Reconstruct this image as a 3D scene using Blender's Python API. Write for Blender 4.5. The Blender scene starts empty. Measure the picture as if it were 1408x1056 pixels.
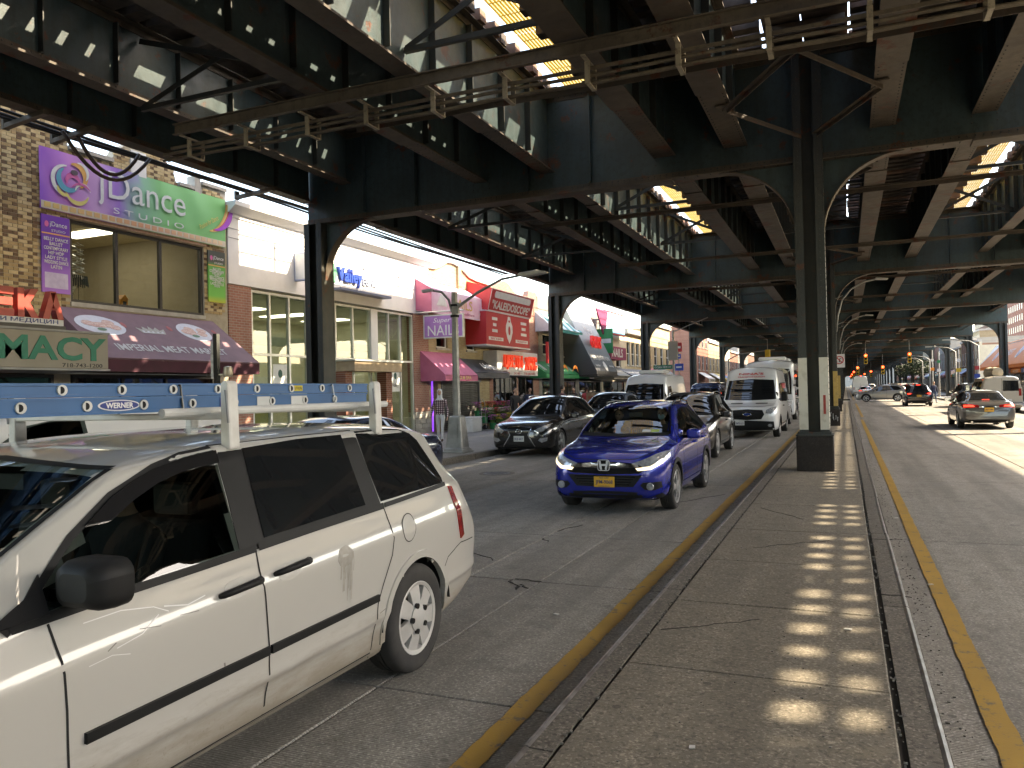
import bpy, bmesh, math, random
from mathutils import Vector, Matrix, geometry
from mathutils.bvhtree import BVHTree
S = bpy.context.scene
COL = S.collection
rnd = random.Random(7)
# ------------------------------------------------------------------ camera
cam_d = bpy.data.cameras.new('camera'); cam = bpy.data.objects.new('camera', cam_d); COL.objects.link(cam)
def nv(v): return Vector(v).normalized()
F_PX = 1072.0
_Y = nv((1163-704, 0, F_PX)); _X = -nv((-1800-704, 595-528, F_PX)); _X = (_X - _Y*_X.dot(_Y)).normalized(); _Z = _X.cross(_Y)
R0 = Vector((_X[0], _Y[0], _Z[0])); R1 = Vector((_X[1], _Y[1], _Z[1])); R2 = Vector((_X[2], _Y[2], _Z[2]))
CAM_H = 1.8
mw = Matrix.Identity(4)
for i in range(3):
    mw[i][0] = R0[i]; mw[i][1] = -R1[i]; mw[i][2] = -R2[i]
mw[2][3] = CAM_H
cam.matrix_world = mw
cam_d.sensor_width = 36.0; cam_d.lens = 36.0*F_PX/1408.0
cam_d.clip_start = 0.05; cam_d.clip_end = 4000
S.camera = cam
# ------------------------------------------------------------------ sky, sun, exposure
SUN = nv((1.06, 0.52, 1.0))
elev = math.asin(SUN.z); azim = math.atan2(SUN.x, SUN.y)
W = bpy.data.worlds.new('World'); S.world = W; W.use_nodes = True
nt = W.node_tree; nt.nodes.clear()
sky = nt.nodes.new('ShaderNodeTexSky'); sky.sky_type = 'NISHITA'; sky.sun_disc = False
sky.sun_elevation = elev; sky.sun_rotation = azim; sky.air_density = 1.0; sky.dust_density = 1.6; sky.ozone_density = 1.0
bg = nt.nodes.new('ShaderNodeBackground'); bg.inputs['Strength'].default_value = 0.15
wo = nt.nodes.new('ShaderNodeOutputWorld')
nt.links.new(sky.outputs[0], bg.inputs[0]); nt.links.new(bg.outputs[0], wo.inputs[0])
sl = bpy.data.lights.new('sun', 'SUN'); sl.energy = 2.5; sl.angle = math.radians(0.53); sl.color = (1.0, 0.93, 0.82)
so = bpy.data.objects.new('sun', sl); COL.objects.link(so)
so.rotation_euler = SUN.to_track_quat('Z', 'Y').to_euler()
S.view_settings.view_transform = 'Standard'; S.view_settings.look = 'None'
S.view_settings.gamma = 1.0; S.view_settings.use_curve_mapping = False
S.view_settings.exposure = 2.95
S.view_settings.use_white_balance = True; S.view_settings.white_balance_temperature = 8300; S.view_settings.white_balance_tint = 10
S.render.engine = 'CYCLES'
S.cycles.use_denoising = True
S.cycles.max_bounces = 9; S.cycles.diffuse_bounces = 5; S.cycles.glossy_bounces = 4
S.cycles.transparent_max_bounces = 10; S.cycles.transmission_bounces = 4
S.cycles.sample_clamp_indirect = 6.0
S.cycles.caustics_reflective = False; S.cycles.caustics_refractive = False
# ------------------------------------------------------------------ materials
MATS = {}
def newmat(name):
    m = bpy.data.materials.new(name); m.use_nodes = True
    n = m.node_tree.nodes; n.clear()
    o = n.new('ShaderNodeOutputMaterial'); b = n.new('ShaderNodeBsdfPrincipled')
    m.node_tree.links.new(b.outputs[0], o.inputs[0])
    return m, m.node_tree, b
def c4(c): return (c[0], c[1], c[2], 1.0)
def coords(t, mode='Object'):
    tc = t.nodes.new('ShaderNodeTexCoord'); return tc.outputs[mode]
def world_pos(t):
    g = t.nodes.new('ShaderNodeNewGeometry'); return g.outputs['Position']
def mapping(t, src, scale=(1, 1, 1), rot=(0, 0, 0), loc=(0, 0, 0)):
    mp = t.nodes.new('ShaderNodeMapping'); mp.inputs['Scale'].default_value = scale
    mp.inputs['Rotation'].default_value = rot; mp.inputs['Location'].default_value = loc
    t.links.new(src, mp.inputs[0]); return mp.outputs[0]
def noise(t, src, scale, detail=4, rough=0.55, dist=0.0):
    n = t.nodes.new('ShaderNodeTexNoise'); n.inputs['Scale'].default_value = scale
    n.inputs['Detail'].default_value = detail; n.inputs['Roughness'].default_value = rough
    n.inputs['Distortion'].default_value = dist
    t.links.new(src, n.inputs['Vector']); return n.outputs['Fac']
def ramp(t, src, p0, p1, c0=(0, 0, 0, 1), c1=(1, 1, 1, 1)):
    r = t.nodes.new('ShaderNodeValToRGB'); e = r.color_ramp.elements
    e[0].position = p0; e[1].position = p1; e[0].color = c0; e[1].color = c1
    t.links.new(src, r.inputs[0]); return r.outputs[0]
def mix(t, fac, a, b, blend='MIX'):
    m = t.nodes.new('ShaderNodeMix'); m.data_type = 'RGBA'; m.blend_type = blend
    for s, v in ((m.inputs[0], fac), (m.inputs[6], a), (m.inputs[7], b)):
        if hasattr(v, 'links') or hasattr(v, 'is_linked'): t.links.new(v, s)
        elif isinstance(v, (int, float)): s.default_value = v
        else: s.default_value = c4(v)
    return m.outputs[2]
def math_n(t, op, a, b=0.0):
    m = t.nodes.new('ShaderNodeMath'); m.operation = op
    for s, v in ((m.inputs[0], a), (m.inputs[1], b)):
        if hasattr(v, 'is_linked'): t.links.new(v, s)
        else: s.default_value = v
    return m.outputs[0]
def bump(t, bsdf, h, strength=0.3, dist=0.01):
    b = t.nodes.new('ShaderNodeBump'); b.inputs['Strength'].default_value = strength; b.inputs['Distance'].default_value = dist
    t.links.new(h, b.inputs['Height']); t.links.new(b.outputs[0], bsdf.inputs['Normal'])
def setp(b, **k):
    for kk, v in k.items():
        kk = {'rough': 'Roughness', 'metal': 'Metallic', 'spec': 'Specular IOR Level', 'coat': 'Coat Weight', 'coatr': 'Coat Roughness', 'ior': 'IOR'}[kk]
        b.inputs[kk].default_value = v
def pm(name, c1, c2=None, scale=4.0, rough=0.6, metal=0.0, spec=0.5, bstr=0.0, bscale=60.0, bdist=0.004, coat=0.0, p0=0.35, p1=0.65, wpos=False, rvar=0.0):
    """plain material: two tones mottled by noise, optional bump and gloss variation"""
    if name in MATS: return MATS[name]
    m, t, b = newmat(name)
    setp(b, rough=rough, metal=metal, spec=spec, coat=coat, coatr=0.05)
    src = world_pos(t) if wpos else coords(t)
    if c2 is None: c2 = tuple(x*0.86 for x in c1)
    n = noise(t, src, scale, 5)
    t.links.new(mix(t, ramp(t, n, p0, p1), c1, c2), b.inputs['Base Color'])
    if rvar:
        n2 = noise(t, src, scale*2.3, 3)
        t.links.new(math_n(t, 'ADD', math_n(t, 'MULTIPLY', n2, rvar), rough-rvar*0.5), b.inputs['Roughness'])
    if bstr: bump(t, b, noise(t, src, bscale, 3), bstr, bdist)
    MATS[name] = m; return m
def emis(name, col, s):
    if name in MATS: return MATS[name]
    m, t, b = newmat(name); b.inputs['Base Color'].default_value = c4(col); b.inputs['Emission Color'].default_value = c4(col); b.inputs['Emission Strength'].default_value = s
    MATS[name] = m; return m
def glassmat(name, tint=(0.6, 0.65, 0.66), dark=0.0, rough=0.0, ior=1.5):
    """thin clear or tinted pane: fresnel mix of see-through tint and mirror reflection"""
    if name in MATS: return MATS[name]
    m = bpy.data.materials.new(name); m.use_nodes = True; t = m.node_tree; t.nodes.clear()
    o = t.nodes.new('ShaderNodeOutputMaterial'); tr = t.nodes.new('ShaderNodeBsdfTransparent'); tr.inputs[0].default_value = c4(tint)
    gl = t.nodes.new('ShaderNodeBsdfGlossy'); gl.inputs['Roughness'].default_value = rough; gl.inputs[0].default_value = (1, 1, 1, 1)
    fr = t.nodes.new('ShaderNodeFresnel'); fr.inputs[0].default_value = ior
    mx = t.nodes.new('ShaderNodeMixShader')
    gm = t.nodes.new('ShaderNodeNewGeometry')   # the rear face of a pane lets everything through
    t.links.new(math_n(t, 'MULTIPLY', math_n(t, 'ADD', fr.outputs[0], 0.03), math_n(t, 'SUBTRACT', 1.0, gm.outputs['Backfacing'])), mx.inputs[0])
    t.links.new(tr.outputs[0], mx.inputs[1]); t.links.new(gl.outputs[0], mx.inputs[2]); t.links.new(mx.outputs[0], o.inputs[0])
    MATS[name] = m; return m

# painted, dirty, rust-blotched steel of the viaduct
def steel(name, paint, paint2, rust=0.5, dirt=(0.05, 0.042, 0.033), dirtamt=0.5, rough=0.55, spec=0.4):
    m, t, b = newmat(name); setp(b, rough=rough, spec=spec)
    p = world_pos(t)
    base = mix(t, ramp(t, noise(t, p, 0.9, 5), 0.35, 0.7), paint, paint2)
    # vertical dribble streaks
    st = noise(t, mapping(t, p, (7, 7, 0.5)), 1.0, 5, 0.65)
    base = mix(t, math_n(t, 'MULTIPLY', ramp(t, st, 0.45, 0.75), dirtamt), base, dirt)
    rn = noise(t, p, 1.7, 8, 0.7)
    thr = 0.645 - 0.085*rust
    rcol = mix(t, noise(t, p, 14, 4), (0.13, 0.04, 0.016), (0.05, 0.022, 0.013))
    base = mix(t, ramp(t, rn, thr, thr+0.05), base, rcol)
    t.links.new(base, b.inputs['Base Color'])
    t.links.new(math_n(t, 'ADD', math_n(t, 'MULTIPLY', noise(t, p, 5, 4), 0.35), rough-0.17), b.inputs['Roughness'])
    gr = noise(t, p, 9, 6, 0.7)
    base = mix(t, math_n(t, 'MULTIPLY', ramp(t, gr, 0.5, 0.62), 0.45), base, dirt); t.links.new(base, b.inputs['Base Color'])
    bump(t, b, math_n(t, 'ADD', noise(t, p, 40, 5, 0.6), math_n(t, 'MULTIPLY', ramp(t, rn, thr, thr+0.05), -0.6)), 0.35, 0.006)
    return m
M_web = steel('web_steel', (0.044, 0.072, 0.075), (0.026, 0.044, 0.048), 0.6, dirt=(0.022, 0.027, 0.025), dirtamt=0.6, rough=0.40)
M_flange = steel('flange_steel', (0.100, 0.079, 0.057), (0.050, 0.041, 0.032), 1.0, dirtamt=0.55, rough=0.6)
M_col = steel('column_steel', (0.034, 0.040, 0.037), (0.023, 0.027, 0.026), 0.45, dirtamt=0.4, rough=0.5)
M_rack = steel('rack_steel', (0.15, 0.125, 0.09), (0.09, 0.072, 0.055), 0.55, dirtamt=0.4)
M_rackl = steel('bracket_steel', (0.36, 0.32, 0.24), (0.24, 0.21, 0.16), 0.5, dirtamt=0.3)

# ------------------------------------------------------------------ mesh helpers
class MB:
    def __init__(s): s.v = []; s.f = []; s.m = []; s.mi = 0
    def add(s, vs, fs):
        o = len(s.v); s.v += [tuple(v) for v in vs]
        for f in fs: s.f.append(tuple(o+i for i in f)); s.m.append(s.mi)
        return s
    def box(s, x0, x1, y0, y1, z0, z1):
        vs = [(x0,y0,z0),(x1,y0,z0),(x1,y1,z0),(x0,y1,z0),(x0,y0,z1),(x1,y0,z1),(x1,y1,z1),(x0,y1,z1)]
        return s.add(vs, [(0,3,2,1),(4,5,6,7),(0,1,5,4),(1,2,6,5),(2,3,7,6),(3,0,4,7)])
    def cbox(s, c, d): return s.box(c[0]-d[0]/2, c[0]+d[0]/2, c[1]-d[1]/2, c[1]+d[1]/2, c[2]-d[2]/2, c[2]+d[2]/2)
    def bar(s, p0, p1, w, h, up=(0, 0, 1)):
        """rectangular bar from p0 to p1, w sideways, h along up"""
        p0 = Vector(p0); p1 = Vector(p1); d = (p1-p0).normalized(); up = Vector(up)
        sx = d.cross(up)
        if sx.length < 1e-5: sx = d.cross(Vector((1, 0, 0)))
        sx.normalize(); u = sx.cross(d)
        vs = []
        for p in (p0, p1):
            for a, b in ((-1,-1),(1,-1),(1,1),(-1,1)): vs.append(p+sx*(a*w/2)+u*(b*h/2))
        return s.add(vs, [(0,1,2,3),(7,6,5,4),(0,4,5,1),(1,5,6,2),(2,6,7,3),(3,7,4,0)])
    def tube(s, pts, r, n=8, cap=True):
        pts = [Vector(p) for p in pts]; rs = r if isinstance(r, (list, tuple)) else [r]*len(pts)
        o = len(s.v); prev = None
        for i, p in enumerate(pts):
            d = (pts[min(i+1, len(pts)-1)]-pts[max(i-1, 0)]).normalized()
            if prev is None:
                a = Vector((0, 0, 1)) if abs(d.z) < 0.9 else Vector((1, 0, 0)); x = d.cross(a).normalized()
            else: x = (prev - d*prev.dot(d)).normalized()
            prev = x; y = d.cross(x)
            for k in range(n):
                a = 2*math.pi*k/n; s.v.append(tuple(p+(x*math.cos(a)+y*math.sin(a))*rs[i]))
        for i in range(len(pts)-1):
            for k in range(n):
                k2 = (k+1) % n; s.f.append((o+i*n+k, o+i*n+k2, o+(i+1)*n+k2, o+(i+1)*n+k)); s.m.append(s.mi)
        if cap:
            s.f.append(tuple(o+k for k in reversed(range(n)))); s.m.append(s.mi)
            s.f.append(tuple(o+(len(pts)-1)*n+k for k in range(n))); s.m.append(s.mi)
        return s
    def cyl(s, p0, p1, r, n=12): return s.tube([p0, p1], r, n)
    def lathe(s, prof, c=(0, 0, 0), axis='z', n=24):
        """prof: list of (r, h) along axis"""
        o = len(s.v); c = Vector(c)
        for r, h in prof:
            for k in range(n):
                a = 2*math.pi*k/n; x, y = r*math.cos(a), r*math.sin(a)
                p = {'z': (x, y, h), 'x': (h, x, y), 'y': (y, h, x)}[axis]
                s.v.append(tuple(c+Vector(p)))
        for i in range(len(prof)-1):
            for k in range(n):
                k2 = (k+1) % n; s.f.append((o+i*n+k, o+i*n+k2, o+(i+1)*n+k2, o+(i+1)*n+k)); s.m.append(s.mi)
        return s
    def prism(s, poly, e0, e1, plane='yz'):
        """extrude 2-D polygon; plane 'yz' extrudes along x, 'xz' along y, 'xy' along z"""
        n = len(poly)
        def P(a, b, e): return {'yz': (e, a, b), 'xz': (a, e, b), 'xy': (a, b, e)}[plane]
        vs = [P(a, b, e0) for a, b in poly]+[P(a, b, e1) for a, b in poly]
        fs = [tuple(reversed(range(n))), tuple(range(n, 2*n))]+[(i, (i+1) % n, n+(i+1) % n, n+i) for i in range(n)]
        return s.add(vs, fs)
    def grid(s, rows):
        """rows: list of equal-length vertex rows"""
        o = len(s.v); k = len(rows[0])
        for r in rows: s.v += [tuple(p) for p in r]
        for i in range(len(rows)-1):
            for j in range(k-1):
                s.f.append((o+i*k+j, o+i*k+j+1, o+(i+1)*k+j+1, o+(i+1)*k+j)); s.m.append(s.mi)
        return s
    def mesh(s, name, mats, smooth=False, bevel=0.0, fix=True, seg=1, merge=False):
        me = bpy.data.meshes.new(name); me.from_pydata(s.v, [], s.f)
        if not isinstance(mats, (list, tuple)): mats = [mats]
        for m in mats: me.materials.append(m)
        if len(mats) > 1: me.polygons.foreach_set('material_index', s.m)
        if fix or bevel or merge:
            bm = bmesh.new(); bm.from_mesh(me)
            if merge: bmesh.ops.remove_doubles(bm, verts=bm.verts, dist=1e-4)
            bmesh.ops.recalc_face_normals(bm, faces=bm.faces)
            if bevel:
                ed = [e for e in bm.edges if len(e.link_faces) == 2 and e.calc_face_angle(0) > 0.5]
                bmesh.ops.bevel(bm, geom=ed, offset=bevel, segments=seg, affect='EDGES', profile=0.6)
            bm.to_mesh(me); bm.free()
        if smooth:
            me.polygons.foreach_set('use_smooth', [True]*len(me.polygons))
            if smooth != 'all': sharp(me, smooth if isinstance(smooth, float) else 0.6)
        me.update(); return me
    def obj(s, name, mats, parent=None, smooth=False, bevel=0.0, loc=None, rot=None, fix=True, seg=1, kind=None, merge=False):
        return link(name, s.mesh(name, mats, smooth, bevel, fix, seg, merge), parent, loc, rot, kind)
def sharp(me, ang):
    bm = bmesh.new(); bm.from_mesh(me)
    for e in bm.edges:
        e.smooth = not (len(e.link_faces) == 2 and e.calc_face_angle(0) > ang)
    bm.to_mesh(me); bm.free()
def link(name, me, parent=None, loc=None, rot=None, kind=None):
    o = bpy.data.objects.new(name, me); COL.objects.link(o)
    if parent is not None: o.parent = parent
    if loc is not None: o.location = loc
    if rot is not None: o.rotation_euler = rot
    if kind: o['kind'] = kind
    return o
def tag(o, label=None, cat=None, group=None, kind=None):
    if label: o['label'] = label
    if cat: o['category'] = cat
    if group: o['group'] = group
    if kind: o['kind'] = kind
    return o
def thing(name, label, cat, loc=(0, 0, 0), rz=0.0, group=None):
    o = bpy.data.objects.new(name, None); o.empty_display_size = 0.2; COL.objects.link(o)
    o.location = loc; o.rotation_euler = (0, 0, rz); return tag(o, label, cat, group)
def struct(name, mb, mat, parent=None, **k):
    o = mb.obj(name, mat, parent, **k)
    if parent is None: o['kind'] = 'structure'
    return o
def copy_tree(o, parent=None):
    c = o.copy(); COL.objects.link(c); c.parent = parent
    for ch in list(o.children): copy_tree(ch, c)
    return c
ORD = ['first','second','third','fourth','fifth','sixth','seventh','eighth','ninth','tenth','eleventh','twelfth','thirteenth','fourteenth','fifteenth','sixteenth','seventeenth','eighteenth','nineteenth','twentieth','twenty-first','twenty-second','twenty-third','twenty-fourth','twenty-fifth','twenty-sixth','twenty-seventh','twenty-eighth','twenty-ninth','thirtieth','thirty-first','thirty-second']
_fc = {}
def text_mesh(body, mat, width=None, height=None, depth=0.004, align='CENTER', bold=0.0, shear=0.0, spacing=1.0):
    """lettering as a mesh in its own xy plane, scaled to width (and height when given)"""
    cu = bpy.data.curves.new('lettering', 'FONT'); cu.body = body; cu.align_x = align; cu.align_y = 'CENTER'
    cu.extrude = 0.02; cu.offset = bold; cu.shear = shear; cu.space_character = spacing; cu.resolution_u = 3
    ob = bpy.data.objects.new('lettering', cu)
    me = bpy.data.meshes.new_from_object(ob)
    bpy.data.objects.remove(ob); bpy.data.curves.remove(cu)
    xs = [v.co.x for v in me.vertices]; ys = [v.co.y for v in me.vertices]
    if not xs: return me
    w = max(xs)-min(xs); h = max(ys)-min(ys); cx = (max(xs)+min(xs))/2 if align == 'CENTER' else (min(xs) if align == 'LEFT' else max(xs)); cy = (max(ys)+min(ys))/2
    sx = width/w if width else None; sy = height/h if height else None
    if sx is None: sx = sy
    if sy is None: sy = sx
    for v in me.vertices: v.co = ((v.co.x-cx)*sx, (v.co.y-cy)*sy, (v.co.z/0.04+0.5)*depth)
    me.materials.clear(); me.materials.append(mat); me.update(); return me
def basis(right, up, loc):
    r = Vector(right).normalized(); u = Vector(up); u = (u-r*u.dot(r)).normalized(); n = r.cross(u)
    m = Matrix.Identity(4)
    for i in range(3): m[i][0] = r[i]; m[i][1] = u[i]; m[i][2] = n[i]; m[i][3] = loc[i]
    return m
def letter(name, body, mat, loc, right, up, parent=None, **k):
    o = link(name, text_mesh(body, mat, **k), parent); o.matrix_local = basis(right, up, loc); return o
def rrect(x0, x1, y0, y1, r, n=4):
    pts = []
    for cx, cy, a0 in ((x1-r, y1-r, 0), (x0+r, y1-r, 90), (x0+r, y0+r, 180), (x1-r, y0+r, 270)):
        for k in range(n+1):
            a = math.radians(a0+90*k/n); pts.append((cx+r*math.cos(a), cy+r*math.sin(a)))
    return pts
def ell(cx, cy, rx, ry, n=20): return [(cx+rx*math.cos(2*math.pi*k/n), cy+ry*math.sin(2*math.pi*k/n)) for k in range(n)]
# ================================================================== GROUND, ROAD, MEDIAN
def concrete_mat(name, a, b, groove=None, wear=0.5, agg=1.0):
    m, t, bs = newmat(name); setp(bs, rough=0.8, spec=0.35)
    p = world_pos(t)
    base = mix(t, ramp(t, noise(t, p, 0.55, 6, 0.6), 0.32, 0.68), a, b)
    base = mix(t, math_n(t, 'MULTIPLY', ramp(t, noise(t, p, 55, 2, 0.6), 0.54, 0.64), 0.6*agg), base, tuple(min(1, x*2.0) for x in a))
    base = mix(t, math_n(t, 'MULTIPLY', ramp(t, noise(t, p, 38, 3, 0.65), 0.52, 0.62), 0.65*agg), base, tuple(x*0.35 for x in a))
    base = mix(t, math_n(t, 'MULTIPLY', ramp(t, noise(t, p, 7, 6, 0.7), 0.42, 0.66), 0.45), base, tuple(x*0.6 for x in b))
    gum = t.nodes.new('ShaderNodeTexVoronoi'); gum.inputs['Scale'].default_value = 2.3; t.links.new(p, gum.inputs['Vector'])
    base = mix(t, math_n(t, 'MULTIPLY', math_n(t, 'LESS_THAN', gum.outputs['Distance'], 0.055), 0.7), base, tuple(x*0.3 for x in a))
    # tyre-polished bands and oil drips run along the road
    st = noise(t, mapping(t, p, (1.6, 0.09, 1)), 1.0, 5, 0.6)
    base = mix(t, math_n(t, 'MULTIPLY', ramp(t, st, 0.42, 0.62), wear), base, tuple(x*0.45 for x in b))
    sp = noise(t, p, 3.1, 6, 0.75)
    base = mix(t, math_n(t, 'MULTIPLY', ramp(t, sp, 0.54, 0.66), 0.8*wear), base, tuple(x*0.4 for x in b))
    t.links.new(base, bs.inputs['Base Color'])
    t.links.new(math_n(t, 'ADD', math_n(t, 'MULTIPLY', st, -0.25), 0.9), bs.inputs['Roughness'])
    h = math_n(t, 'ADD', math_n(t, 'MULTIPLY', noise(t, p, 90, 4, 0.7), 1.0), math_n(t, 'MULTIPLY', noise(t, p, 12, 3), 0.4))
    if groove:
        wv = t.nodes.new('ShaderNodeTexWave'); wv.wave_type = 'BANDS'; wv.bands_direction = 'Y'
        wv.inputs['Scale'].default_value = groove; wv.inputs['Distortion'].default_value = 0.8; wv.inputs['Detail'].default_value = 2
        t.links.new(p, wv.inputs['Vector'])
        msk = ramp(t, noise(t, p, 0.6, 4), 0.3, 0.6)
        gr = math_n(t, 'MULTIPLY', wv.outputs['Fac'], msk)
        h = math_n(t, 'ADD', h, math_n(t, 'MULTIPLY', gr, 1.4))
        base2 = mix(t, math_n(t, 'MULTIPLY', math_n(t, 'SUBTRACT', 1.0, wv.outputs['Fac']), 0.35), base, tuple(x*0.35 for x in a))
        t.links.new(base2, bs.inputs['Base Color'])
    bump(t, bs, h, 0.5, 0.006)
    return m
M_road = concrete_mat('road_concrete', (0.335, 0.315, 0.28), (0.235, 0.22, 0.195), groove=16.0, wear=0.55)
M_median = concrete_mat('median_concrete', (0.235, 0.207, 0.162), (0.168, 0.148, 0.117), wear=0.35, agg=1.1)
M_walk = concrete_mat('sidewalk_concrete', (0.30, 0.285, 0.26), (0.23, 0.22, 0.20), wear=0.2, agg=0.6)
M_kerb = concrete_mat('kerb_concrete', (0.175, 0.155, 0.128), (0.12, 0.107, 0.09), wear=0.3, agg=1.3)
M_joint = pm('joint_dirt', (0.018, 0.016, 0.014), (0.03, 0.027, 0.022), rough=0.95, wpos=True)
M_edge = pm('kerb_steel', (0.30, 0.28, 0.27), (0.16, 0.14, 0.13), scale=9, rough=0.38, metal=0.6, wpos=True, rvar=0.3)
def yellow_mat():
    m, t, b = newmat('yellow_paint'); setp(b, rough=0.6)
    p = world_pos(t); n = noise(t, p, 7, 7, 0.75)
    base = mix(t, ramp(t, noise(t, p, 1.5, 4), 0.3, 0.7), (0.40, 0.235, 0.03), (0.31, 0.18, 0.025))
    t.links.new(mix(t, ramp(t, n, 0.55, 0.63), base, (0.14, 0.11, 0.07)), b.inputs['Base Color'])
    bump(t, b, noise(t, p, 80, 4), 0.4, 0.004); return m
M_yellow = yellow_mat()
g = MB(); g.box(-400, 400, -60, 900, -0.5, -0.06); struct('ground', g, M_joint)
CURB_L, CURB_R = -9.25, 8.7
# road slabs: left and right carriageways, each slab its own piece over a dark base
def slab_field(name, xs, ys, mat, ztop, thick, gap, parent, piece, jit=0.003, limit=300, miss=()):
    meshes = {}; n = 0
    for j in range(len(ys)-1):
        for i in range(len(xs)-1):
            w = round(xs[i+1]-xs[i]-gap, 3); d = round(ys[j+1]-ys[j]-gap, 3)
            if n >= limit: return
            k = (w, d)
            if k not in meshes:
                b = MB(); b.box(-w/2, w/2, -d/2, d/2, -thick, 0); meshes[k] = b.mesh(piece, mat, bevel=min(0.008, gap))
            link(piece, meshes[k], parent, ((xs[i]+xs[i+1])/2, (ys[j]+ys[j+1])/2, ztop+rnd.uniform(-jit, 0)))
            n += 1
rl = MB(); rl.box(CURB_L, -1.43, -40, 500, -0.055, -0.03); road_l = struct('road', rl, M_joint)
ysl = [-26, -20.5, -15, -9.5, -4, 0.6, 4.1, 6.86, 9.12, 14.6, 17.4, 22.9, 28.4, 33.9, 39.4, 44.9, 50.4, 55.9, 61.4, 66.9, 72.4, 77.9]
slab_field('road', [CURB_L, -6.35, -3.45, -2.70, -1.44], ysl, M_road, 0.0, 0.03, 0.012, road_l, 'road_slab')
far = MB(); far.box(CURB_L, -1.43, 77.91, 500, -0.029, -0.002); far.obj('road_far_surface', M_road, road_l)
rr = MB(); rr.box(0.40, CURB_R, -40, 500, -0.055, -0.03); road_r = struct('road', rr, M_joint)
ysr = [-26, -20, -14, -8, -2, 4, 10, 16, 22, 28, 34, 40, 46, 52, 58, 64, 70, 78]
slab_field('road', [0.41, 3.3, 6.1, CURB_R], ysr, M_road, 0.0, 0.03, 0.012, road_r, 'road_slab')
far = MB(); far.box(0.40, CURB_R, 78.01, 500, -0.029, -0.002); far.obj('road_far_surface', M_road, road_r)
cs = MB(); cs.box(-60, 8.69, 78.2, 92, -0.025, 0.003); cs.box(8.7, 60, 98.3, 109.8, -0.025, 0.003); cs.obj('road', M_road, kind='structure')
# worn crack in the near slab
def crack(pts, w):
    b = MB()
    for (x0, y0), (x1, y1) in zip(pts, pts[1:]): b.bar((x0, y0, 0.0015), (x1, y1, 0.0015), w*rnd.uniform(0.6, 1.5), 0.003)
    return b
cb = MB()
def crk(p0, p1, n, amp, w):
    pts = [(p0[0]+(p1[0]-p0[0])*i/n+rnd.uniform(-amp, amp), p0[1]+(p1[1]-p0[1])*i/n+rnd.uniform(-amp, amp)) for i in range(n+1)]
    for (x0, y0), (x1, y1) in zip(pts, pts[1:]): cb.bar((x0, y0, 0.001), (x1, y1, 0.001), w*rnd.uniform(0.5, 1.6), 0.004)
crk((-3.0, 6.86), (-2.78, 6.55), 6, 0.03, 0.018); crk((-2.95, 6.9), (-2.7, 6.88), 5, 0.02, 0.02); crk((-2.86, 6.7), (-2.68, 6.62), 4, 0.03, 0.014)
crk((-3.3, 9.9), (-3.45, 9.4), 5, 0.03, 0.015); crk((-3.46, 8.9), (-3.3, 8.7), 4, 0.03, 0.012)
crk((-4.4, 8.2), (-3.5, 7.6), 9, 0.03, 0.010); crk((-2.6, 12.0), (-1.9, 13.4), 8, 0.03, 0.010); crk((0.9, 5.2), (1.9, 6.6), 10, 0.03, 0.009)
cb.obj('pavement_crack', M_joint, road_l, fix=True)
# yellow lines: worn ragged edges
def ragged_strip(x0, x1, y0, y1, z, step=0.06, amp=0.005):
    b = MB(); rows = []; y = y0; n1 = n2 = 0
    while y < y1:
        n1 = n1*0.6+rnd.uniform(-amp, amp); n2 = n2*0.6+rnd.uniform(-amp, amp)
        rows.append([(x0+n1, y, z), (x1+n2, y, z)]); y += step if y < 25 else 0.8
    rows.append([(x0, y1, z), (x1, y1, z)]); return b.grid(rows)
for x0, x1, y0, y1 in ((-1.79, -1.655, -20, 77), (0.63, 0.76, -20, 42.6), (0.72, 0.85, 46, 77)):
    ragged_strip(x0, x1, y0, y1, 0.0045).obj('road_line', M_yellow, kind='structure')
for x0, x1 in ((-1.79, -1.66), (0.72, 0.85)):
    ragged_strip(x0, x1, 94, 330, 0.0045, 3).obj('road_line', M_yellow, kind='structure')
# median
def median(y0, y1, first):
    mb = MB(); mb.box(-1.41, 0.36, y0, y1, -0.05, 0.135); md = struct('median', mb, M_joint)
    if first:
        ys = [-12.2, -9.4, -7.6, -5.4, -3.4, -1.2, 0.6, 2.7, 4.61, 6.09, 7.63, 9.35, 11.4, 13.6, 15.91, 18.2, 20.3, 22.6, 24.8, 27, 29.3, 31.6, 33.9, 36.2, 38.6, 41, 43.4]
        while ys[-1] < y1-2.3: ys.append(ys[-1]+2.3)
        ys[-1] = y1
    else: ys = [y0+2.4*i for i in range(int((y1-y0)/2.4)+1)]
    slab_field('median', [-1.262, 0.185], ys, M_median, 0.152, 0.02, 0.010, md, 'median_slab', jit=0.004)
    # kerb stones with steel edging, each length its own piece
    ky = [y0+3.05*i for i in range(int((y1-y0)/3.05)+1)]
    for a, b_ in zip(ky, ky[1:]):
        for sx, xo, xi in ((-1, -1.432, -1.276), (1, 0.388, 0.212)):
            j = rnd.uniform(-0.006, 0.006); b = MB()
            b.prism([(xo+j, -0.04), (xi+j, -0.04), (xi+j, 0.15), (xo+j-sx*0.035, 0.15), (xo+j, 0.115)], a+0.006, b_-0.006, 'xz')
            b.obj('kerb_stone', M_kerb, md)
            e = MB(); e.tube([(xo+j-sx*0.026, a+0.008, 0.136), (xo+j-sx*0.026, b_-0.008, 0.136)], 0.022, 8); e.obj('kerb_edging', M_edge, md, smooth=True)
    return md
med = median(-18, 77.5, True); median(93, 330, False)
mc = MB()
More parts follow.
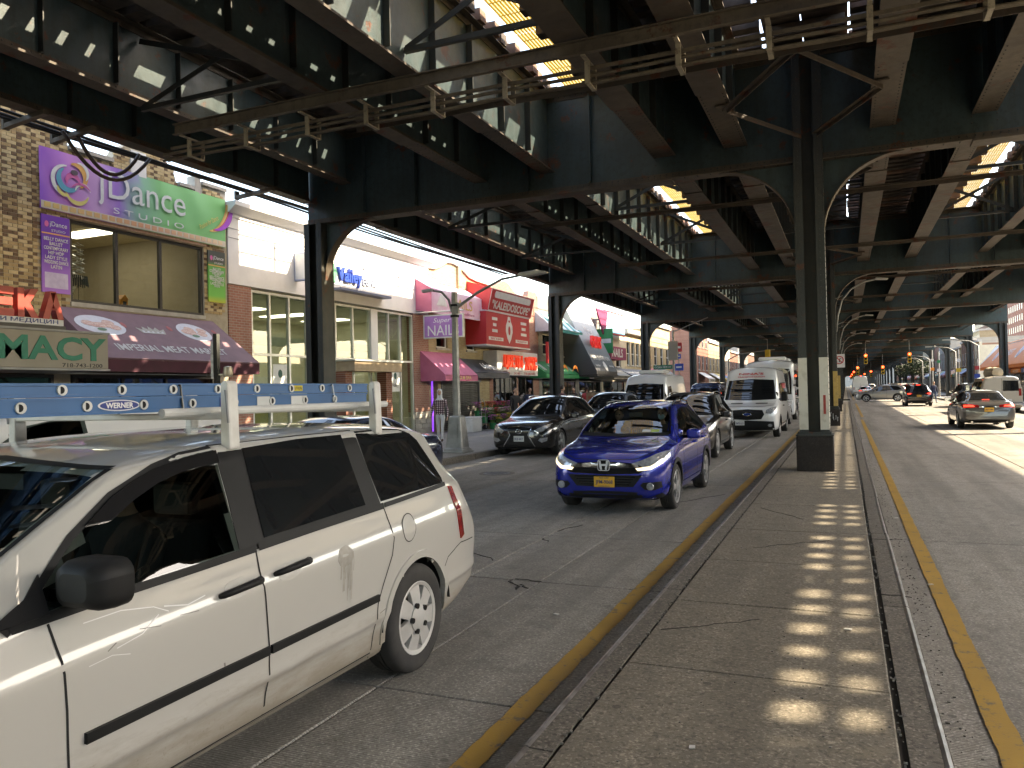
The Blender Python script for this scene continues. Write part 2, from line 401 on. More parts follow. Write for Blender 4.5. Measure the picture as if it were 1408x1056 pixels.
def crm(p0, p1, n, amp, w):
    pts = [(p0[0]+(p1[0]-p0[0])*i/n+rnd.uniform(-amp, amp), p0[1]+(p1[1]-p0[1])*i/n+rnd.uniform(-amp, amp)) for i in range(n+1)]
    for (x0, y0), (x1, y1) in zip(pts, pts[1:]): mc.bar((x0, y0, 0.1515), (x1, y1, 0.1515), w*rnd.uniform(0.5, 1.6), 0.003)
crm((-1.2, 5.3), (-0.6, 5.75), 9, 0.02, 0.005); crm((-0.9, 8.3), (-0.2, 8.9), 9, 0.03, 0.007); crm((0.2, 6.75), (0.42, 6.72), 5, 0.015, 0.025); crm((-1.1, 11.0), (-0.5, 10.2), 8, 0.03, 0.008); crm((0.21, 9.1), (0.4, 9.12), 4, 0.01, 0.018)
mc.obj('pavement_crack', M_joint, med)
# little weeds and grit along the median joint
gb = MB()
for i in range(500):
    y = rnd.uniform(2.5, 26); x = rnd.choice([0.2, -1.27])+rnd.gauss(0, 0.01); r = rnd.uniform(0.004, 0.012)
    gb.cbox((x, y, 0.151), (r*rnd.uniform(0.8, 2), r*rnd.uniform(0.8, 2), r))
for i in range(420):
    y = rnd.uniform(2.6, 16); x = rnd.uniform(-1.2, 0.35); r = rnd.uniform(0.003, 0.008)
    gb.cbox((x, y, 0.154), (r*rnd.uniform(0.8, 2), r*rnd.uniform(0.8, 2), r*0.6))
for i in range(600):
    y = rnd.uniform(2.6, 22); x = rnd.choice([-1.55, 0.48, 0.5])+rnd.gauss(0, 0.05); r = rnd.uniform(0.004, 0.010)
    gb.cbox((x, y, 0.003), (r*rnd.uniform(0.8, 2), r*rnd.uniform(0.8, 2), r*0.6))
tag(gb.obj('grit', pm('grit', (0.2, 0.19, 0.17), (0.07, 0.06, 0.05), scale=30, wpos=True)), kind='stuff')
lf = MB()
for (x, y) in ((-0.05, 5.7), (0.15, 3.4), (0.62, 7.8), (0.55, 11.5), (1.1, 6.2), (0.5, 19.5), (-2.2, 5.9), (0.56, 26), (-0.7, 3.6)):
    for k in range(1):
        lf.bar((x, y, 0.156 if -1.27 < x < 0.2 else 0.008), (x+rnd.uniform(0.02, 0.05), y+rnd.uniform(-0.03, 0.03), 0.158 if -1.27 < x < 0.2 else 0.01), 0.03, 0.004)
tag(lf.obj('litter', pm('paper', (0.6, 0.58, 0.54))), kind='stuff')
# sidewalks
def sidewalk(x0, x1, kx0, kx1, y0, y1, detail):
    b = MB(); b.box(x0, x1, y0, y1, -0.05, 0.12); sw = struct('sidewalk', b, M_joint)
    if detail:
        n = 4; xs = [x0+(x1-x0)*i/n for i in range(n+1)]
        ys = [y0+1.6*i for i in range(int((y1-y0)/1.6)+1)]
        slab_field('sidewalk', xs, ys, M_walk, 0.15, 0.03, 0.010, sw, 'paving_slab', limit=300)
        last = ys[min(len(ys)-1, 300//n)]
    else: last = y0
    if last < y1:
        f = MB(); f.box(x0+0.002, x1-0.002, last, y1, 0.121, 0.149); f.obj('far_paving', M_walk, sw)
    y = y0
    while y < min(y1, y0+130):
        k = MB(); k.box(kx0, kx1, y+0.006, min(y+3.0, y1)-0.006, -0.04, 0.152); k.obj('kerb_stone', M_kerb, sw, bevel=0.015); y += 3.0
    return sw
sidewalk(-16.6, -9.43, -9.42, -9.25, -26, 78, True)
sidewalk(-16.6, -9.43, -9.42, -9.25, 92, 330, False)
sidewalk(8.88, 15.6, 8.70, 8.87, -26, 98, False)
sidewalk(8.88, 15.6, 8.70, 8.87, 110, 330, False)
# manhole covers
M_iron = pm('cast_iron', (0.10, 0.095, 0.09), (0.05, 0.047, 0.045), scale=12, rough=0.5, metal=0.4, bstr=0.4)
for x, y, lab in ((-7.13, 15.7, 'round iron manhole cover in the left roadway beside the minivan'), (-5.2, 27.0, 'small round iron manhole cover in the roadway ahead of the white lettered van')):
    t_ = thing('manhole_cover', lab, 'manhole cover', (x, y, 0.0))
    b = MB(); b.lathe([(0, 0.008), (0.30, 0.008), (0.31, 0.004), (0.31, -0.02)], n=28); b.obj('lid', M_iron, t_)
    b = MB(); b.lathe([(0.325, -0.02), (0.325, 0.007), (0.40, 0.005), (0.40, -0.02)], n=28); b.obj('rim', M_kerb, t_)
    b = MB()
    for k in range(-4, 5):
        for q in range(-4, 5):
            if k*k+q*q < 17: b.cbox((k*0.06, q*0.06, 0.010), (0.03, 0.03, 0.006))
    b.obj('tread_pattern', M_iron, t_, kind='stuff')
# ================================================================== ELEVATED RAILWAY
CX = -0.57; BY = 17.5; B0 = 16.25
LINES = [-12.45, -11.31, -7.61, -5.96, -3.36, -1.92, 0.75, 2.41, 4.82, 6.28, 10.17, 11.3]
ZBOT = [6.70, 7.05, 6.62, 6.62, 6.62, 6.62, 6.62, 6.62, 6.62, 6.62, 7.05, 7.95]
FW = [0.30, 0.30, 0.34, 0.34, 0.46, 0.46, 0.44, 0.40, 0.34, 0.34, 0.30, 0.30]
ZTOP = 8.36; GZ = 6.12
KS = list(range(-3, 27))
COLX = [-12.2, CX, 11.0]
M_white = pm('white_column_paint', (0.62, 0.58, 0.48), (0.42, 0.37, 0.28), scale=6, rough=0.6, bstr=0.2, wpos=True, p0=0.5, p1=0.75)
M_yelcol = pm('yellow_column_paint', (0.55, 0.36, 0.10), (0.36, 0.23, 0.08), scale=6, rough=0.6, wpos=True, p0=0.5, p1=0.75)
M_block = concrete_mat('block_concrete', (0.045, 0.037, 0.03), (0.028, 0.023, 0.02), wear=0.3, agg=0.8)
def rivet_rows(b, pts, r=0.019, h=0.013, ax=(0, -1, 0)):
    ax = Vector(ax); a = Vector((0, 0, 1)) if abs(ax.z) < 0.9 else Vector((1, 0, 0)); x = ax.cross(a).normalized(); y = ax.cross(x)
    for p in pts:
        p = Vector(p); o = len(b.v)
        for k in range(5):
            an = 2*math.pi*k/5; b.v.append(tuple(p+x*r*math.cos(an)+y*r*math.sin(an)))
        b.v.append(tuple(p+ax*h))
        for k in range(5): b.f.append((o+k, o+(k+1) % 5, o+5)); b.m.append(0)
def col_parts(parent, x, base_z, top_z, central, near, paint):
    hw = 0.255 if central else 0.25
    z0 = base_z
    if central:
        b = MB(); b.box(x-0.335, x+0.335, -0.335, 0.335, 0.13, 0.82); blk = b.obj('base_block', M_block, parent, bevel=0.035, seg=2)
        z0 = 0.80
        b = MB(); b.box(x-0.34, x+0.34, -0.34, 0.34, 0.82, 0.845); b.box(x-0.30, x+0.30, -0.30, 0.30, 0.845, 0.90); b.obj('base_plate', M_col, parent)
        z0 = 0.90
    else:
        b = MB(); b.box(x-0.34, x+0.34, -0.34, 0.34, 0.12, 0.19); b.obj('base_plate', M_col, parent, bevel=0.01); z0 = 0.19
    # built-up column: two channel flanges with lips, recessed web between
    b = MB()
    for s in (-1, 1):
        b.box(x+s*hw-0.011, x+s*hw+0.011, -hw, hw, z0, top_z)
        for f in (-1, 1):
            xa, xb = sorted((x+s*(hw-0.013), x+s*(hw-0.145)))
            b.box(xa, xb, f*(hw-0.006)-0.010, f*(hw-0.006)+0.010, z0, top_z)
    b.obj('channel', M_col, parent)
    b = MB(); b.box(x-hw+0.013, x+hw-0.013, -0.012, 0.012, z0, top_z); b.obj('column_web', M_col, parent)
    if paint:
        zt = 2.32
        for s in (-1, 1):
            b = MB(); xa, xb = sorted((x+s*(hw+0.014), x+s*(hw-0.148)))
            b.box(xa, xb, -hw-0.009, -hw-0.003, z0+0.04, zt); b.obj('painted_band', paint, parent)
        b = MB(); b.box(x+hw+0.0115, x+hw+0.0145, -hw-0.003, hw, z0+0.04, zt); b.obj('painted_band', paint, parent)
    if near:
        b = MB()
        for s in (-1, 1):
            n = int((top_z-z0)/0.11)
            rivet_rows(b, [(x+s*(hw+0.011), f*(hw-0.05), z0+0.05+0.11*i) for i in range(n) for f in (-1, 1)], ax=(s, 0, 0))
            rivet_rows(b, [(x+s*(hw-0.075), -hw-0.004, z0+2.0+0.11*i) for i in range(max(0, n-18))], ax=(0, -1, 0), r=0.010)
        b.obj('rivets', M_col, parent, kind='stuff', fix=False)
def bracket(parent, x, s, R=1.42, top=GZ):
    """knee bracket: web plate with a quarter-round edge and its curved flange"""
    hw = 0.255; x0 = x+s*hw; pts = []
    n = 14
    arc = [(x0+s*(R-R*math.cos(math.pi/2*k/n)) , top-R+R*math.sin(math.pi/2*k/n)) for k in range(n+1)]
    # arc runs from the column face low down to the girder underside
    poly = [(x0, top)]+arc
    b = MB(); b.prism([(p[0], p[1]) for p in poly], -0.012, 0.012, 'xz'); b.obj('knee_web', M_web, parent)
    b = MB()
    rows = []
    for (px, pz), (qx, qz) in zip(arc, arc[1:]): b.bar((px, 0, pz), (qx, 0, qz), 0.24, 0.022, up=(-(qz-pz), 0, (qx-px)))
    b.obj('knee_flange', M_flange, parent)
STIFF = {}
def bent(k, near):
    y = B0+BY*k
    nm = ORD[k+3]
    lab = 'steel cross girder on riveted columns, %s bent of the elevated railway' % ('nearest in view, with the white painted column, ' if k == 0 else ('%s bent beyond the white painted one, ' % ORD[k-1] if k > 0 else '%s bent behind the white painted one, ' % ORD[-k-1]))
    lab = {True: 'dark riveted cross girder whose middle column is painted white at its foot'}.get(k == 0) or \
          ('dark riveted cross girder on columns, the %s beyond the white footed column' % ORD[k-1] if k > 0 else 'dark riveted cross girder on columns, the %s behind the white footed column' % ORD[-k-1])
    t = thing('viaduct_bent', lab, 'viaduct bent', (0, y, 0), group='bents of the elevated railway')
    for i, x in enumerate(COLX):
        col_parts(t, x, 0.15, 8.2 if i == 1 else GZ, i == 1, near, M_white if (i == 1 and k == 0) else (M_yelcol if (i == 1 and k in (1, 2)) else None))
    b = MB(); b.box(-12.5, 11.34, -0.011, 0.011, GZ+0.03, ZTOP-0.05); b.obj('girder_web', M_web, t)
    b = MB()
    for xa, xb in ((-12.5, COLX[1]-0.27), (COLX[1]+0.27, 11.34)):
        b.box(xa, xb, -0.20, 0.20, GZ, GZ+0.025)
        b.box(xa, xb, -0.034, -0.012, GZ+0.026, GZ+0.16); b.box(xa, xb, 0.012, 0.034, GZ+0.026, GZ+0.16)
    for xa, xb in ((-9.0, -3.2), (2.2, 8.0)): b.box(xa, xb, -0.21, 0.21, GZ-0.028, GZ-0.002)
    b.obj('bottom_flange', M_flange, t)
    b = MB(); b.box(-12.5, 11.34, -0.20, 0.20, ZTOP-0.045, ZTOP-0.02)
    b.box(-12.5, 11.34, -0.034, -0.012, ZTOP-0.18, ZTOP-0.046); b.obj('top_flange', M_flange, t)
    xs = [-12.2+1.45*i for i in range(17)]
    if near:
        if 's' not in STIFF:
            b2 = MB(); b2.box(-0.012, 0.012, -0.17, -0.036, GZ+0.17, ZTOP-0.19); b2.box(-0.10, -0.013, -0.05, -0.036, GZ+0.17, ZTOP-0.19)
            b2.box(-0.012, 0.012, 0.036, 0.17, GZ+0.17, ZTOP-0.19); STIFF['s'] = b2.mesh('stiffener', M_web)
        for x in xs:
            if min(abs(x-l) for l in LINES) > 0.25 and abs(x-CX) > 0.4: link('stiffener', STIFF['s'], t, (x, 0, 0))
        b = MB(); n = int(23.6/0.13)
        rivet_rows(b, [(-12.3+0.13*i, -0.034, GZ+dz) for i in range(n) for dz in (0.07, 0.12) if abs(-12.3+0.13*i-CX) > 0.3], h=0.012)
        rivet_rows(b, [(-12.3+0.13*i, -0.034, ZTOP-0.11) for i in range(n)])
        for l in LINES[2:10]:
            rivet_rows(b, [(l+d, -0.014, GZ+0.35+0.12*i) for d in (-0.2, 0.2) for i in range(15)])
        rivet_rows(b, [(-12.3+0.26*i, dy, GZ-0.001) for i in range(n//2) for dy in (-0.15, -0.09)], ax=(0, 0, -1))
        b.obj('rivets', M_col, t, kind='stuff', fix=False)
    for i, x in enumerate(COLX):
        if i != 0: bracket(t, x, -1)
        if i != 2: bracket(t, x, 1)
    return t
BENTS = {}
for k in KS: BENTS[k] = bent(k, k in (0, 1))
# marks on the near columns
b = MB(); b.cbox((CX+0.19, -0.268, 1.42), (0.045, 0.003, 0.36)); b.obj('red_sticker', pm('red_sticker', (0.45, 0.05, 0.03), (0.3, 0.04, 0.03)), BENTS[0])
gf = MB()
for i in range(7):
    p = [(CX-0.28+0.09*i+rnd.uniform(-0.03, 0.03), -0.338, 0.75-0.07*i*rnd.uniform(0.6, 1)+rnd.uniform(-0.1, 0.12)) for _ in range(4)]
    gf.tube(p, 0.010, 5)
tag(gf.obj('graffiti', pm('white_spray', (0.6, 0.6, 0.6)), BENTS[1]), None)
# longitudinal girders
SHARED = {}
def line_meshes(i, full):
    key = (ZBOT[i], FW[i], full)
    if key in SHARED: return SHARED[key]
    zb = ZBOT[i]; w = FW[i]; L = BY-0.08; y0 = 0.04
    a = MB(); a.box(-0.009, 0.009, y0, y0+L, zb+0.03, ZTOP-0.03)
    f = MB(); f.box(-w/2, w/2, y0, y0+L, zb, zb+0.022); f.box(-0.028, -0.010, y0, y0+L, zb+0.023, zb+0.13); f.box(0.010, 0.028, y0, y0+L, zb+0.023, zb+0.13)
    f.box(-w/2-0.01, w/2+0.01, y0+3.2, y0+L-3.2, zb-0.022, zb-0.001)
    tp = MB(); tp.box(-0.15, 0.15, y0, y0+L, ZTOP-0.025, ZTOP); tp.box(-0.028, 0.028, y0, y0+L, ZTOP-0.14, ZTOP-0.026)
    st = MB()
    for s in (-1, 1):
        st.box(*sorted((s*0.030, s*0.125)), -0.010, 0.010, zb+0.14, ZTOP-0.145); st.box(*sorted((s*0.011, s*0.029)), -0.010, 0.075, zb+0.14, ZTOP-0.145)
    ms = [a.mesh('web', M_web), f.mesh('bottom_flange', M_flange), tp.mesh('top_flange', M_flange), st.mesh('stiffener', M_col)]
    allst = MB()
    for n in range(1, 13):
        yy = BY*n/13.0
        for s in (-1, 1): allst.box(*sorted((s*0.012, s*0.12)), yy-0.010, yy+0.010, zb+0.14, ZTOP-0.145)
    ms.append(allst.mesh('stiffeners', M_col))
    rv = MB(); n = int(L/0.15)
    for s in (-1, 1):
        rivet_rows(rv, [(s*0.028, y0+0.1+0.15*q, zb+0.085) for q in range(n)], ax=(s, 0, 0))
        rivet_rows(rv, [(s*(w/2-0.05), y0+0.1+0.15*q, zb-0.001) for q in range(n)], ax=(0, 0, -1))
    ms.append(rv.mesh('rivets', M_col, fix=False))
    SHARED[key] = ms; return ms
for k in KS[:-1]:
    for i, x in enumerate(LINES):
        where = '%s bay %s the white footed column' % (ORD[k] if k >= 0 else ORD[-k-1], 'beyond' if k >= 0 else 'before')
        t = thing('track_girder', 'rusty plate girder, %s line from the left, %s' % (ORD[i], where), 'girder', (x, B0+BY*k, 0), group='plate girders carrying the tracks')
        ms = line_meshes(i, True)
        link('web', ms[0], t); link('bottom_flange', ms[1], t); link('top_flange', ms[2], t)
        if k in (-1, 0, 1):
            for n in range(1, 13): link('stiffener', ms[3], t, (0, BY*n/13.0, 0))
            if k < 2: link('rivets', ms[5], t, kind='stuff')
        else: link('stiffeners', ms[4], t, kind='stuff')
# lateral bracing under the girders, one frame per panel
def brace_frame(k, y, near):
    t = thing('lateral_brace', 'flat steel strut and diagonals, %s one in the %s bay %s the white footed column' % ('further' if near else 'nearer', ORD[k] if k >= 0 else ORD[-k-1], 'past' if k >= 0 else 'before'), 'steel brace', (0, y, 0), group='lateral struts of the elevated railway')
    z = 6.585
    b = MB(); b.box(-7.9, 7.1, -0.055, 0.055, z-0.012, z); b.box(-7.9, 7.1, 0.045, 0.055, z-0.11, z-0.013); b.obj('strut', M_flange, t)
    for x in LINES[2:9]:
        g2 = MB(); g2.prism([(x-0.30, -0.07), (x+0.30, -0.07), (x+0.22, 0.22), (x-0.22, 0.22)], z+0.001, z+0.013, 'xy'); g2.obj('gusset', M_flange, t)
    d = 1 if near else -1   # diagonals run towards the cross girder of the bay
    for (xa, ya, xb, yb) in ((CX, 0.05, -1.80, 2.15), (CX, 0.05, 0.62, 2.15), (-1.80, 2.15, CX-0.14, 4.2), (0.62, 2.15, CX+0.14, 4.2)):
        b = MB(); b.bar((xa, d*ya, z-0.02), (xb, d*yb, z-0.02), 0.10, 0.014); b.bar((xa+0.04, d*ya, z-0.055), (xb+0.04, d*yb, z-0.055), 0.014, 0.07); b.obj('diagonal', M_flange, t)
    for xg in (-1.80, 0.62):
        b = MB(); b.box(xg-0.13, xg+0.13, d*2.15-0.18, d*2.15+0.18, z-0.012, z+0.012); b.obj('gusset', M_flange, t)
for k in range(-3, 8):
    brace_frame(k, B0+BY*k+BY-4.62, True); brace_frame(k, B0+BY*k+4.62, False)
# vertical sway frames between paired girders in the nearest bays
for k in (-1, 0, 1):
    for q, yy in enumerate((5.3, 11.3)):
        for (xa, xb, nm_) in ((-5.96, -3.36, 'left walkway'), (-11.31, -7.61, 'outer left'), (2.41, 4.82, 'right walkway'), (-1.92, 0.75, 'middle')):
            t = thing('sway_brace', 'dark cross brace between girders under the %s gap, %s in the %s bay' % (nm_, 'nearer' if q == 0 else 'further', {-1: 'nearest', 0: 'second', 1: 'third'}[k]), 'steel brace', (0, B0+BY*k+yy, 0), group='sway braces of the elevated railway')
            for (za, zb2) in ((6.95, 8.1), (8.1, 6.95)):
                b = MB(); b.bar((xa+0.05, 0.02 if za < zb2 else -0.03, za), (xb-0.05, 0.02 if za < zb2 else -0.03, zb2), 0.016, 0.09); b.obj('diagonal', M_col, t)
            b = MB(); b.box(xa+0.03, xb-0.03, -0.015, 0.06, 6.88, 6.96); b.obj('bottom_angle', M_col, t)
# tracks and decks
M_tie = pm('tie_wood', (0.085, 0.064, 0.052), (0.045, 0.034, 0.028), scale=5, rough=0.85, bstr=0.5, bscale=30, wpos=True)
M_tiebr = pm('tie_wood_brown', (0.20, 0.11, 0.075), (0.12, 0.07, 0.05), scale=5, rough=0.85, bstr=0.5, bscale=30, wpos=True)
M_rail = pm('rail_steel', (0.11, 0.085, 0.07), (0.07, 0.055, 0.045), rough=0.5, metal=0.5)
M_grate, _t, _b = newmat('fibreglass_grating'); _b.inputs['Base Color'].default_value = (0.55, 0.45, 0.19, 1); setp(_b, rough=0.6)
_tl = _t.nodes.new('ShaderNodeBsdfTranslucent'); _tl.inputs[0].default_value = (0.70, 0.58, 0.24, 1); _ms = _t.nodes.new('ShaderNodeMixShader'); _ms.inputs[0].default_value = 0.45
_o = [q for q in _t.nodes if q.type == 'OUTPUT_MATERIAL'][0]
_t.links.new(_b.outputs[0], _ms.inputs[1]); _t.links.new(_tl.outputs[0], _ms.inputs[2]); _t.links.new(_ms.outputs[0], _o.inputs[0])
M_plank = pm('walk_plank', (0.13, 0.105, 0.085), (0.07, 0.058, 0.048), scale=4, rough=0.9, wpos=True)
TZ0, TZ1 = 8.37, 8.58; TS = 0.485
Y0D, Y1D = -36.9, 470.0
tie_m = {}
def tie_mesh(w, m, nm):
    if (w, nm) not in tie_m:
        b = MB(); b.box(-w/2, w/2, -0.125, 0.125, TZ0, TZ1); tie_m[(w, nm)] = b.mesh('tie', m)
    return tie_m[(w, nm)]
def track(cx, xl, xr, label, longr=0.0, longl=0.0, near=(-3, 46), skipmat=False):
    t = thing('railway_track', label, 'railway track', (0, 0, 0), group='tracks on the elevated railway')
    far = MB(); i = 0; y = Y0D
    n = 0
    while y < Y1D:
        xa, xb = xl, xr
        if i % 2 == 0: xa -= longl; xb += longr
        if near[0] <= y <= near[1]:
            ja = rnd.uniform(-0.04, 0.04)
            o = link('tie', tie_mesh(round(xb-xa, 2), M_tiebr if rnd.random() < 0.35 else M_tie, 'b' if rnd.random() < 0.35 else 'a'), t, ((xa+xb)/2+ja, y+rnd.uniform(-0.035, 0.035), rnd.uniform(0, 0.006)), (0, 0, rnd.uniform(-0.012, 0.012)))
        else: far.box(xa, xb, y-0.125, y+0.125, TZ0, TZ1)
        y += TS; i += 1
    far.obj('ties', M_tie, t, kind='stuff', fix=False)
    for s in (-1, 1):
        b = MB(); x = cx+s*0.75
        b.box(x-0.07, x+0.07, Y0D, Y1D, TZ1+0.001, TZ1+0.018); b.box(x-0.010, x+0.010, Y0D, Y1D, TZ1+0.019, TZ1+0.11); b.box(x-0.036, x+0.036, Y0D, Y1D, TZ1+0.111, TZ1+0.15); b.obj('rail', M_rail, t)
        
    b = MB(); b.box(cx-0.675, cx+0.675, Y0D, Y1D, TZ1+0.001, TZ1+0.05); b.obj('centre_planks', M_plank, t)
track(-6.78, -8.1, -5.77, 'timber railway track overhead furthest to the left', 0.0)
track(-2.64, -3.96, -1.32, 'timber railway track overhead just left of the middle column', 0.0, 1.1)
track(1.58, 0.24, 2.9, 'timber railway track overhead just right of the middle column', 1.0, 0.0)
track(5.60, 4.62, 6.95, 'timber railway track overhead furthest to the right', 0.0)
def walkway(name, label, boards, y0=Y0D, y1=Y1D, mat=None):
    t = thing(name, label, 'walkway')
    for xa, xb in boards:
        b = MB(); b.box(xa, xb, y0, y1, TZ1+0.062, TZ1+0.10); b.obj('plank', mat or M_plank, t)
    return t
wl = walkway('plank_walkway', 'dark plank walkway overhead on the outer left edge', [(-12.75, -11.9), (-11.86, -11.0), (-10.96, -10.3), (-10.0, -9.57), (-9.12, -8.5), (-8.46, -8.12)])  # plank gaps shaped to drop sun patches on girder, sidewalk and facade
wr = walkway('plank_walkway', 'dark plank walkway overhead on the outer right edge', [(6.97, 7.6), (7.64, 8.655), (8.84, 8.99), (9.12, 10.0), (10.04, 11.5)])  # plank gaps shaped so two rows of sun patches land on the median
wm = walkway('plank_walkway', 'dark plank walkway overhead along the middle between the tracks', [(-1.30, -0.62), (-0.60, 0.20)])
for t, xa, xb in ((wl, -12.7, -8.15), (wr, 7.0, 11.45), (wm, -1.2, 0.15)):
    b = MB(); y = Y0D+0.1
    while y < 250:
        jj = rnd.uniform(-0.018, 0.018); hw_ = (0.108 if t is wr else 0.128)+rnd.uniform(-0.016, 0.016)
        if not (t is wl and rnd.random() < 0.18): b.box(xa, xb, y-hw_+jj, y+hw_+jj, TZ1-0.10 if t is wr else TZ0, TZ1)
        y += TS if t is not wm else TS*2
    b.obj('joists', M_tie, t, kind='stuff', fix=False)
bl = MB()  # boards added over the slots to blot out single sun patches
bl.box(8.6, 9.2, -30, 8.26, TZ1+0.105, TZ1+0.13); bl.box(8.64, 8.76, 11.3, 11.85, TZ1+0.105, TZ1+0.13)
for yb_ in (14.0, 19.5, 24.0): bl.box(8.64, 9.2, yb_-0.2, yb_+0.2, TZ1+0.105, TZ1+0.13)
bl.box(8.96, 9.14, 9.82, 10.12, TZ1+0.105, TZ1+0.13); bl.box(8.96, 9.14, 11.1, 11.5, TZ1+0.105, TZ1+0.13)
bl.obj('sun_mask_boards', M_plank, wr)
b = MB(); b.box(-8.45, -7.62, -36, 15.6, TZ1+0.105, TZ1+0.14); b.obj('sun_block_board', M_plank, wl)  # unseen board added to keep sun stripes off the pharmacy sign
# fibreglass grating in the gaps either side of the middle tracks
for xa, xb, lab in ((-5.62, -4.45, 'pale yellow bar grating overhead left of the middle tracks'), (3.35, 4.48, 'pale yellow bar grating overhead right of the middle tracks')):
    t = thing('bar_grating', lab, 'grating')
    p = [(y0, min(y0+3.6, 60.0)) for y0 in [-8+3.64*i for i in range(18)]]
    n = 17
    bm_ = MB()
    for q in range(n):
        x = (xb-xa)*(q+0.5)/n; bm_.box(x-0.022, x+0.022, 0, 3.58, TZ1+0.012, TZ1+0.042)
    for q in range(7): bm_.box(0, xb-xa, 0.3+q*0.5-0.006, 0.3+q*0.5+0.006, TZ1+0.014, TZ1+0.030)
    me = bm_.mesh('grating_panel', M_grate)
    for y0 in [-8+3.62*i for i in range(30)]: link('grating_panel', me, t, (xa, y0, 0))
# parapet rails of the deck edges
for x, lab in ((-12.7, 'thin steel handrail on the outer left deck edge'), (11.4, 'thin steel handrail on the outer right deck edge')):
    t = thing('handrail', lab, 'handrail')
    for z in (9.1, 9.6):
        b = MB(); b.cyl((x, Y0D, z), (x, Y1D, z), 0.025, 6); b.obj('rail', M_col, t)
    b = MB(); y = Y0D
    while y < 250: b.box(x-0.03, x+0.03, y-0.03, y+0.03, 8.6, 9.6); y += 2.4
    b.obj('posts', M_col, t, kind='stuff', fix=False)
# unseen screen added on the outer left edge to shade the dance studio wall
t = thing('shade_screen', 'unseen solid screen added along the outer left deck edge to shade the facade', 'screen')
b = MB(); b.box(-12.66, -12.60, Y0D, 19.2, 8.72, 11.5); b.obj('panel', M_col, t)
b = MB()
for q in range(23): b.box(-12.72, -12.665, Y0D+2.4*q, Y0D+2.4*q+0.1, 8.72, 11.55)
b.obj('posts', M_flange, t, kind='stuff')
# cable rack across the near bay
t = thing('cable_rack', 'rusty cable rack of conduits and small brackets crossing under the girders', 'cable rack', (0, 10.15, 0))
b = MB(); b.box(-10.6, 9.5, -0.012, 0.012, 6.37, 6.56); b.box(-10.6, 9.5, -0.07, -0.013, 6.37, 6.385); b.box(-10.6, 9.5, -0.07, -0.013, 6.545, 6.56); b.obj('channel_beam', M_rack, t)
for z, r in ((6.20, 0.028), (6.10, 0.022), (6.13, 0.03)):
    dy = 0.30 if z != 6.13 else 0.40
    b = MB(); b.tube([(-11.2+0.8*i, dy, z+0.012*math.sin(i*1.7+z)) for i in range(26)], r, 8); b.obj('conduit', M_rack, t, smooth='all')
b = MB(); b.box(-11.0, 9.5, 0.27, 0.30, 6.26, 6.31); b.obj('hanger_rail', M_rack, t)
bk = MB(); bk.box(-0.03, 0.03, -0.03, 0.50, 6.345, 6.365); bk.box(-0.035, 0.035, 0.16, 0.19, 6.04, 6.344); bk.box(-0.035, 0.035, 0.47, 0.50, 6.04, 6.344); bk.box(-0.03, 0.03, 0.191, 0.469, 6.04, 6.06)
me = bk.mesh('bracket', M_rackl)
for q in range(17): link('bracket', me, t, (-10.4+1.2*q+rnd.uniform(-0.08, 0.08), 0, 0))
# outrigger arms and drooping cables on the outer left side
for q, y in enumerate((8.0, 8.9, 9.8, 14.5)):
    t2 = thing('cable_outrigger', 'steel outrigger sticking out from the outer left girder, %s from the near end' % ORD[q], 'steel arm', (-12.45, y, 0), group='cable outriggers of the outer left girder')
    b = MB(); b.bar((0.3, 0, 6.64), (-0.9, 0.1, 6.60), 0.10, 0.08); b.obj('arm', M_rack, t2)
    b = MB(); b.box(-0.9, -0.84, 0.04, 0.16, 6.55, 6.75); b.obj('stop', M_rack, t2)
for q, (y0, y1) in enumerate(((9.85, 11.2), (9.6, 11.5))):
    b = MB(); n = 12
    b.tube([(-12.65-0.05*q, y0+(y1-y0)*i/n, 6.62-0.55*(1-(2*i/n-1)**2)*(1+0.15*q)) for i in range(n+1)], 0.035, 8)
    tag(b.obj('hanging_cable', pm('brown_cable', (0.07, 0.045, 0.035)), smooth='all'), 'brown cable drooping below the outer left girder, %s loop' % ('inner' if q == 0 else 'outer'), 'cable', 'drooping cables')
for q in range(3):
    b = MB(); b.tube([(-12.85-0.13*q, -10+2*i, 6.7+0.03*math.sin(i+q)) for i in range(21)], 0.028, 6)
    tag(b.obj('power_cable', pm('black_cable', (0.02, 0.02, 0.02)), smooth='all'), 'black cable running along the outer left girder, %s from the girder' % ORD[q], 'cable', 'cables along the outer left girder')
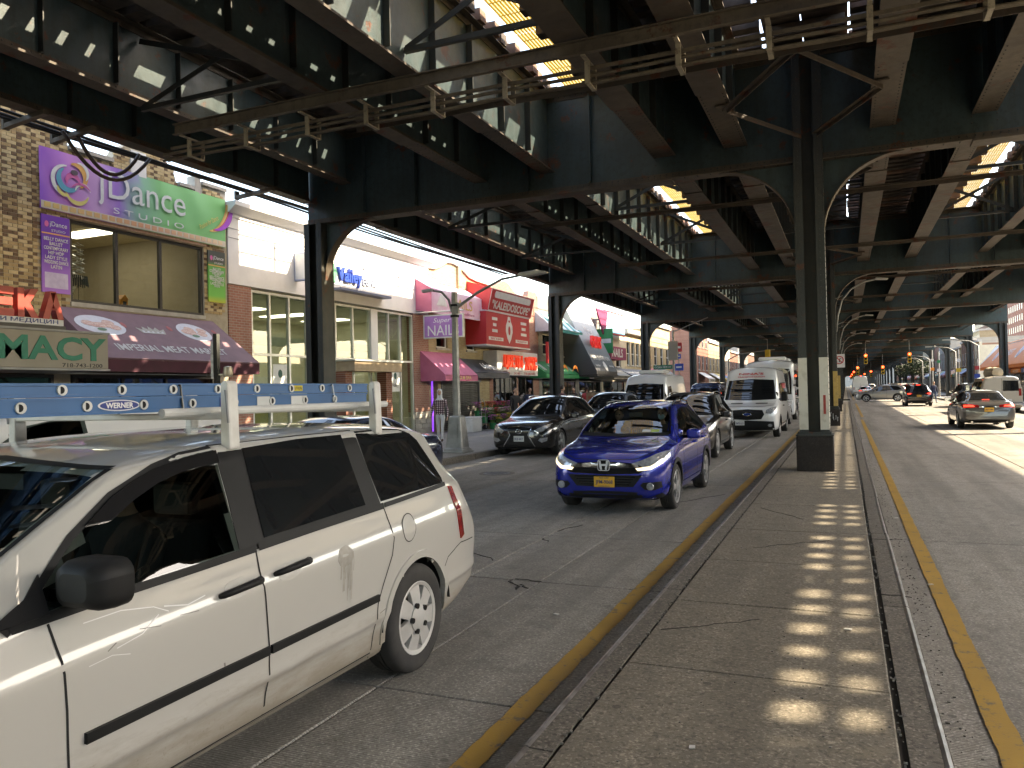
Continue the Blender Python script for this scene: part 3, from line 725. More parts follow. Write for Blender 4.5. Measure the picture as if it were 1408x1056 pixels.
# ================================================================== BUILDINGS ON THE LEFT
XF = -16.0
YR, ZU = (0, 1, 0), (0, 0, 1)
def brickmat(name, c1, c2, mortar, bw=0.21, bh=0.075, plane='yz'):
    if name in MATS: return MATS[name]
    m, t, b = newmat(name); setp(b, rough=0.85, spec=0.25)
    p = world_pos(t)
    sx = t.nodes.new('ShaderNodeSeparateXYZ'); t.links.new(p, sx.inputs[0])
    cb_ = t.nodes.new('ShaderNodeCombineXYZ'); t.links.new(sx.outputs[1 if plane == 'yz' else 0], cb_.inputs[0]); t.links.new(sx.outputs[2], cb_.inputs[1])
    br = t.nodes.new('ShaderNodeTexBrick'); br.inputs['Scale'].default_value = 1.0
    br.inputs['Color1'].default_value = c4(c1); br.inputs['Color2'].default_value = c4(c2); br.inputs['Mortar'].default_value = c4(mortar)
    br.inputs['Brick Width'].default_value = bw; br.inputs['Row Height'].default_value = bh; br.inputs['Mortar Size'].default_value = 0.008
    t.links.new(cb_.outputs[0], br.inputs['Vector'])
    st = ramp(t, noise(t, mapping(t, p, (1, 1, 0.35)), 1.3, 6, 0.65), 0.45, 0.8)
    t.links.new(mix(t, math_n(t, 'MULTIPLY', st, 0.4), br.outputs['Color'], tuple(x*0.5 for x in c2)), b.inputs['Base Color'])
    bump(t, b, math_n(t, 'MULTIPLY', br.outputs['Fac'], -1.0), 0.8, 0.008)
    MATS[name] = m; return m
B_tan = brickmat('tan_brick_far', (0.46, 0.37, 0.22), (0.30, 0.22, 0.12), (0.42, 0.37, 0.29))
B_yel = brickmat('yellow_brick', (0.52, 0.42, 0.25), (0.42, 0.32, 0.18), (0.42, 0.37, 0.28))
B_red = brickmat('red_brick', (0.32, 0.13, 0.085), (0.24, 0.09, 0.06), (0.34, 0.28, 0.24))
B_pink = brickmat('rose_brick', (0.40, 0.20, 0.145), (0.33, 0.15, 0.11), (0.40, 0.33, 0.28))
B_brown = brickmat('brown_brick', (0.20, 0.10, 0.07), (0.14, 0.07, 0.05), (0.25, 0.21, 0.18))
B_grey = brickmat('grey_brick', (0.32, 0.30, 0.27), (0.25, 0.23, 0.21), (0.36, 0.34, 0.32))
M_stucco = pm('white_stucco', (0.80, 0.79, 0.77), (0.74, 0.73, 0.71), scale=2, rough=0.85, wpos=True)
M_cream = pm('cream_stucco', (0.62, 0.54, 0.40), (0.54, 0.46, 0.34), scale=2, rough=0.85, wpos=True)
M_stone = pm('pale_stone', (0.48, 0.45, 0.40), (0.36, 0.33, 0.29), scale=3, rough=0.85, bstr=0.4, wpos=True)
M_dark = pm('dark_interior', (0.035, 0.032, 0.03), (0.02, 0.019, 0.018), rough=0.8)
M_mid = pm('dim_interior', (0.20, 0.17, 0.13), (0.14, 0.12, 0.09), rough=0.8)
M_tanroom = pm('tan_room', (0.40, 0.355, 0.27), (0.37, 0.325, 0.24), rough=0.8)
M_black = pm('black_frame', (0.018, 0.017, 0.017), (0.03, 0.027, 0.027), rough=0.45)
M_alu = pm('aluminium_frame', (0.62, 0.64, 0.64), (0.55, 0.57, 0.57), rough=0.35, metal=0.6)
M_greyframe = pm('grey_frame', (0.25, 0.25, 0.25), rough=0.5)
G_clear = glassmat('shop_glass', (0.82, 0.86, 0.84))
G_dim = glassmat('dim_glass', (0.5, 0.53, 0.53))
M_wht = pm('white_letter', (0.80, 0.80, 0.78), rough=0.5)
M_roof = pm('roof_tar', (0.08, 0.08, 0.08), rough=0.9)
def wall_holes(b, x0, x1, y0, y1, z0, z1, holes, plane='x'):
    ys = sorted({y0, y1} | {min(max(h[i], y0), y1) for h in holes for i in (0, 1)})
    zs = sorted({z0, z1} | {min(max(h[i], z0), z1) for h in holes for i in (2, 3)})
    for a, c in zip(ys, ys[1:]):
        run = None
        for d, e in zip(zs, zs[1:]):
            my, mz = (a+c)/2, (d+e)/2
            if any(h[0] < my < h[1] and h[2] < mz < h[3] for h in holes):
                if run: b.box(x0, x1, a, c, run[0], run[1]); run = None
            else: run = (run[0], e) if run else (d, e)
        if run: b.box(x0, x1, a, c, run[0], run[1])
def pane(t, y0, y1, z0, z1, x, mat=None, s=1, name='pane'):
    b = MB(); b.box(x-0.006, x+0.006, y0, y1, z0, z1); return b.obj(name, mat or G_clear, t)
def frame(t, y0, y1, z0, z1, x, w, mat, mulls=(), trans=(), d=0.08, name='window_frame'):
    b = MB(); b.box(x-d/2, x+d/2, y0, y1, z0, z0+w); b.box(x-d/2, x+d/2, y0, y1, z1-w, z1)
    b.box(x-d/2, x+d/2, y0, y0+w, z0+w, z1-w); b.box(x-d/2, x+d/2, y1-w, y1, z0+w, z1-w)
    for m in mulls: b.box(x-d/2+0.004, x+d/2-0.004, m-w/2, m+w/2, z0+w, z1-w)
    for z in trans:
        ms = [y0+w]+[q for m in mulls for q in (m-w/2, m+w/2)]+[y1-w]
        for a, c in zip(ms[::2], ms[1::2]): b.box(x-d/2+0.006, x+d/2-0.006, a, c, z-w/2, z+w/2)
    return b.obj(name, mat, t)
def gradient_mat(name, stops, axis='y', lo=0.0, hi=1.0, nz=0.0, rough=0.5, band=None, spots=None):
    """print on vinyl: colour stops along a world axis with soft noise swirls"""
    m, t, b = newmat(name); setp(b, rough=rough)
    sx = t.nodes.new('ShaderNodeSeparateXYZ'); p = world_pos(t); t.links.new(p, sx.inputs[0])
    mr = t.nodes.new('ShaderNodeMapRange'); mr.inputs['From Min'].default_value = lo; mr.inputs['From Max'].default_value = hi
    t.links.new(sx.outputs[{'x': 0, 'y': 1, 'z': 2}[axis]], mr.inputs['Value'])
    v = mr.outputs[0]
    if nz: v = math_n(t, 'ADD', v, math_n(t, 'MULTIPLY', math_n(t, 'SUBTRACT', noise(t, p, 0.9, 3, 0.6, 0.6), 0.5), nz))
    r = t.nodes.new('ShaderNodeValToRGB'); e = r.color_ramp.elements
    e[0].position = stops[0][0]; e[0].color = c4(stops[0][1]); e[1].position = stops[-1][0]; e[1].color = c4(stops[-1][1])
    for q, c in stops[1:-1]: x = e.new(q); x.color = c4(c)
    t.links.new(v, r.inputs[0]); t.links.new(r.outputs[0], b.inputs['Base Color']); return m
# ---- tan brick building with dance studio upstairs
bd = thing('brick_building', 'tan and brown brick building with the dance studio banner and wide upstairs window', 'building', (0, 0, 0))
HW = (12.25, 16.22, 4.05, 5.92)       # upstairs window
M_mortar = pm('mortar', (0.44, 0.38, 0.29), (0.36, 0.31, 0.23), scale=8, rough=0.95, wpos=True)
b = MB(); wall_holes(b, XF-0.3, XF-0.012, 2.0, 17.1, 2.95, 7.34, [HW])
wall_holes(b, XF-0.3, XF-0.012, 2.0, 17.1, 0.15, 2.95, [(9.2, 11.8, 0.16, 2.9), (12.2, 16.6, 0.16, 2.9), (3, 8.8, 0.16, 2.9)])
b.box(XF-0.3, XF-0.012, 2.0, 12.22, 7.34, 8.2)
gab = [(13.4, 7.34), (13.4, 7.62), (13.55, 7.85), (13.9, 8.12), (14.3, 8.22), (14.7, 8.15), (15.0, 7.98), (15.28, 7.66), (15.38, 7.34)]
b.prism(gab, XF-0.3, XF-0.012, 'yz'); b.obj('wall', M_mortar, bd)
b = MB(); b.box(XF-14, XF-0.3, 2.0, 2.3, 0.15, 7.3); b.box(XF-14, XF-0.3, 16.8, 17.1, 0.15, 7.3); b.box(XF-14, XF-13.7, 2.3, 16.8, 0.15, 7.3); b.obj('side_wall', B_tan, bd)
b = MB(); b.box(XF-14, XF-0.3, 2.0, 17.1, 6.9, 7.0); b.obj('roof', M_roof, bd)
cp = MB()
for a, c, z in ((2.0, 12.22, 8.2), (12.24, 13.4, 7.5), (15.4, 15.9, 7.42), (16.2, 17.1, 7.62)): cp.box(XF-0.32, XF+0.05, a, c, z, z+0.09)
cp.box(XF-0.25, XF+0.03, 15.93, 16.14, 7.34, 7.8); cp.box(XF-0.3, XF-0.012, 12.22, 13.4, 7.34, 7.5); cp.box(XF-0.3, XF-0.012, 15.4, 17.1, 7.34, 7.42); cp.box(XF-0.3, XF-0.012, 16.2, 17.1, 7.42, 7.62)
cp.obj('coping', M_stone, bd)
b = MB(); b.box(XF-0.02, XF+0.03, 13.9, 14.35, 7.34, 7.95); b.obj('stone_panel', M_stucco, bd)
# the bricks themselves
bmats = [pm('brick_cream', (0.62, 0.49, 0.28), (0.52, 0.40, 0.22), scale=9, rough=0.85, bstr=0.3), pm('brick_tan', (0.46, 0.33, 0.17), (0.36, 0.25, 0.12), scale=9, rough=0.85, bstr=0.3), pm('brick_brown', (0.20, 0.125, 0.07), (0.14, 0.085, 0.05), scale=9, rough=0.85, bstr=0.3)]
bricks = []
def inpoly(y, z):
    if 13.4 < y < 15.38 and z > 7.34:
        for (ya, za), (yb, zb) in zip(gab[1:], gab[2:]):
            if min(ya, yb) <= y <= max(ya, yb) and yb != ya: return z < za+(zb-za)*(y-ya)/(yb-ya)-0.06
        return False
    top = 8.17 if y < 12.12 else (7.47 if y < 13.4 else (7.38 if y < 16.2 else 7.58))
    return z < top
row = 0; z = 3.6
while z < 8.2:
    y = 9.2+(0.105 if row % 2 else 0.0); q = row % 2
    while y < 17.0:
        short = (q % 2 == 1); L_ = 0.098 if short else 0.205
        yc = y+L_/2; q += 1
        hide = (11.6 < yc < 16.9 and 6.08 < z < 7.28) or (HW[0]-0.06 < yc < HW[1]+0.06 and HW[2] < z < HW[3]+0.04) or (11.56 < yc < 12.16 and 4.25 < z < 5.86) or (16.36 < yc < 16.94 and 4.5 < z < 5.8) or (yc > 12.2 and z < 4.1) or (13.88 < yc < 14.37 and z > 7.34)
        if y+L_ < 17.08 and not hide and inpoly(yc, z+0.035): bricks.append((yc, z, short))
        y += L_+0.011
    z += 0.076; row += 1
bricks.sort(key=lambda k: (k[0]-9.2)**2+(k[1]-6)**2*0.2)
bmesh_ = {}
for sh in (True, False):
    for mi, mm in enumerate(bmats):
        b = MB(); L_ = 0.098 if sh else 0.205; b.box(-0.02, 0.012, -L_/2, L_/2, 0, 0.065); bmesh_[(sh, mi)] = b.mesh('brick', mm)
rest = MB()
for n, (yc, z, sh) in enumerate(bricks):
    mi = rnd.choices((0, 1, 2), (1, 3, 6) if sh else (7, 4, 1))[0]
    px = XF-0.012+rnd.uniform(-0.003, 0.003)
    if n < 295: link('brick', bmesh_[(sh, mi)], bd, (px, yc, z))
    else:
        L_ = 0.098 if sh else 0.205; rest.mi = mi; rest.box(px-0.02, px+0.012, yc-L_/2, yc+L_/2, z, z+0.065)
rest.obj('bricks', bmats, bd, kind='stuff', fix=False)
# upstairs window and the room behind it
wn = frame(bd, HW[0], HW[1], HW[2], HW[3], XF-0.10, 0.07, M_black, mulls=(13.51, 14.82), d=0.1, name='window')
for a, c in ((12.32, 13.475), (13.545, 14.785), (14.855, 16.15)): pane(wn, a, c, HW[2]+0.07, HW[3]-0.07, XF-0.10, G_clear)
b = MB(); b.box(XF-5, XF-4.9, 11, 17, 3.6, 6.6); b.box(XF-5, XF-0.31, 11.0, 11.1, 3.6, 6.6); b.box(XF-5, XF-0.31, 16.4, 16.5, 3.6, 6.6); b.box(XF-5, XF-0.31, 11.1, 16.4, 3.6, 3.7); b.obj('room_wall', M_tanroom, bd)
b = MB(); b.box(XF-5, XF-0.31, 11.1, 16.4, 6.35, 6.45); b.obj('room_ceiling', pm('cream_ceiling', (0.66, 0.58, 0.42)), bd)
b = MB(); b.box(XF-0.34, XF+0.03, HW[0]-0.02, HW[1]+0.02, HW[2]-0.10, HW[2]); b.obj('window_sill', M_stone, bd)
b = MB(); b.box(XF-0.003, XF+0.018, HW[0]-0.1, HW[1]+0.1, HW[3]+0.03, HW[3]+0.11); b.obj('lintel', pm('lintel_brick', (0.48, 0.30, 0.2), (0.36, 0.2, 0.13), scale=18, wpos=True), bd)
N_glow = emis('room_glow', (1.0, 0.96, 0.88), 1.1)  # emission added to brighten the rooms behind the glass
for yy in (12.6, 14.9):
    b = MB(); b.box(XF-3.6, XF-1.4, yy-0.3, yy+0.3, 6.325, 6.348); b.obj('ceiling_glow', N_glow, bd)  # glowing panels added to lift the dark dance room
# ornaments on the sill
t = thing('ornament', 'silver twisted wire ornament hanging behind the upstairs dance studio window', 'ornament', (XF-0.45, 12.78, 4.75))
b = MB()
for k in range(26):
    a = k*0.9; b.tube([(0.12*math.cos(a)*(1-0.02*k), 0.16*math.sin(a)*(1-0.02*k), 0.03*k-0.1), (0.10*math.cos(a+2), 0.13*math.sin(a+2), 0.03*k), (0.14*math.cos(a+3.6)*(1-0.015*k), 0.14*math.sin(a+3.6), 0.03*k-0.05)], 0.012, 4)
b.obj('wire_body', pm('silver', (0.75, 0.75, 0.74), rough=0.3, metal=0.7), t)
b = MB()
for k in range(26):
    a = k*2*math.pi/26; b.tube([(0.15*math.cos(a), 0.2*math.sin(a), -0.02), (0.17*math.cos(a), 0.23*math.sin(a), -0.22-0.06*rnd.random())], 0.015, 4)
b.obj('fringe', pm('dark_fringe', (0.10, 0.11, 0.12), rough=0.4, metal=0.4), t)
b = MB(); b.cyl((0, 0, -0.1), (0, 0, -0.6), 0.006, 5); b.obj('cord', M_black, t)
t = thing('vase', 'pale woven vase on the sill of the upstairs window', 'vase', (XF-0.45, 12.5, 4.05))
b = MB(); b.lathe([(0, 0), (0.10, 0), (0.11, 0.02), (0.085, 0.12), (0.10, 0.25), (0.17, 0.37), (0.175, 0.40), (0.15, 0.39), (0.085, 0.25), (0.07, 0.05), (0, 0.04)], n=18); b.obj('body', pm('wicker', (0.72, 0.68, 0.55), (0.55, 0.5, 0.4), scale=40), t, smooth=True)
b = MB()
for z in (0.16, 0.24, 0.32): b.lathe([(0.085+z*0.19, z), (0.098+z*0.19, z+0.012), (0.085+z*0.19, z+0.024)], n=18)
b.obj('rings', pm('wicker_dark', (0.55, 0.5, 0.38)), t)
t = thing('lantern', 'small orange lantern on the sill of the upstairs window', 'lantern', (XF-0.40, 13.92, 4.05))
b = MB(); b.cbox((0, 0, 0.12), (0.2, 0.2, 0.22)); b.prism([(-0.12, 0.235), (0.12, 0.235), (0.0, 0.36)], -0.12, 0.12, 'yz'); b.obj('body', pm('orange_glaze', (0.75, 0.30, 0.04), rough=0.4), t, bevel=0.01)
b = MB(); b.box(0.101, 0.106, -0.05, 0.05, 0.06, 0.19); b.obj('opening', M_dark, t)
# ---- dance banner
XB = XF+0.045
bn = thing('banner', 'long purple to green dance studio banner above the upstairs window', 'banner', (0, 0, 0))
M_bn = gradient_mat('banner_print', [(0, (0.30, 0.10, 0.60)), (0.12, (0.55, 0.22, 0.62)), (0.26, (0.60, 0.36, 0.66)), (0.36, (0.34, 0.16, 0.60)), (0.48, (0.24, 0.50, 0.34)), (0.6, (0.22, 0.58, 0.22)), (1, (0.17, 0.52, 0.17))], 'y', 11.51, 17.02, nz=0.16)
b = MB()
rows = []
for i in range(40):
    y = 11.51+5.51*i/39
    rows.append([(XB-0.01+0.012*math.sin(i*0.9+j)*(0.3+j*0.1), y, 6.02+(7.38-6.02)*j/6) for j in range(7)])
b.grid(rows); b.obj('sheet', M_bn, bn, smooth='all')
letter('lettering', 'jDance', M_wht, (XB+0.014, 14.25, 6.83), YR, ZU, bn, width=2.62, height=0.86)
letter('lettering', 'S T U D I O', M_wht, (XB+0.014, 14.42, 6.34), YR, ZU, bn, width=2.15, height=0.14)
M_or = pm('print_orange', (0.80, 0.42, 0.12)); M_ye = pm('print_yellow', (0.80, 0.68, 0.22)); M_pu = pm('print_purple', (0.42, 0.06, 0.62)); M_tq = pm('print_teal', (0.10, 0.40, 0.55)); M_pk = pm('print_pink', (0.75, 0.16, 0.42)); M_dk = pm('print_dark', (0.10, 0.07, 0.09))
def ribbon(parent, pts, w0, w1, x, mat, name='swirl'):
    b = MB(); n = len(pts); rows = []
    for i, (y, z) in enumerate(pts):
        a = Vector(pts[min(i+1, n-1)])-Vector(pts[max(i-1, 0)]); a.normalize(); q = Vector((-a.y, a.x)); w = (w0+(w1-w0)*i/(n-1))*math.sin(math.pi*(0.08+0.84*i/(n-1)))
        rows.append([(x, y+q.x*w, z+q.y*w), (x, y-q.x*w, z-q.y*w)])
    b.grid(rows); return b.obj(name, mat, parent)
def arc(cy, cz, r, a0, a1, n=14, ry=None): return [(cy+r*math.cos(math.radians(a0+(a1-a0)*i/n)), cz+(ry or r)*math.sin(math.radians(a0+(a1-a0)*i/n))) for i in range(n+1)]
for k, (cy, cz, r, a0, a1, mm, w) in enumerate(((12.15, 6.75, 0.34, 90, 270, M_wht, 0.05), (12.2, 6.8, 0.25, 120, 330, M_tq, 0.07), (12.35, 6.9, 0.27, -60, 110, M_or, 0.07), (12.4, 6.6, 0.3, 200, 340, M_ye, 0.05), (12.3, 6.75, 0.16, 0, 200, M_pk, 0.06), (12.55, 6.55, 0.2, 20, 170, M_wht, 0.035), (12.1, 6.6, 0.18, 180, 300, M_ye, 0.045), (12.45, 7.0, 0.22, -40, 100, M_wht, 0.04), (12.5, 6.45, 0.3, 40, 140, M_pk, 0.03))):
    ribbon(bn, arc(cy, cz, r, a0, a1), w, w, XB+0.008+0.0012*k, mm)
b = MB(); b.prism(ell(12.33, 6.98, 0.09, 0.06, 12), XB+0.02, XB+0.023, 'yz'); b.obj('emblem_head', M_dk, bn)
for k, mm in enumerate((M_or, M_ye, pm('print_red', (0.75, 0.12, 0.10)), M_pu)):
    ribbon(bn, arc(16.35+0.06*k, 7.15+0.02*k, 0.72, -85, 8, 14, 0.75), 0.06, 0.10, XB+0.008+0.001*k, mm)
letter('lettering', 'Passion for Dance', M_ye, (XB+0.016, 16.38, 6.63), (0, 0.86, 0.5), ZU, bn, width=0.78, height=0.13, shear=0.3)
b = MB()
for i in range(26):
    y = 11.6+0.205*i
    b.box(XB+0.004, XB+0.009, y, y+0.15, 6.07+rnd.uniform(0, 0.01), 6.18)
b.obj('film_strip', gradient_mat('film_print', [(0, M_ye and (0.75, 0.55, 0.2)), (0.5, (0.7, 0.35, 0.2)), (1, (0.8, 0.62, 0.4))], 'y', 11.5, 17), bn)
b = MB(); b.box(XB+0.0015, XB+0.003, 11.53, 17.0, 6.035, 6.20); b.obj('film_ground', pm('film_ground', (0.72, 0.64, 0.52)), bn)
def class_panel(label, y0, y1, z0, z1, base, names, dark):
    p = thing('class_list_sign', label, 'sign')
    b = MB(); b.box(XB-0.03, XB, y0, y1, z0, z1); b.obj('panel', base, p)
    n = len(names); zt = z1-0.48; dz = (zt-(z0+(z1-z0)*0.30))/n
    letter('lettering', 'jDance', M_wht, (XB+0.003, (y0+y1)/2+0.06, z1-0.2), YR, ZU, p, width=(y1-y0)*0.62)
    letter('lettering', 'STUDIO', M_wht, (XB+0.003, (y0+y1)/2+0.06, z1-0.33), YR, ZU, p, width=(y1-y0)*0.5, height=0.05)
    b = MB(); b.prism(ell(y0+0.12, z1-0.2, 0.05, 0.07, 10), XB+0.001, XB+0.003, 'yz'); b.obj('emblem', M_pk, p)
    b = MB(); b.box(XB+0.001, XB+0.003, y0, y1, z1-0.42, z1-0.39); b.obj('rule', M_or, p)
    for i, s_ in enumerate(names): letter('lettering', s_, M_wht, (XB+0.003, (y0+y1)/2, zt-dz*(i+0.4)), YR, ZU, p, width=min((y1-y0)*0.86, (y1-y0)*0.078*len(s_)), height=0.075, bold=0.01)
    if dark:
        b = MB(); b.box(XB+0.001, XB+0.003, y0+0.06, y1-0.06, z0+0.10, z0+(z1-z0)*0.26); b.obj('photo_print', pm('pale_print', (0.62, 0.55, 0.72), (0.5, 0.42, 0.62), scale=7), p)
    return p
M_purp = gradient_mat('purple_print', [(0, (0.42, 0.16, 0.62)), (0.3, (0.30, 0.12, 0.55)), (0.5, (0.15, 0.04, 0.42)), (1, (0.17, 0.04, 0.45))], 'z', 4.19, 5.9, nz=0.1)
M_grn = gradient_mat('green_print', [(0, (0.55, 0.5, 0.05)), (0.14, (0.14, 0.5, 0.08)), (0.7, (0.10, 0.38, 0.07)), (0.78, (0.06, 0.07, 0.05)), (1, (0.05, 0.06, 0.05))], 'z', 4.43, 5.88, nz=0.05)
class_panel('purple vertical sign listing dance classes left of the upstairs window', 11.53, 12.2, 4.2, 5.9, M_purp, ['BELLY DANCE', 'BALLET', 'CONTEMPORARY', 'HIP HOP', 'LADY STYLE', 'WEDDING DANCE', 'LATIN'], True)
class_panel('green vertical sign listing dance classes right of the upstairs window', 16.34, 16.97, 4.45, 5.87, M_grn, ['BALLET', 'CONTEMPORARY', 'HIP HOP', 'JAZZ', 'BELLY DANCE', 'WEDDING DANCE', 'LATIN', 'LADY STYLE', 'KIDS'], False)
# ---- awnings
def awning(name, label, y0, y1, ztop, zfront, zval, out, mat, valmat, x=None, rz=0):
    x = XF if x is None else x
    t = thing(name, label, 'awning', (x, 0, 0))
    b = MB(); b.prism([(0.0, ztop), (0.0, ztop-0.03), (out-0.02, zfront-0.03), (out, zfront)], y0, y1, 'xz'); b.obj('canopy', mat, t)
    b = MB(); b.box(out-0.022, out-0.002, y0, y1, zval, zfront-0.035); b.obj('valance', valmat, t)
    for s, y in ((0, y0), (1, y1)):
        yy = (y-0.014, y-0.002) if s == 0 else (y+0.002, y+0.014)
        b = MB(); b.prism([(0.0, ztop), (out, zfront), (out, zval), (0.0, zval)], yy[0], yy[1], 'xz'); b.obj('side_panel', mat, t)
    b = MB()
    n = max(2, int((y1-y0)/1.2))
    for i in range(n+1):
        y = y0+0.03+(y1-y0-0.06)*i/n; b.bar((0.02, y, ztop-0.06), (out-0.04, y, zfront-0.06), 0.025, 0.025)
    b.box(0.02, 0.05, y0+0.02, y1-0.02, zval, zval+0.03); b.obj('frame', M_alu, t)
    return t
def on_slope(t, y, f, out, ztop, zfront, body, mat, **k):
    s = Vector((out, 0, zfront-ztop)); up = -s.normalized(); nrm = Vector((0, 1, 0)).cross(up)
    p = Vector((0, y, ztop))+s*f+nrm*0.006
    return letter('lettering', body, mat, p, YR, up, t, **k)
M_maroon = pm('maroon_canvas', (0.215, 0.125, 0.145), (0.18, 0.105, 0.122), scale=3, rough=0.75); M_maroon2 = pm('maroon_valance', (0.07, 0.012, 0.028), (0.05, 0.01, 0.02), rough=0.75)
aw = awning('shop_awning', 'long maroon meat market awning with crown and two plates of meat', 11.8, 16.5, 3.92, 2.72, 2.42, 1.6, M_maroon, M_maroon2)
AO, AT, AF = 1.6, 3.92, 2.72
on_slope(aw, 14.02, 0.78, AO, AT, AF, 'IMPERIAL MEAT MARKET', pm('print_grey', (0.55, 0.53, 0.52)), width=3.3, height=0.26, bold=0.01)
def slope_disc(t, y, f, rx, ry, mat, lift=0.004, n=24, name='print', rot=0.0):
    s = Vector((AO, 0, AF-AT)); up = -s.normalized(); nrm = Vector((0, 1, 0)).cross(up); p = Vector((0, y, AT))+s*f+nrm*lift
    b = MB(); b.prism(ell(0, 0, rx, ry, n), 0, 0.003, 'xy'); o = b.obj(name, mat, t); o.matrix_local = basis(YR, up, p); return o
M_plate = pm('plate_print', (0.62, 0.62, 0.66), (0.55, 0.53, 0.58), scale=9); M_meat = pm('meat_print', (0.50, 0.24, 0.20), (0.68, 0.52, 0.44), scale=16); M_herb = pm('herb_print', (0.12, 0.22, 0.14))
for y, r in ((12.55, 0.62), (15.3, 0.52)):
    slope_disc(aw, y, 0.34, r, 0.40, M_plate, 0.004, name='plate_print')
    for k in range(7): slope_disc(aw, y+rnd.uniform(-0.36, 0.36)*r/0.62, 0.34+rnd.uniform(-0.07, 0.07), 0.16, 0.11, M_meat, 0.008+0.001*k, 10, 'meat_print')
    slope_disc(aw, y-0.1, 0.44, 0.12, 0.06, M_herb, 0.018, 10, 'herb_print')
M_crn = pm('crown_print', (0.42, 0.40, 0.36), (0.28, 0.26, 0.22), scale=20)
s = Vector((AO, 0, AF-AT)); up = -s.normalized(); nrm = Vector((0, 1, 0)).cross(up)
b = MB(); b.prism([(-0.34, -0.13), (0.34, -0.13), (0.42, 0.10), (0.25, 0.02), (0.2, 0.16), (0.07, 0.04), (0, 0.2), (-0.07, 0.04), (-0.2, 0.16), (-0.25, 0.02), (-0.42, 0.10)], 0, 0.003, 'xy')
o = b.obj('crown_print', M_crn, aw); o.matrix_local = basis(YR, up, Vector((0, 13.9, AT))+s*0.38+nrm*0.004)
b = MB()
for k in range(5): b.prism(ell(-0.28+0.14*k, -0.06, 0.035, 0.03, 8), 0.003, 0.006, 'xy')
b.prism([(-0.30, -0.12), (0.30, -0.12), (0.30, -0.10), (-0.30, -0.10)], 0.003, 0.006, 'xy')
o = b.obj('crown_jewels', M_plate, aw); o.matrix_local = basis(YR, up, Vector((0, 13.9, AT))+s*0.38+nrm*0.004)
for y in (13.2, 14.55, 16.05):
    o = slope_disc(aw, y, 0.30, 0.07, 0.12, pm('red_print', (0.40, 0.10, 0.10)), 0.006, 6, 'red_print')
# small shops under the awning: dark glazed fronts with shelves
def shopfront(y0, y1, label_name, parent, zt=2.4, mulls=(), glass=None, back=3.0, shelves=True, x=XF, frame_m=None, door=None):
    f = frame(parent, y0, y1, 0.25, zt, x-0.05, 0.07, frame_m or M_black, mulls=mulls, d=0.09, name='shop_window')
    ms = [y0+0.07]+[q for m in mulls for q in (m-0.035, m+0.035)]+[y1-0.07]
    for a, c in zip(ms[::2], ms[1::2]): pane(f, a, c, 0.32, zt-0.07, x-0.05, glass or G_dim)
    b = MB(); b.box(x-back-0.1, x-back, y0, y1, 0.15, zt+0.5); b.box(x-back, x-0.31, y0-0.1, y0, 0.15, zt+0.5); b.box(x-back, x-0.31, y1, y1+0.1, 0.15, zt+0.5); b.box(x-back, x-0.31, y0, y1, zt+0.5, zt+0.6); b.box(x-back, x-0.31, y0, y1, 0.12, 0.16)
    b.obj('shop_interior', M_mid, parent)
    if shelves:
        cols = [pm('goods_%d' % i, c, tuple(min(1, v*1.5) for v in c), scale=20, wpos=True) for i, c in enumerate(((0.35, 0.1, 0.08), (0.45, 0.4, 0.3), (0.12, 0.2, 0.12), (0.4, 0.3, 0.1), (0.2, 0.2, 0.26)))]
        b = MB()
        for z in (0.7, 1.15, 1.6, 2.05): b.box(x-1.3, x-0.9, y0+0.15, y1-0.15, z, z+0.03)
        b.obj('shelf', M_dark, parent)
        b = MB()
        y = y0+0.2
        while y < y1-0.3:
            for z in (0.731, 1.181, 1.631, 2.081):
                if rnd.random() < 0.85:
                    b.mi = rnd.randrange(5); b.box(x-1.25, x-0.95, y, y+rnd.uniform(0.08, 0.2), z, z+rnd.uniform(0.12, 0.32))
            y += 0.22
        b.obj('goods', cols, parent, kind='stuff', fix=False)
shopfront(12.25, 16.55, 'meat', bd, mulls=(13.6, 14.9))
shopfront(3.0, 8.8, 'ph', bd, mulls=(5, 7)); shopfront(9.2, 11.8, 'ph2', bd, mulls=(10.4,))
# ---- pharmacy sign box and red cyrillic letters
t = thing('pharmacy_sign', 'beige box sign with green PHARMACY lettering above the shop', 'sign', (0, 0, 0))
M_beige = pm('beige_panel', (0.30, 0.27, 0.225), (0.27, 0.245, 0.20), scale=2, rough=0.6)
b = MB(); b.box(-15.95, -14.25, 6.6, 11.74, 2.465, 3.18); b.obj('box', M_beige, t, bevel=0.01)
b = MB(); b.box(-15.98, -14.22, 6.58, 11.76, 3.182, 3.225); b.box(-15.98, -14.22, 6.58, 11.76, 2.42, 2.462); b.obj('trim', M_greyframe, t)
letter('lettering', 'PHARMACY', pm('green_letter', (0.015, 0.20, 0.13)), (-14.248, 9.52, 2.855), YR, ZU, t, width=4.32, height=0.475, bold=0.03, depth=0.012)
letter('lettering', '718-743-1200', M_black, (-14.248, 11.14, 2.527), YR, ZU, t, width=0.9, height=0.08, bold=0.012)
t = thing('channel_letters', 'big red cyrillic letters standing on the ledge above the pharmacy sign', 'sign')
M_redl = pm('red_letter', (0.42, 0.05, 0.035), (0.34, 0.04, 0.03), rough=0.45)
for i, ch in enumerate('АПТЕКА'):
    letter('letter', ch, M_redl, (-14.65, 8.12+0.516*i, 3.725), YR, ZU, t, width=0.455 if ch != 'К' else 0.425, height=0.56, bold=0.07, depth=0.16)
b = MB(); b.box(-14.75, -14.66, 6.6, 10.9, 3.43, 3.47); b.obj('rail', M_greyframe, t)
t = thing('insurance_sign', 'narrow white strip sign with dark blue cyrillic words below red letters', 'sign')
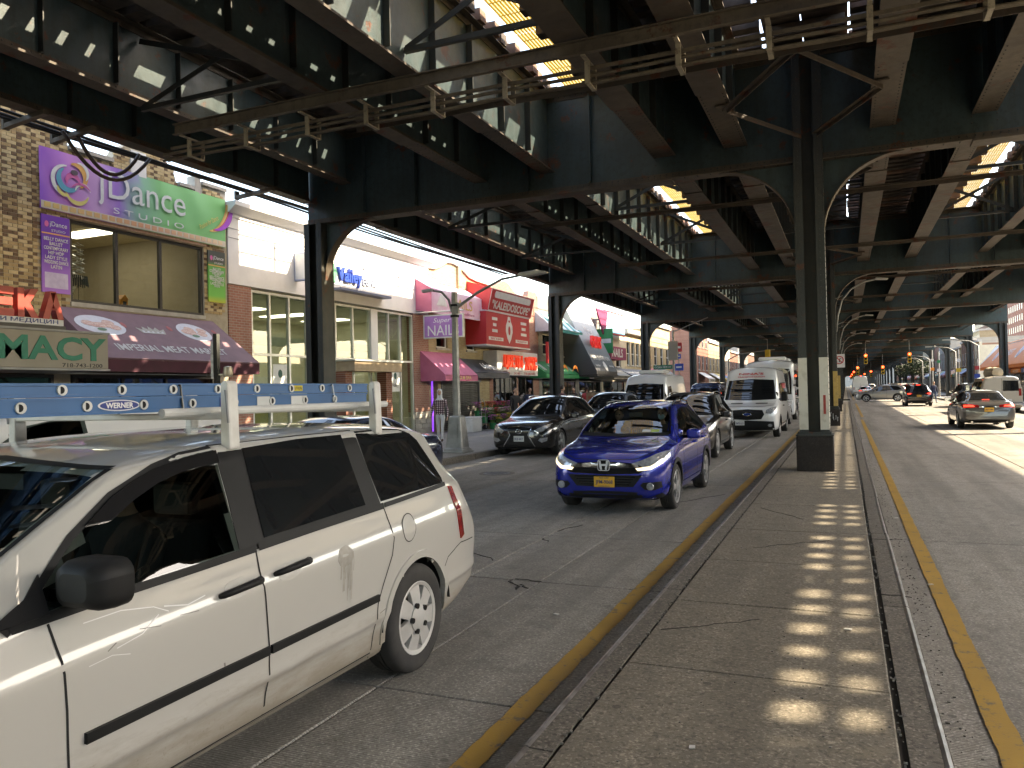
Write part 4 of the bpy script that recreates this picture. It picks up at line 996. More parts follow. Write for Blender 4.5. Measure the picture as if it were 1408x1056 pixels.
b = MB(); b.box(-14.9, -14.5, 6.6, 10.92, 3.325, 3.45); b.obj('panel', pm('white_panel', (0.66, 0.66, 0.66)), t)
b = MB(); b.box(-15.9, -14.54, 6.6, 11.0, 3.245, 3.32); b.obj('ledge', M_black, t)
letter('lettering', 'СТРАХОВКИ И МЕДИЦИН', pm('navy_letter', (0.03, 0.05, 0.2)), (-14.498, 9.6, 3.388), YR, ZU, t, width=2.4, height=0.095, bold=0.01)
t = thing('neon_sign', 'small glowing red neon sign in the pharmacy window', 'neon sign', (-15.9, 9.95, 2.2))
N_red = emis('neon_red', (1.0, 0.06, 0.03), 0.7); N_grn = emis('neon_green', (0.2, 0.9, 0.3), 0.2)
b = MB(); b.tube([(0, -0.6, 0.12), (0, 0.22, 0.16), (0, 0.04, -0.28), (0, -0.6, -0.3)], 0.012, 6); b.obj('tube', N_red, t)
letter('lettering', 'Free', N_grn, (0.0, -0.15, -0.08), YR, ZU, t, width=0.42)
# ---- bank
bk_ = thing('bank_building', 'white stucco bank with tall glass front between brick piers', 'building')
HV = (18.05, 27.36, 0.16, 4.98)
b = MB(); b.box(XF-0.3, XF+0.02, 17.13, 28.6, 5.05, 6.95); b.box(XF-0.3, XF+0.05, 17.11, 28.62, 6.95, 7.06); b.prism([(XF-0.3, 7.06), (XF+0.08, 7.06), (XF+0.32, 7.25), (XF+0.34, 7.37), (XF-0.3, 7.37)], 17.11, 28.62, 'xz')
b.obj('upper_wall', M_stucco, bk_)
b = MB()
for z in (6.35, 6.62): b.box(XF+0.021, XF+0.028, 17.14, 28.59, z, z+0.02)
b.obj('reveal_line', M_greyframe, bk_)
for y0, y1 in ((17.13, 18.05), (27.36, 28.6)):
    b = MB(); b.box(XF-0.3, XF, y0, y1, 1.05, 5.04); b.obj('brick_pier', B_pink, bk_)
    b = MB(); b.box(XF-0.3, XF+0.05, y0-0.005, y1+0.005, 1.0, 1.06); b.obj('pier_cap', M_stone, bk_)
    z = 0.15; r_ = 0
    while z < 0.98:
        cuts = [y0, y0+(y1-y0)*(0.45 if r_ % 2 else 0.3), y0+(y1-y0)*(0.75 if r_ % 2 else 0.7), y1]
        for a, c in zip(cuts, cuts[1:]):
            b = MB(); b.box(XF-0.3, XF+0.03+rnd.uniform(-0.01, 0.012), a+0.006, c-0.006, z+0.006, z+0.205); b.obj('stone', M_stone, bk_, bevel=0.012)
        z += 0.212; r_ += 1
mull = [18.88, 19.77, 20.66, 21.5, 22.2, 23.22, 24.32, 24.73, 25.56, 26.41]
f = frame(bk_, HV[0], HV[1], 0.3, HV[3], XF-0.08, 0.075, M_alu, mulls=mull, trans=(3.08,), d=0.12, name='glass_front')
ms = [HV[0]+0.075]+[q for m in mull for q in (m-0.037, m+0.037)]+[HV[1]-0.075]
G_bank = glassmat('bank_glass', (0.74, 0.82, 0.78))
for a, c in zip(ms[::2], ms[1::2]):
    pane(f, a, c, 0.375, 3.04, XF-0.08, G_bank); pane(f, a, c, 3.12, HV[3]-0.075, XF-0.08, G_bank)
b = MB(); b.box(XF-0.05, XF+0.02, 24.3, 24.74, 3.1, 4.97); b.obj('white_panel', M_stucco, bk_)
M_ivory = pm('ivory_room', (0.66, 0.63, 0.52), (0.6, 0.57, 0.46)); 
b = MB(); b.box(XF-6, XF-5.9, 17.2, 28.5, 0.15, 5.2); b.box(XF-6, XF-0.31, 17.15, 17.3, 0.15, 5.2); b.box(XF-6, XF-0.31, 28.4, 28.55, 0.15, 5.2); b.box(XF-6, XF-0.31, 17.3, 28.4, 0.12, 0.16); b.obj('room_wall', M_ivory, bk_)
b = MB(); b.box(XF-6, XF-0.31, 17.3, 28.4, 4.9, 5.0); b.box(XF-2.2, XF-1.9, 17.3, 28.4, 3.55, 3.85); b.obj('room_ceiling', pm('ceiling_tile', (0.7, 0.68, 0.6)), bk_)
b = MB(); b.box(XF-12, XF-6.1, 17.12, 28.6, 0.15, 7); b.box(XF-6.1, XF-0.3, 17.12, 28.6, 5.3, 5.5); b.obj('rear_wall', B_tan, bk_)
b = MB()
for y in (18.5, 21.0, 24.9, 26.9): b.box(XF-2.6, XF-2.2, y-0.4, y+0.4, 0.16, 2.2)
b.obj('counter', pm('yellow_counter', (0.62, 0.5, 0.14), (0.5, 0.44, 0.3), scale=1), bk_)
for yy in (19, 21.5, 24, 26.5):
    b = MB(); b.box(XF-4.6, XF-2.6, yy-0.35, yy+0.35, 4.875, 4.898); b.obj('ceiling_glow', N_glow, bk_)  # added glowing panels again, for the bank interior
t = thing('entrance_canopy', 'brick trimmed flat canopy over the bank entrance', 'canopy')
b = MB(); b.box(XF-0.02, XF+0.75, 22.15, 25.2, 2.62, 2.96); b.obj('slab', pm('canopy_tan', (0.50, 0.38, 0.26), (0.4, 0.3, 0.2)), t, bevel=0.01)
b = MB(); b.box(XF-0.02, XF+0.80, 22.1, 25.25, 2.965, 3.02); b.obj('cap', M_alu, t)
for y in (22.3, 24.85):
    b = MB(); b.box(XF, XF+0.4, y-0.2, y+0.2, 0.15, 2.615); b.obj('brick_post', B_red, t)
t = thing('bank_sign', 'blue lettering on the white bank wall above its light shelf', 'sign')
M_bl = pm('blue_letter', (0.02, 0.07, 0.42), (0.02, 0.06, 0.36), rough=0.4)
letter('lettering', 'Valley', M_bl, (XF+0.025, 22.95, 5.92), YR, ZU, t, width=1.45, height=0.62, bold=0.03, depth=0.09)
letter('lettering', 'Bank', pm('pale_letter', (0.45, 0.5, 0.62)), (XF+0.025, 24.2, 5.88), YR, ZU, t, width=0.85, height=0.24, depth=0.05)
b = MB(); b.prism([(21.75, 5.6), (22.1, 5.65), (22.2, 6.0), (22.05, 6.3), (21.8, 6.05)], XF+0.025, XF+0.08, 'yz'); b.obj('leaf_emblem', pm('leaf_green', (0.1, 0.35, 0.2)), t)
b = MB(); b.box(XF+0.02, XF+0.42, 21.9, 25.1, 5.38, 5.46); b.obj('light_shelf', pm('shelf_grey', (0.16, 0.18, 0.26), rough=0.4), t)
t = thing('blade_sign', 'pale blue upright blade sign at the bank wall beside the column', 'sign')
b = MB(); b.box(XF+0.02, XF+0.95, 20.0, 20.16, 5.45, 6.35); b.obj('box', pm('pale_blue', (0.42, 0.48, 0.68)), t, bevel=0.02)
b = MB(); b.box(XF+0.06, XF+0.90, 19.993, 19.999, 5.5, 6.3); b.obj('face', pm('pale_face', (0.7, 0.72, 0.76)), t)
for y, lab in ((19.3, 'white poster with dark leaf in the left bank window'), (25.98, 'white poster in the bank window right of the entrance')):
    t = thing('window_poster', lab, 'poster', (XF-0.03, y, 2.35))
    b = MB(); b.box(-0.01, 0.0, -0.32, 0.32, -0.45, 0.45); b.obj('sheet', pm('poster_white', (0.75, 0.76, 0.72)), t)
    letter('lettering', 'Valley', M_black, (0.002, 0, -0.22), YR, ZU, t, width=0.46)
    b = MB(); b.prism(ell(0, 0.16, 0.10, 0.13, 12), 0.001, 0.004, 'yz'); b.obj('leaf_mark', pm('leaf_dark', (0.03, 0.1, 0.08)), t)
# ---- yellow brick building of the nail salon
def yb(label, y0, y1, h, mat, gabs=(), holes=(), x=XF, name='brick_building', cop=M_stone, depth=12):
    t = thing(name, label, 'building'); b = MB()
    wall_holes(b, x-0.3, x, y0+0.01, y1-0.01, 0.15, h, list(holes))
    for g_ in gabs: b.prism(g_, x-0.3, x, 'yz')
    b.obj('wall', mat, t)
    b = MB(); b.box(x-depth, x-0.3, y0+0.01, y0+0.3, 0.15, h-0.3); b.box(x-depth, x-0.3, y1-0.3, y1-0.01, 0.15, h-0.3); b.box(x-depth, x-0.3, y0+0.3, y1-0.3, h-0.7, h-0.6); b.box(x-depth, x-depth+0.2, y0+0.3, y1-0.3, 0.15, h-0.7)
    b.box(x-2.5, x-2.4, y0+0.3, y1-0.3, 0.15, h-0.7); b.obj('side_wall', mat, t)
    return t
def sash(t, y0, y1, z0, z1, x=XF, mat=None, glass=None):
    f = frame(t, y0, y1, z0, z1, x-0.12, 0.06, mat or M_wht, trans=((z0+z1)/2,), d=0.08, name='window')
    pane(f, y0+0.06, y1-0.06, z0+0.06, (z0+z1)/2-0.03, x-0.13, glass or G_dim); pane(f, y0+0.06, y1-0.06, (z0+z1)/2+0.03, z1-0.06, x-0.11, glass or G_dim)
    b = MB(); b.box(x-0.1, x+0.06, y0-0.08, y1+0.08, z0-0.09, z0); b.obj('window_sill', M_stone, t)
hn = [(29.3, 30.3, 3.75, 5.15), (32.2, 33.1, 3.75, 5.15), (28.85, 29.35, 0.16, 2.5), (29.6, 33.5, 0.16, 2.5)]
curve = [(28.62, 6.9), (28.62, 7.05), (29.2, 7.08), (29.7, 7.25), (30.3, 7.52), (30.9, 7.55), (31.45, 7.48), (32.0, 7.30), (32.5, 7.12), (33.2, 7.05), (34.6, 7.02), (34.6, 6.9)]
ny = yb('yellow brick nail salon building with a curved parapet', 28.61, 34.6, 6.9, B_yel, [curve], hn)
for h in hn[:2]: sash(ny, *h)
b = MB()
for (ya, za), (yb_, zb_) in zip(curve[1:-1], curve[2:-1]): b.bar((XF-0.12, ya, za+0.04), (XF-0.12, yb_, zb_+0.04), 0.42, 0.08)
b.obj('coping', M_stone, ny); b = MB(); b.box(XF, XF+0.10, 31.3, 31.6, 6.4, 7.46); b.obj('pilaster', B_yel, ny)
b = MB(); b.box(XF-0.25, XF-0.2, 28.85, 29.35, 0.16, 2.5); b.obj('door', pm('purple_door', (0.28, 0.24, 0.30)), ny)
def shutter(y0, y1, z0, z1, label, x=XF):
    t = thing('roller_shutter', label, 'roller shutter'); b = MB(); n = int((z1-z0)/0.085)
    M_sh = pm('shutter_grey', (0.20, 0.195, 0.185), (0.14, 0.135, 0.13), scale=3, rough=0.5, metal=0.3)
    sl_ = MB(); sl_.prism([(-0.02, 0.0), (0.012, 0.012), (0.02, 0.04), (0.012, 0.07), (-0.02, 0.082)], y0+0.06, y1-0.06, 'xz'); me = sl_.mesh('slat', M_sh)
    for i in range(n): link('slat', me, t, (x-0.08, 0, z0+0.085*i))
    b = MB(); b.box(x-0.12, x+0.02, y0, y0+0.06, z0, z1); b.box(x-0.12, x+0.02, y1-0.06, y1, z0, z1); b.obj('guide_rail', M_greyframe, t)
    b = MB(); b.box(x-0.12, x+0.10, y0, y1, z1-0.02, z1+0.2); b.obj('housing', M_greyframe, t); return t
shutter(29.65, 33.45, 0.16, 2.3, 'closed grey roller shutter between pink awning and flower shop')
t = thing('neon_strip', 'glowing purple upright light strip in the nail salon doorway', 'light strip'); b = MB(); b.box(XF+0.01, XF+0.05, 28.74, 28.82, 0.2, 2.4); b.obj('tube', emis('neon_purple', (0.20, 0.05, 0.9), 0.25), t); b = MB(); b.box(XF, XF+0.01, 28.72, 28.84, 0.2, 2.42); b.obj('mount', M_black, t)
M_pink = pm('pink_canvas', (0.58, 0.17, 0.27), (0.5, 0.13, 0.22), scale=2, rough=0.7); M_pinkp = pm('pink_print', (0.75, 0.40, 0.58), (0.82, 0.66, 0.76), scale=1.2, rough=0.6, wpos=True)
t = thing('salon_sign', 'long pink box awning sign across the upper nail salon wall', 'sign')
b = MB(); b.prism([(XF, 6.5), (XF, 5.2), (XF+0.75, 5.05), (XF+0.75, 6.05)], 27.6, 33.2, 'xz'); b.obj('box', M_pinkp, t)
b = MB(); b.prism([(XF, 6.5), (XF, 5.2), (XF+0.75, 5.05), (XF+0.75, 6.05)], 27.57, 27.595, 'xz'); b.obj('end_panel', M_pink, t)
letter('lettering', 'NAILS', pm('gold_letter', (0.70, 0.48, 0.10)), (XF+0.76, 30.3, 5.62), YR, ZU, t, width=2.0, height=0.42)
letter('lettering', 'manicure pedicure', M_pink, (XF+0.76, 30.3, 5.22), YR, ZU, t, width=2.4, height=0.16)
b = MB(); b.prism([(28.0, 5.4), (28.9, 5.4), (28.6, 5.95), (28.3, 5.8)], XF+0.756, XF+0.762, 'yz'); b.prism([(32.0, 5.3), (32.3, 5.3), (32.7, 5.95), (32.5, 5.95)], XF+0.756, XF+0.762, 'yz'); b.obj('hand_print', M_wht, t)
t = thing('blade_sign', 'purple NAILS blade sign hanging from a bracket on the yellow wall', 'sign', (XF+1.3, 27.55, 4.47))
b = MB(); b.box(-0.85, 0.85, -0.05, 0.05, -0.42, 0.42); b.obj('panel', pm('mauve_panel', (0.42, 0.20, 0.52), (0.36, 0.16, 0.46)), t)
b = MB(); b.box(-0.9, 0.9, -0.06, 0.06, 0.42, 0.47); b.box(-0.9, 0.9, -0.06, 0.06, -0.47, -0.42); b.box(-0.9, -0.85, -0.06, 0.06, -0.42, 0.42); b.box(0.85, 0.9, -0.06, 0.06, -0.42, 0.42); b.cyl((-1.35, 0, 0.6), (0.9, 0, 0.6), 0.03, 6); b.obj('frame', M_alu, t)
letter('lettering', 'NAILS', M_wht, (0, -0.051, -0.16), (1, 0, 0), ZU, t, width=1.4, height=0.42)
letter('lettering', 'Super', M_wht, (-0.05, -0.051, 0.22), (1, 0, 0), ZU, t, width=0.8, height=0.24, shear=0.3)
na = awning('shop_awning', 'small pink nail salon awning over the doorway', 27.9, 30.9, 3.55, 2.55, 2.3, 1.15, M_pink, M_pink)
letter('lettering', 'NAILS & SPA', M_ye, (1.151, 29.4, 2.43), YR, ZU, na, width=1.7, height=0.13)
ua = awning('shop_awning', 'dark grey scalloped awning left of the flower shop', 30.95, 35.0, 3.35, 2.7, 2.45, 0.9, pm('charcoal_canvas', (0.10, 0.10, 0.115), (0.075, 0.075, 0.085), rough=0.7), pm('charcoal_canvas2', (0.09, 0.09, 0.1)))
letter('lettering', 'Unity', M_wht, (0.90, 32.5, 2.97), YR, (-0.6, 0, 0.6), ua, width=1.2, height=0.42, bold=0.03)
letter('lettering', 'Salon', M_wht, (0.90, 33.55, 2.92), YR, (-0.6, 0, 0.6), ua, width=0.7, height=0.24)
# ---- red Kaleidoscope building
hk = [(35.0, 38.0, 0.16, 2.6), (38.2, 40.4, 0.16, 2.6)]
gab2 = [(34.7, 6.9), (34.7, 7.0), (35.6, 7.05), (36.2, 7.35), (36.7, 7.5), (37.2, 7.42), (37.7, 7.2), (38.2, 7.0), (39.8, 7.0), (40.0, 7.35), (41.2, 7.35), (41.2, 6.9)]
ky = yb('tan brick building with the flower shop and big red signs', 34.61, 41.3, 6.9, B_pink, [gab2], hk)
shopfront(35.0, 38.0, 'fl', ky, zt=2.6, mulls=(36.5,)); shopfront(38.2, 40.4, 'fl2', ky, zt=2.6, mulls=(39.3,))
M_redp = pm('red_panel', (0.55, 0.035, 0.04), (0.48, 0.03, 0.035), scale=1, rough=0.45); M_whp = pm('white_print', (0.78, 0.76, 0.74))
t = thing('red_sign', 'upper tilted red sign with a blank white bar and white capitals', 'sign')
b = MB(); b.prism([(XF, 6.95), (XF, 5.75), (XF+1.05, 5.55), (XF+1.3, 6.55)], 32.3, 37.55, 'xz'); b.obj('box', M_redp, t)
fu = Vector((0.25, 0, 1.0)).normalized(); fp = Vector((XF+1.05, 0, 5.55)); L2 = Vector((0.25, 0, 1.0)).length
fn = Vector((0, 1, 0)).cross(fu)
b = MB(); b.prism(rrect(-2.2, 2.2, 0.05, 0.36, 0.14), 0, 0.006, 'xy'); o = b.obj('white_bar', M_whp, t); o.matrix_local = basis(YR, fu, fp+fu*0.58+Vector((0, 34.92, 0))+fn*0.002)
letter('lettering', '"KALEIDOSCOPE"', M_whp, fp+fu*0.32+Vector((0, 34.92, 0))+fn*0.004, YR, fu, t, width=4.6, height=0.40, bold=0.03)
b = MB()
for x0, x1, z0, z1 in ((-2.62, 2.62, 0, 0.035), (-2.62, 2.62, L2-0.035, L2), (-2.62, -2.58, 0.035, L2-0.035), (2.58, 2.62, 0.035, L2-0.035)): b.box(x0, x1, z0, z1, 0, 0.01)
o = b.obj('trim', M_whp, t); o.matrix_local = basis(YR, fu, fp+Vector((0, 34.92, 0))+fn*0.002)
t = thing('red_sign', 'lower red box sign with white oval emblem under the tilted one', 'sign')
XK = XF+1.05
b = MB(); b.box(XF, XK, 32.1, 37.35, 4.0, 5.5); b.obj('box', M_redp, t)
b = MB(); b.box(XF, XK+0.02, 32.05, 37.4, 3.93, 3.99); b.box(XF, XK+0.02, 32.05, 37.4, 5.505, 5.54); b.obj('trim', M_whp, t)
b = MB(); b.prism([(34.72, 4.12), (34.95, 4.35), (35.15, 4.7), (35.12, 5.0), (34.95, 5.2), (34.87, 5.42), (34.6, 5.42), (34.52, 5.2), (34.35, 5.0), (34.32, 4.7), (34.5, 4.35)], XK+0.001, XK+0.006, 'yz'); b.obj('oval_emblem', M_whp, t)
b = MB(); b.prism(ell(34.73, 4.75, 0.13, 0.22, 14), XK+0.007, XK+0.010, 'yz'); b.prism(ell(34.73, 5.2, 0.10, 0.06, 10), XK+0.007, XK+0.010, 'yz'); b.obj('emblem_detail', M_redp, t)
b = MB()
for y0, w_ in ((32.75, 0.6), (36.2, 0.75)):
    for i in range(3): b.box(XK+0.001, XK+0.005, y0+0.1*(i % 2), y0+w_-0.12*(i % 2), 4.58+0.28*i, 4.72+0.28*i)
b.box(XK+0.001, XK+0.005, 32.35, 34.0, 4.2, 4.36); b.box(XK+0.001, XK+0.005, 35.5, 37.1, 4.2, 4.36); b.obj('text_block', M_whp, t)
for y, w_, s_ in ((33.2, 1.5, 'МАГАЗИН'), (36.3, 1.5, 'ПОДАРКИ')): letter('lettering', s_, M_redp, (XK+0.006, y, 4.28), YR, ZU, t, width=w_*0.8, height=0.10)
t = thing('flower_sign', 'white box sign with bulky red cyrillic letters over flower shop', 'sign')
b = MB(); b.box(XF, XF+0.75, 33.9, 39.2, 2.6, 3.80); b.obj('box', pm('sign_white', (0.62, 0.61, 0.6)), t, bevel=0.02)
N_rl = emis('lit_red_letter', (0.62, 0.045, 0.02), 0.10)
letter('lettering', 'ЦВЕТЫ', N_rl, (XF+0.755, 35.75, 3.25), YR, ZU, t, width=2.3, height=0.72, bold=0.03, depth=0.10)
letter('lettering', '24ЧАС', N_rl, (XF+0.755, 38.1, 3.25), YR, ZU, t, width=1.6, height=0.72, bold=0.03, depth=0.10)
letter('lettering', 'FLOWERS      24 HRS      718-646-0087', M_redp, (XF+0.752, 36.5, 2.71), YR, ZU, t, width=4.6, height=0.12)
# ---- teal awning building with green convenience store
ht = [(42.0, 43.4, 3.9, 5.1), (44.2, 45.6, 3.9, 5.1), (46.2, 47.4, 3.9, 5.1), (41.8, 47.8, 0.16, 2.5)]
ty = yb('cream building with teal striped awning and green convenience store', 41.31, 48.2, 7.2, B_grey, [], ht)
for h in ht[:3]: sash(ty, *h, mat=pm('cream_frame', (0.6, 0.56, 0.45)))
shopfront(41.8, 47.8, 'cs', ty, mulls=(43.3, 44.8, 46.3), glass=G_clear)
M_teal = pm('teal_canvas', (0.03, 0.30, 0.28)); M_tealw = pm('pale_teal', (0.62, 0.72, 0.74))
t = awning('stripe_awning', 'upstairs awning striped in teal and pale blue', 40.9, 46.4, 6.3, 5.35, 5.15, 1.0, M_tealw, M_teal)
for i in range(5):
    b = MB(); y = 41.3+1.15*i; b.prism([(0.02, 6.31), (0.02, 6.30), (1.0, 5.356), (1.006, 5.368)], y, y+0.45, 'xz'); b.obj('stripe', M_teal, t)
M_gr7 = pm('green_panel', (0.02, 0.26, 0.09)); M_or7 = pm('orange_panel', (0.75, 0.25, 0.04))
t = awning('store_awning', 'green and orange convenience store awning beside second left column', 39.9, 47.6, 3.5, 2.75, 2.5, 1.0, M_gr7, M_gr7)
for i in range(4): ribbon(t, arc(41.0+1.9*i, 2.55, 0.65, 150, 30), 0.10, 0.10, 1.012, M_or7, 'orange_stripe')
for i in range(5):
    b = MB(); b.prism([(0.3, 3.30), (0.3, 3.285), (0.75, 2.945), (0.756, 2.955)], 40.3+1.5*i, 40.4+1.5*i, 'xz'); b.prism([(0.3, 3.30), (0.3, 3.285), (0.75, 2.945), (0.756, 2.955)], 40.55+1.5*i, 40.65+1.5*i, 'xz'); b.obj('white_stripe', M_whp, t)
t = thing('store_sign', 'red square store sign with white circle by the green awning', 'sign', (XF+1.05, 40.6, 3.85))
b = MB(); b.box(-0.06, 0.06, -0.75, 1.15, -0.55, 0.62); b.obj('panel', M_redp, t); b = MB(); b.prism(ell(0.25, 0.03, 0.36, 0.4, 18), 0.061, 0.066, 'yz'); b.obj('circle', M_whp, t)
b = MB(); b.prism([(0.05, 0.3), (0.45, 0.3), (0.45, 0.2), (0.28, -0.28), (0.16, -0.28), (0.32, 0.18), (0.05, 0.18)], 0.067, 0.070, 'yz'); b.obj('numeral', M_gr7, t)
# ---- grey sloped fur shop front
fy = yb('grey fur shop with tall sloping charcoal front', 48.21, 53.6, 7.2, B_grey, [], [(48.5, 53.3, 0.16, 2.55)])
shopfront(48.5, 53.3, 'fu', fy, mulls=(50, 51.7))
M_ch = gradient_mat('charcoal_front', [(0, (0.05, 0.05, 0.055)), (0.45, (0.10, 0.10, 0.10)), (0.62, (0.34, 0.33, 0.32)), (1, (0.42, 0.41, 0.40))], 'z', 2.7, 6.9)
b = MB(); b.prism([(XF+0.01, 6.95), (XF+0.15, 6.95), (XF+2.1, 2.95), (XF+2.1, 2.75), (XF+0.01, 2.75)], 45.6, 50.3, 'xz')
t = thing('shop_front_sign', 'tall sloping charcoal sign front with red FURS lettering', 'sign'); b.obj('sloping_panel', M_ch, t)
b = MB(); b.box(XF+0.01, XF+2.15, 45.55, 50.35, 2.62, 2.745); b.obj('base', M_black, t)
fs = Vector((-1.95, 0, 4.0)).normalized(); f0 = Vector((XF+2.1, 0, 2.95)); fn = Vector((0, 1, 0)).cross(fs)
letter('lettering', 'FURS', emis('lit_red', (0.6, 0.025, 0.025), 0.08), f0+fs*2.05+Vector((0, 48.2, 0))+fn*0.02, YR, ZU, t, width=2.0, height=0.85, bold=0.03, depth=0.15)
letter('lettering', 'Mister', M_whp, f0+fs*2.95+Vector((0, 48.2, 0))+fn*0.01, YR, fs, t, width=1.7, height=0.6, shear=0.2)
letter('lettering', 'ШУБЫ ДУБЛЁНКИ КОЖА', M_whp, f0+fs*0.95+Vector((0, 48.0, 0))+fn*0.01, YR, fs, t, width=3.6, height=0.42)
letter('lettering', 'leather      repair      storage', M_whp, f0+fs*0.38+Vector((0, 48.0, 0))+fn*0.01, YR, fs, t, width=3.9, height=0.2)
b = MB(); b.prism(ell(0, 0, 0.32, 0.36, 14), 0, 0.006, 'xy'); o = b.obj('emblem', M_whp, t); o.matrix_local = basis(YR, fs, f0+fs*0.35+Vector((0, 48.0, 0))+fn*0.014)
# ---- white building with billboard and burgundy nail sign
wy = yb('pale building with billboard and burgundy nail sign', 53.61, 60.3, 5.9, M_cream, [], [(54.0, 59.8, 0.16, 2.4), (55.2, 56.6, 3.5, 4.6), (57.6, 59.0, 3.5, 4.6)])
for h in ((55.2, 56.6, 3.5, 4.6), (57.6, 59.0, 3.5, 4.6)): sash(wy, *h)
shopfront(54.0, 59.8, 'wn', wy, mulls=(56, 58))
t = thing('billboard', 'sky blue billboard on the roof above the burgundy nail sign', 'billboard', (XF+0.3, 55.8, 0))
M_sky = gradient_mat('billboard_print', [(0, (0.12, 0.45, 0.62)), (0.4, (0.42, 0.66, 0.75)), (1, (0.75, 0.8, 0.82))], 'z', 5.9, 7.4, nz=0.2)
b = MB(); b.box(-0.1, 0.1, -2.3, 3.0, 5.92, 7.4); b.obj('panel', M_sky, t); b = MB(); b.box(-0.12, 0.14, -2.35, 3.05, 5.84, 5.915); b.box(-0.12, 0.14, -2.35, 3.05, 7.405, 7.46); b.obj('frame', M_redp, t)
letter('lettering', 'HOME CARE', M_whp, (0.101, 0.3, 6.9), YR, ZU, t, width=3.4, height=0.35)
t = thing('pennant_sign', 'burgundy triangular side sign left of the blue billboard', 'sign'); b = MB(); b.prism([(50.5, 7.3), (53.2, 7.3), (52.4, 5.3)], XF+0.6, XF+0.7, 'yz'); b.obj('panel', pm('burgundy', (0.32, 0.04, 0.12)), t); b = MB(); b.box(XF, XF+0.6, 51.9, 52.0, 6.6, 6.7); b.obj('bracket', M_greyframe, t)
t = thing('nail_sign', 'burgundy NAILS box sign above khaki awning', 'sign'); b = MB(); b.box(XF, XF+0.9, 53.0, 57.2, 3.95, 4.85); b.obj('box', pm('burgundy', (0.32, 0.04, 0.12)), t); letter('lettering', 'NAILS', M_whp, (XF+0.905, 54.8, 4.42), YR, ZU, t, width=2.8, height=0.62, bold=0.02)
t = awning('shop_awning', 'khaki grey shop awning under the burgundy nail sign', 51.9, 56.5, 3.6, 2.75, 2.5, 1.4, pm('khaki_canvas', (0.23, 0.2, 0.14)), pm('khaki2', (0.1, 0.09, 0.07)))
on_slope(t, 54.2, 0.5, 1.4, 3.6, 2.75, 'AVANTI', M_whp, width=2.6, height=0.5)
t = thing('green_sign', 'green upright sign between fur shop and burgundy nail sign', 'sign'); b = MB(); b.box(XF+0.02, XF+1.3, 52.1, 52.25, 4.3, 6.0); b.obj('panel', M_gr7, t); b = MB(); b.box(XF+0.1, XF+1.2, 52.09, 52.098, 5.0, 5.3); b.obj('white_band', M_whp, t)
# ---- cream corner building with arched windows
hb = [(60.8+1.5*i, 61.8+1.5*i, 3.7, 5.6) for i in range(4)]
cy = yb('cream corner building with tall upper windows', 60.31, 67.2, 6.6, pm('warm_stucco', (0.66, 0.54, 0.36), (0.58, 0.47, 0.3), wpos=True), [], hb+[(61, 66.8, 0.16, 2.5)])
for h in hb: sash(cy, *h)
shopfront(61, 66.8, 'cc', cy, mulls=(63, 65))
b = MB(); b.box(XF, XF+0.25, 60.3, 67.25, 6.2, 6.6); b.obj('cornice', M_stone, cy)
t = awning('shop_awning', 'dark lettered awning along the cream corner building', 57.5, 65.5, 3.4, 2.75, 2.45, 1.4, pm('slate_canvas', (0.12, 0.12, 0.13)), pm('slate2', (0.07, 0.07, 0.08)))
on_slope(t, 60.0, 0.5, 1.4, 3.4, 2.75, 'Furniture Gallery', M_whp, width=4.0, height=0.5)
# ---- further rows, both sides of the street
FAR_L = [(67.21, 77.5, 7.5, B_yel), (93, 101, 9.5, B_red), (101.1, 110, 7.5, B_tan), (110.1, 121, 8.5, M_cream), (121.1, 131, 7, B_red), (131.1, 145, 9, B_grey), (145.1, 158, 7.5, B_brown), (158.1, 175, 8.5, B_tan), (175.1, 200, 8, B_red), (200.1, 235, 9, B_yel), (235.1, 280, 8, B_grey)]
FAR_R = [(-24, -12, 4.6, B_brown), (-11.9, -1, 4.4, B_tan), (-0.9, 12, 4.8, B_red), (12.1, 24, 4.4, B_grey), (24.1, 36, 4.7, B_brown), (36.1, 47, 4.4, B_tan), (47.1, 60, 4.6, B_red), (60.1, 98, 5.2, B_grey), (110, 114, 6.6, M_cream), (114.1, 126, 7, B_brown), (126.1, 140, 6.5, B_tan), (140.1, 155, 9, B_grey), (155.1, 172, 8, B_red), (172.1, 200, 9, B_tan), (200.1, 240, 8, B_brown), (240.1, 285, 9, B_red)]
AWC = [('red', (0.42, 0.05, 0.05)), ('dark green', (0.03, 0.16, 0.08)), ('blue', (0.05, 0.12, 0.35)), ('black', (0.03, 0.03, 0.035)), ('yellow', (0.6, 0.42, 0.06)), ('white', (0.62, 0.6, 0.57)), ('burgundy', (0.22, 0.03, 0.08)), ('orange', (0.62, 0.2, 0.03))]
SHOPS = ['DELI', 'BAKERY', 'АПТЕКА', 'BOOKS', 'GROCERY', 'OPTICAL', 'PIZZA', 'FRUITS', 'BANK', 'LAUNDRY', 'SHOES', 'CAFE', 'КНИГИ', 'PHONES']
wm_cache = {}
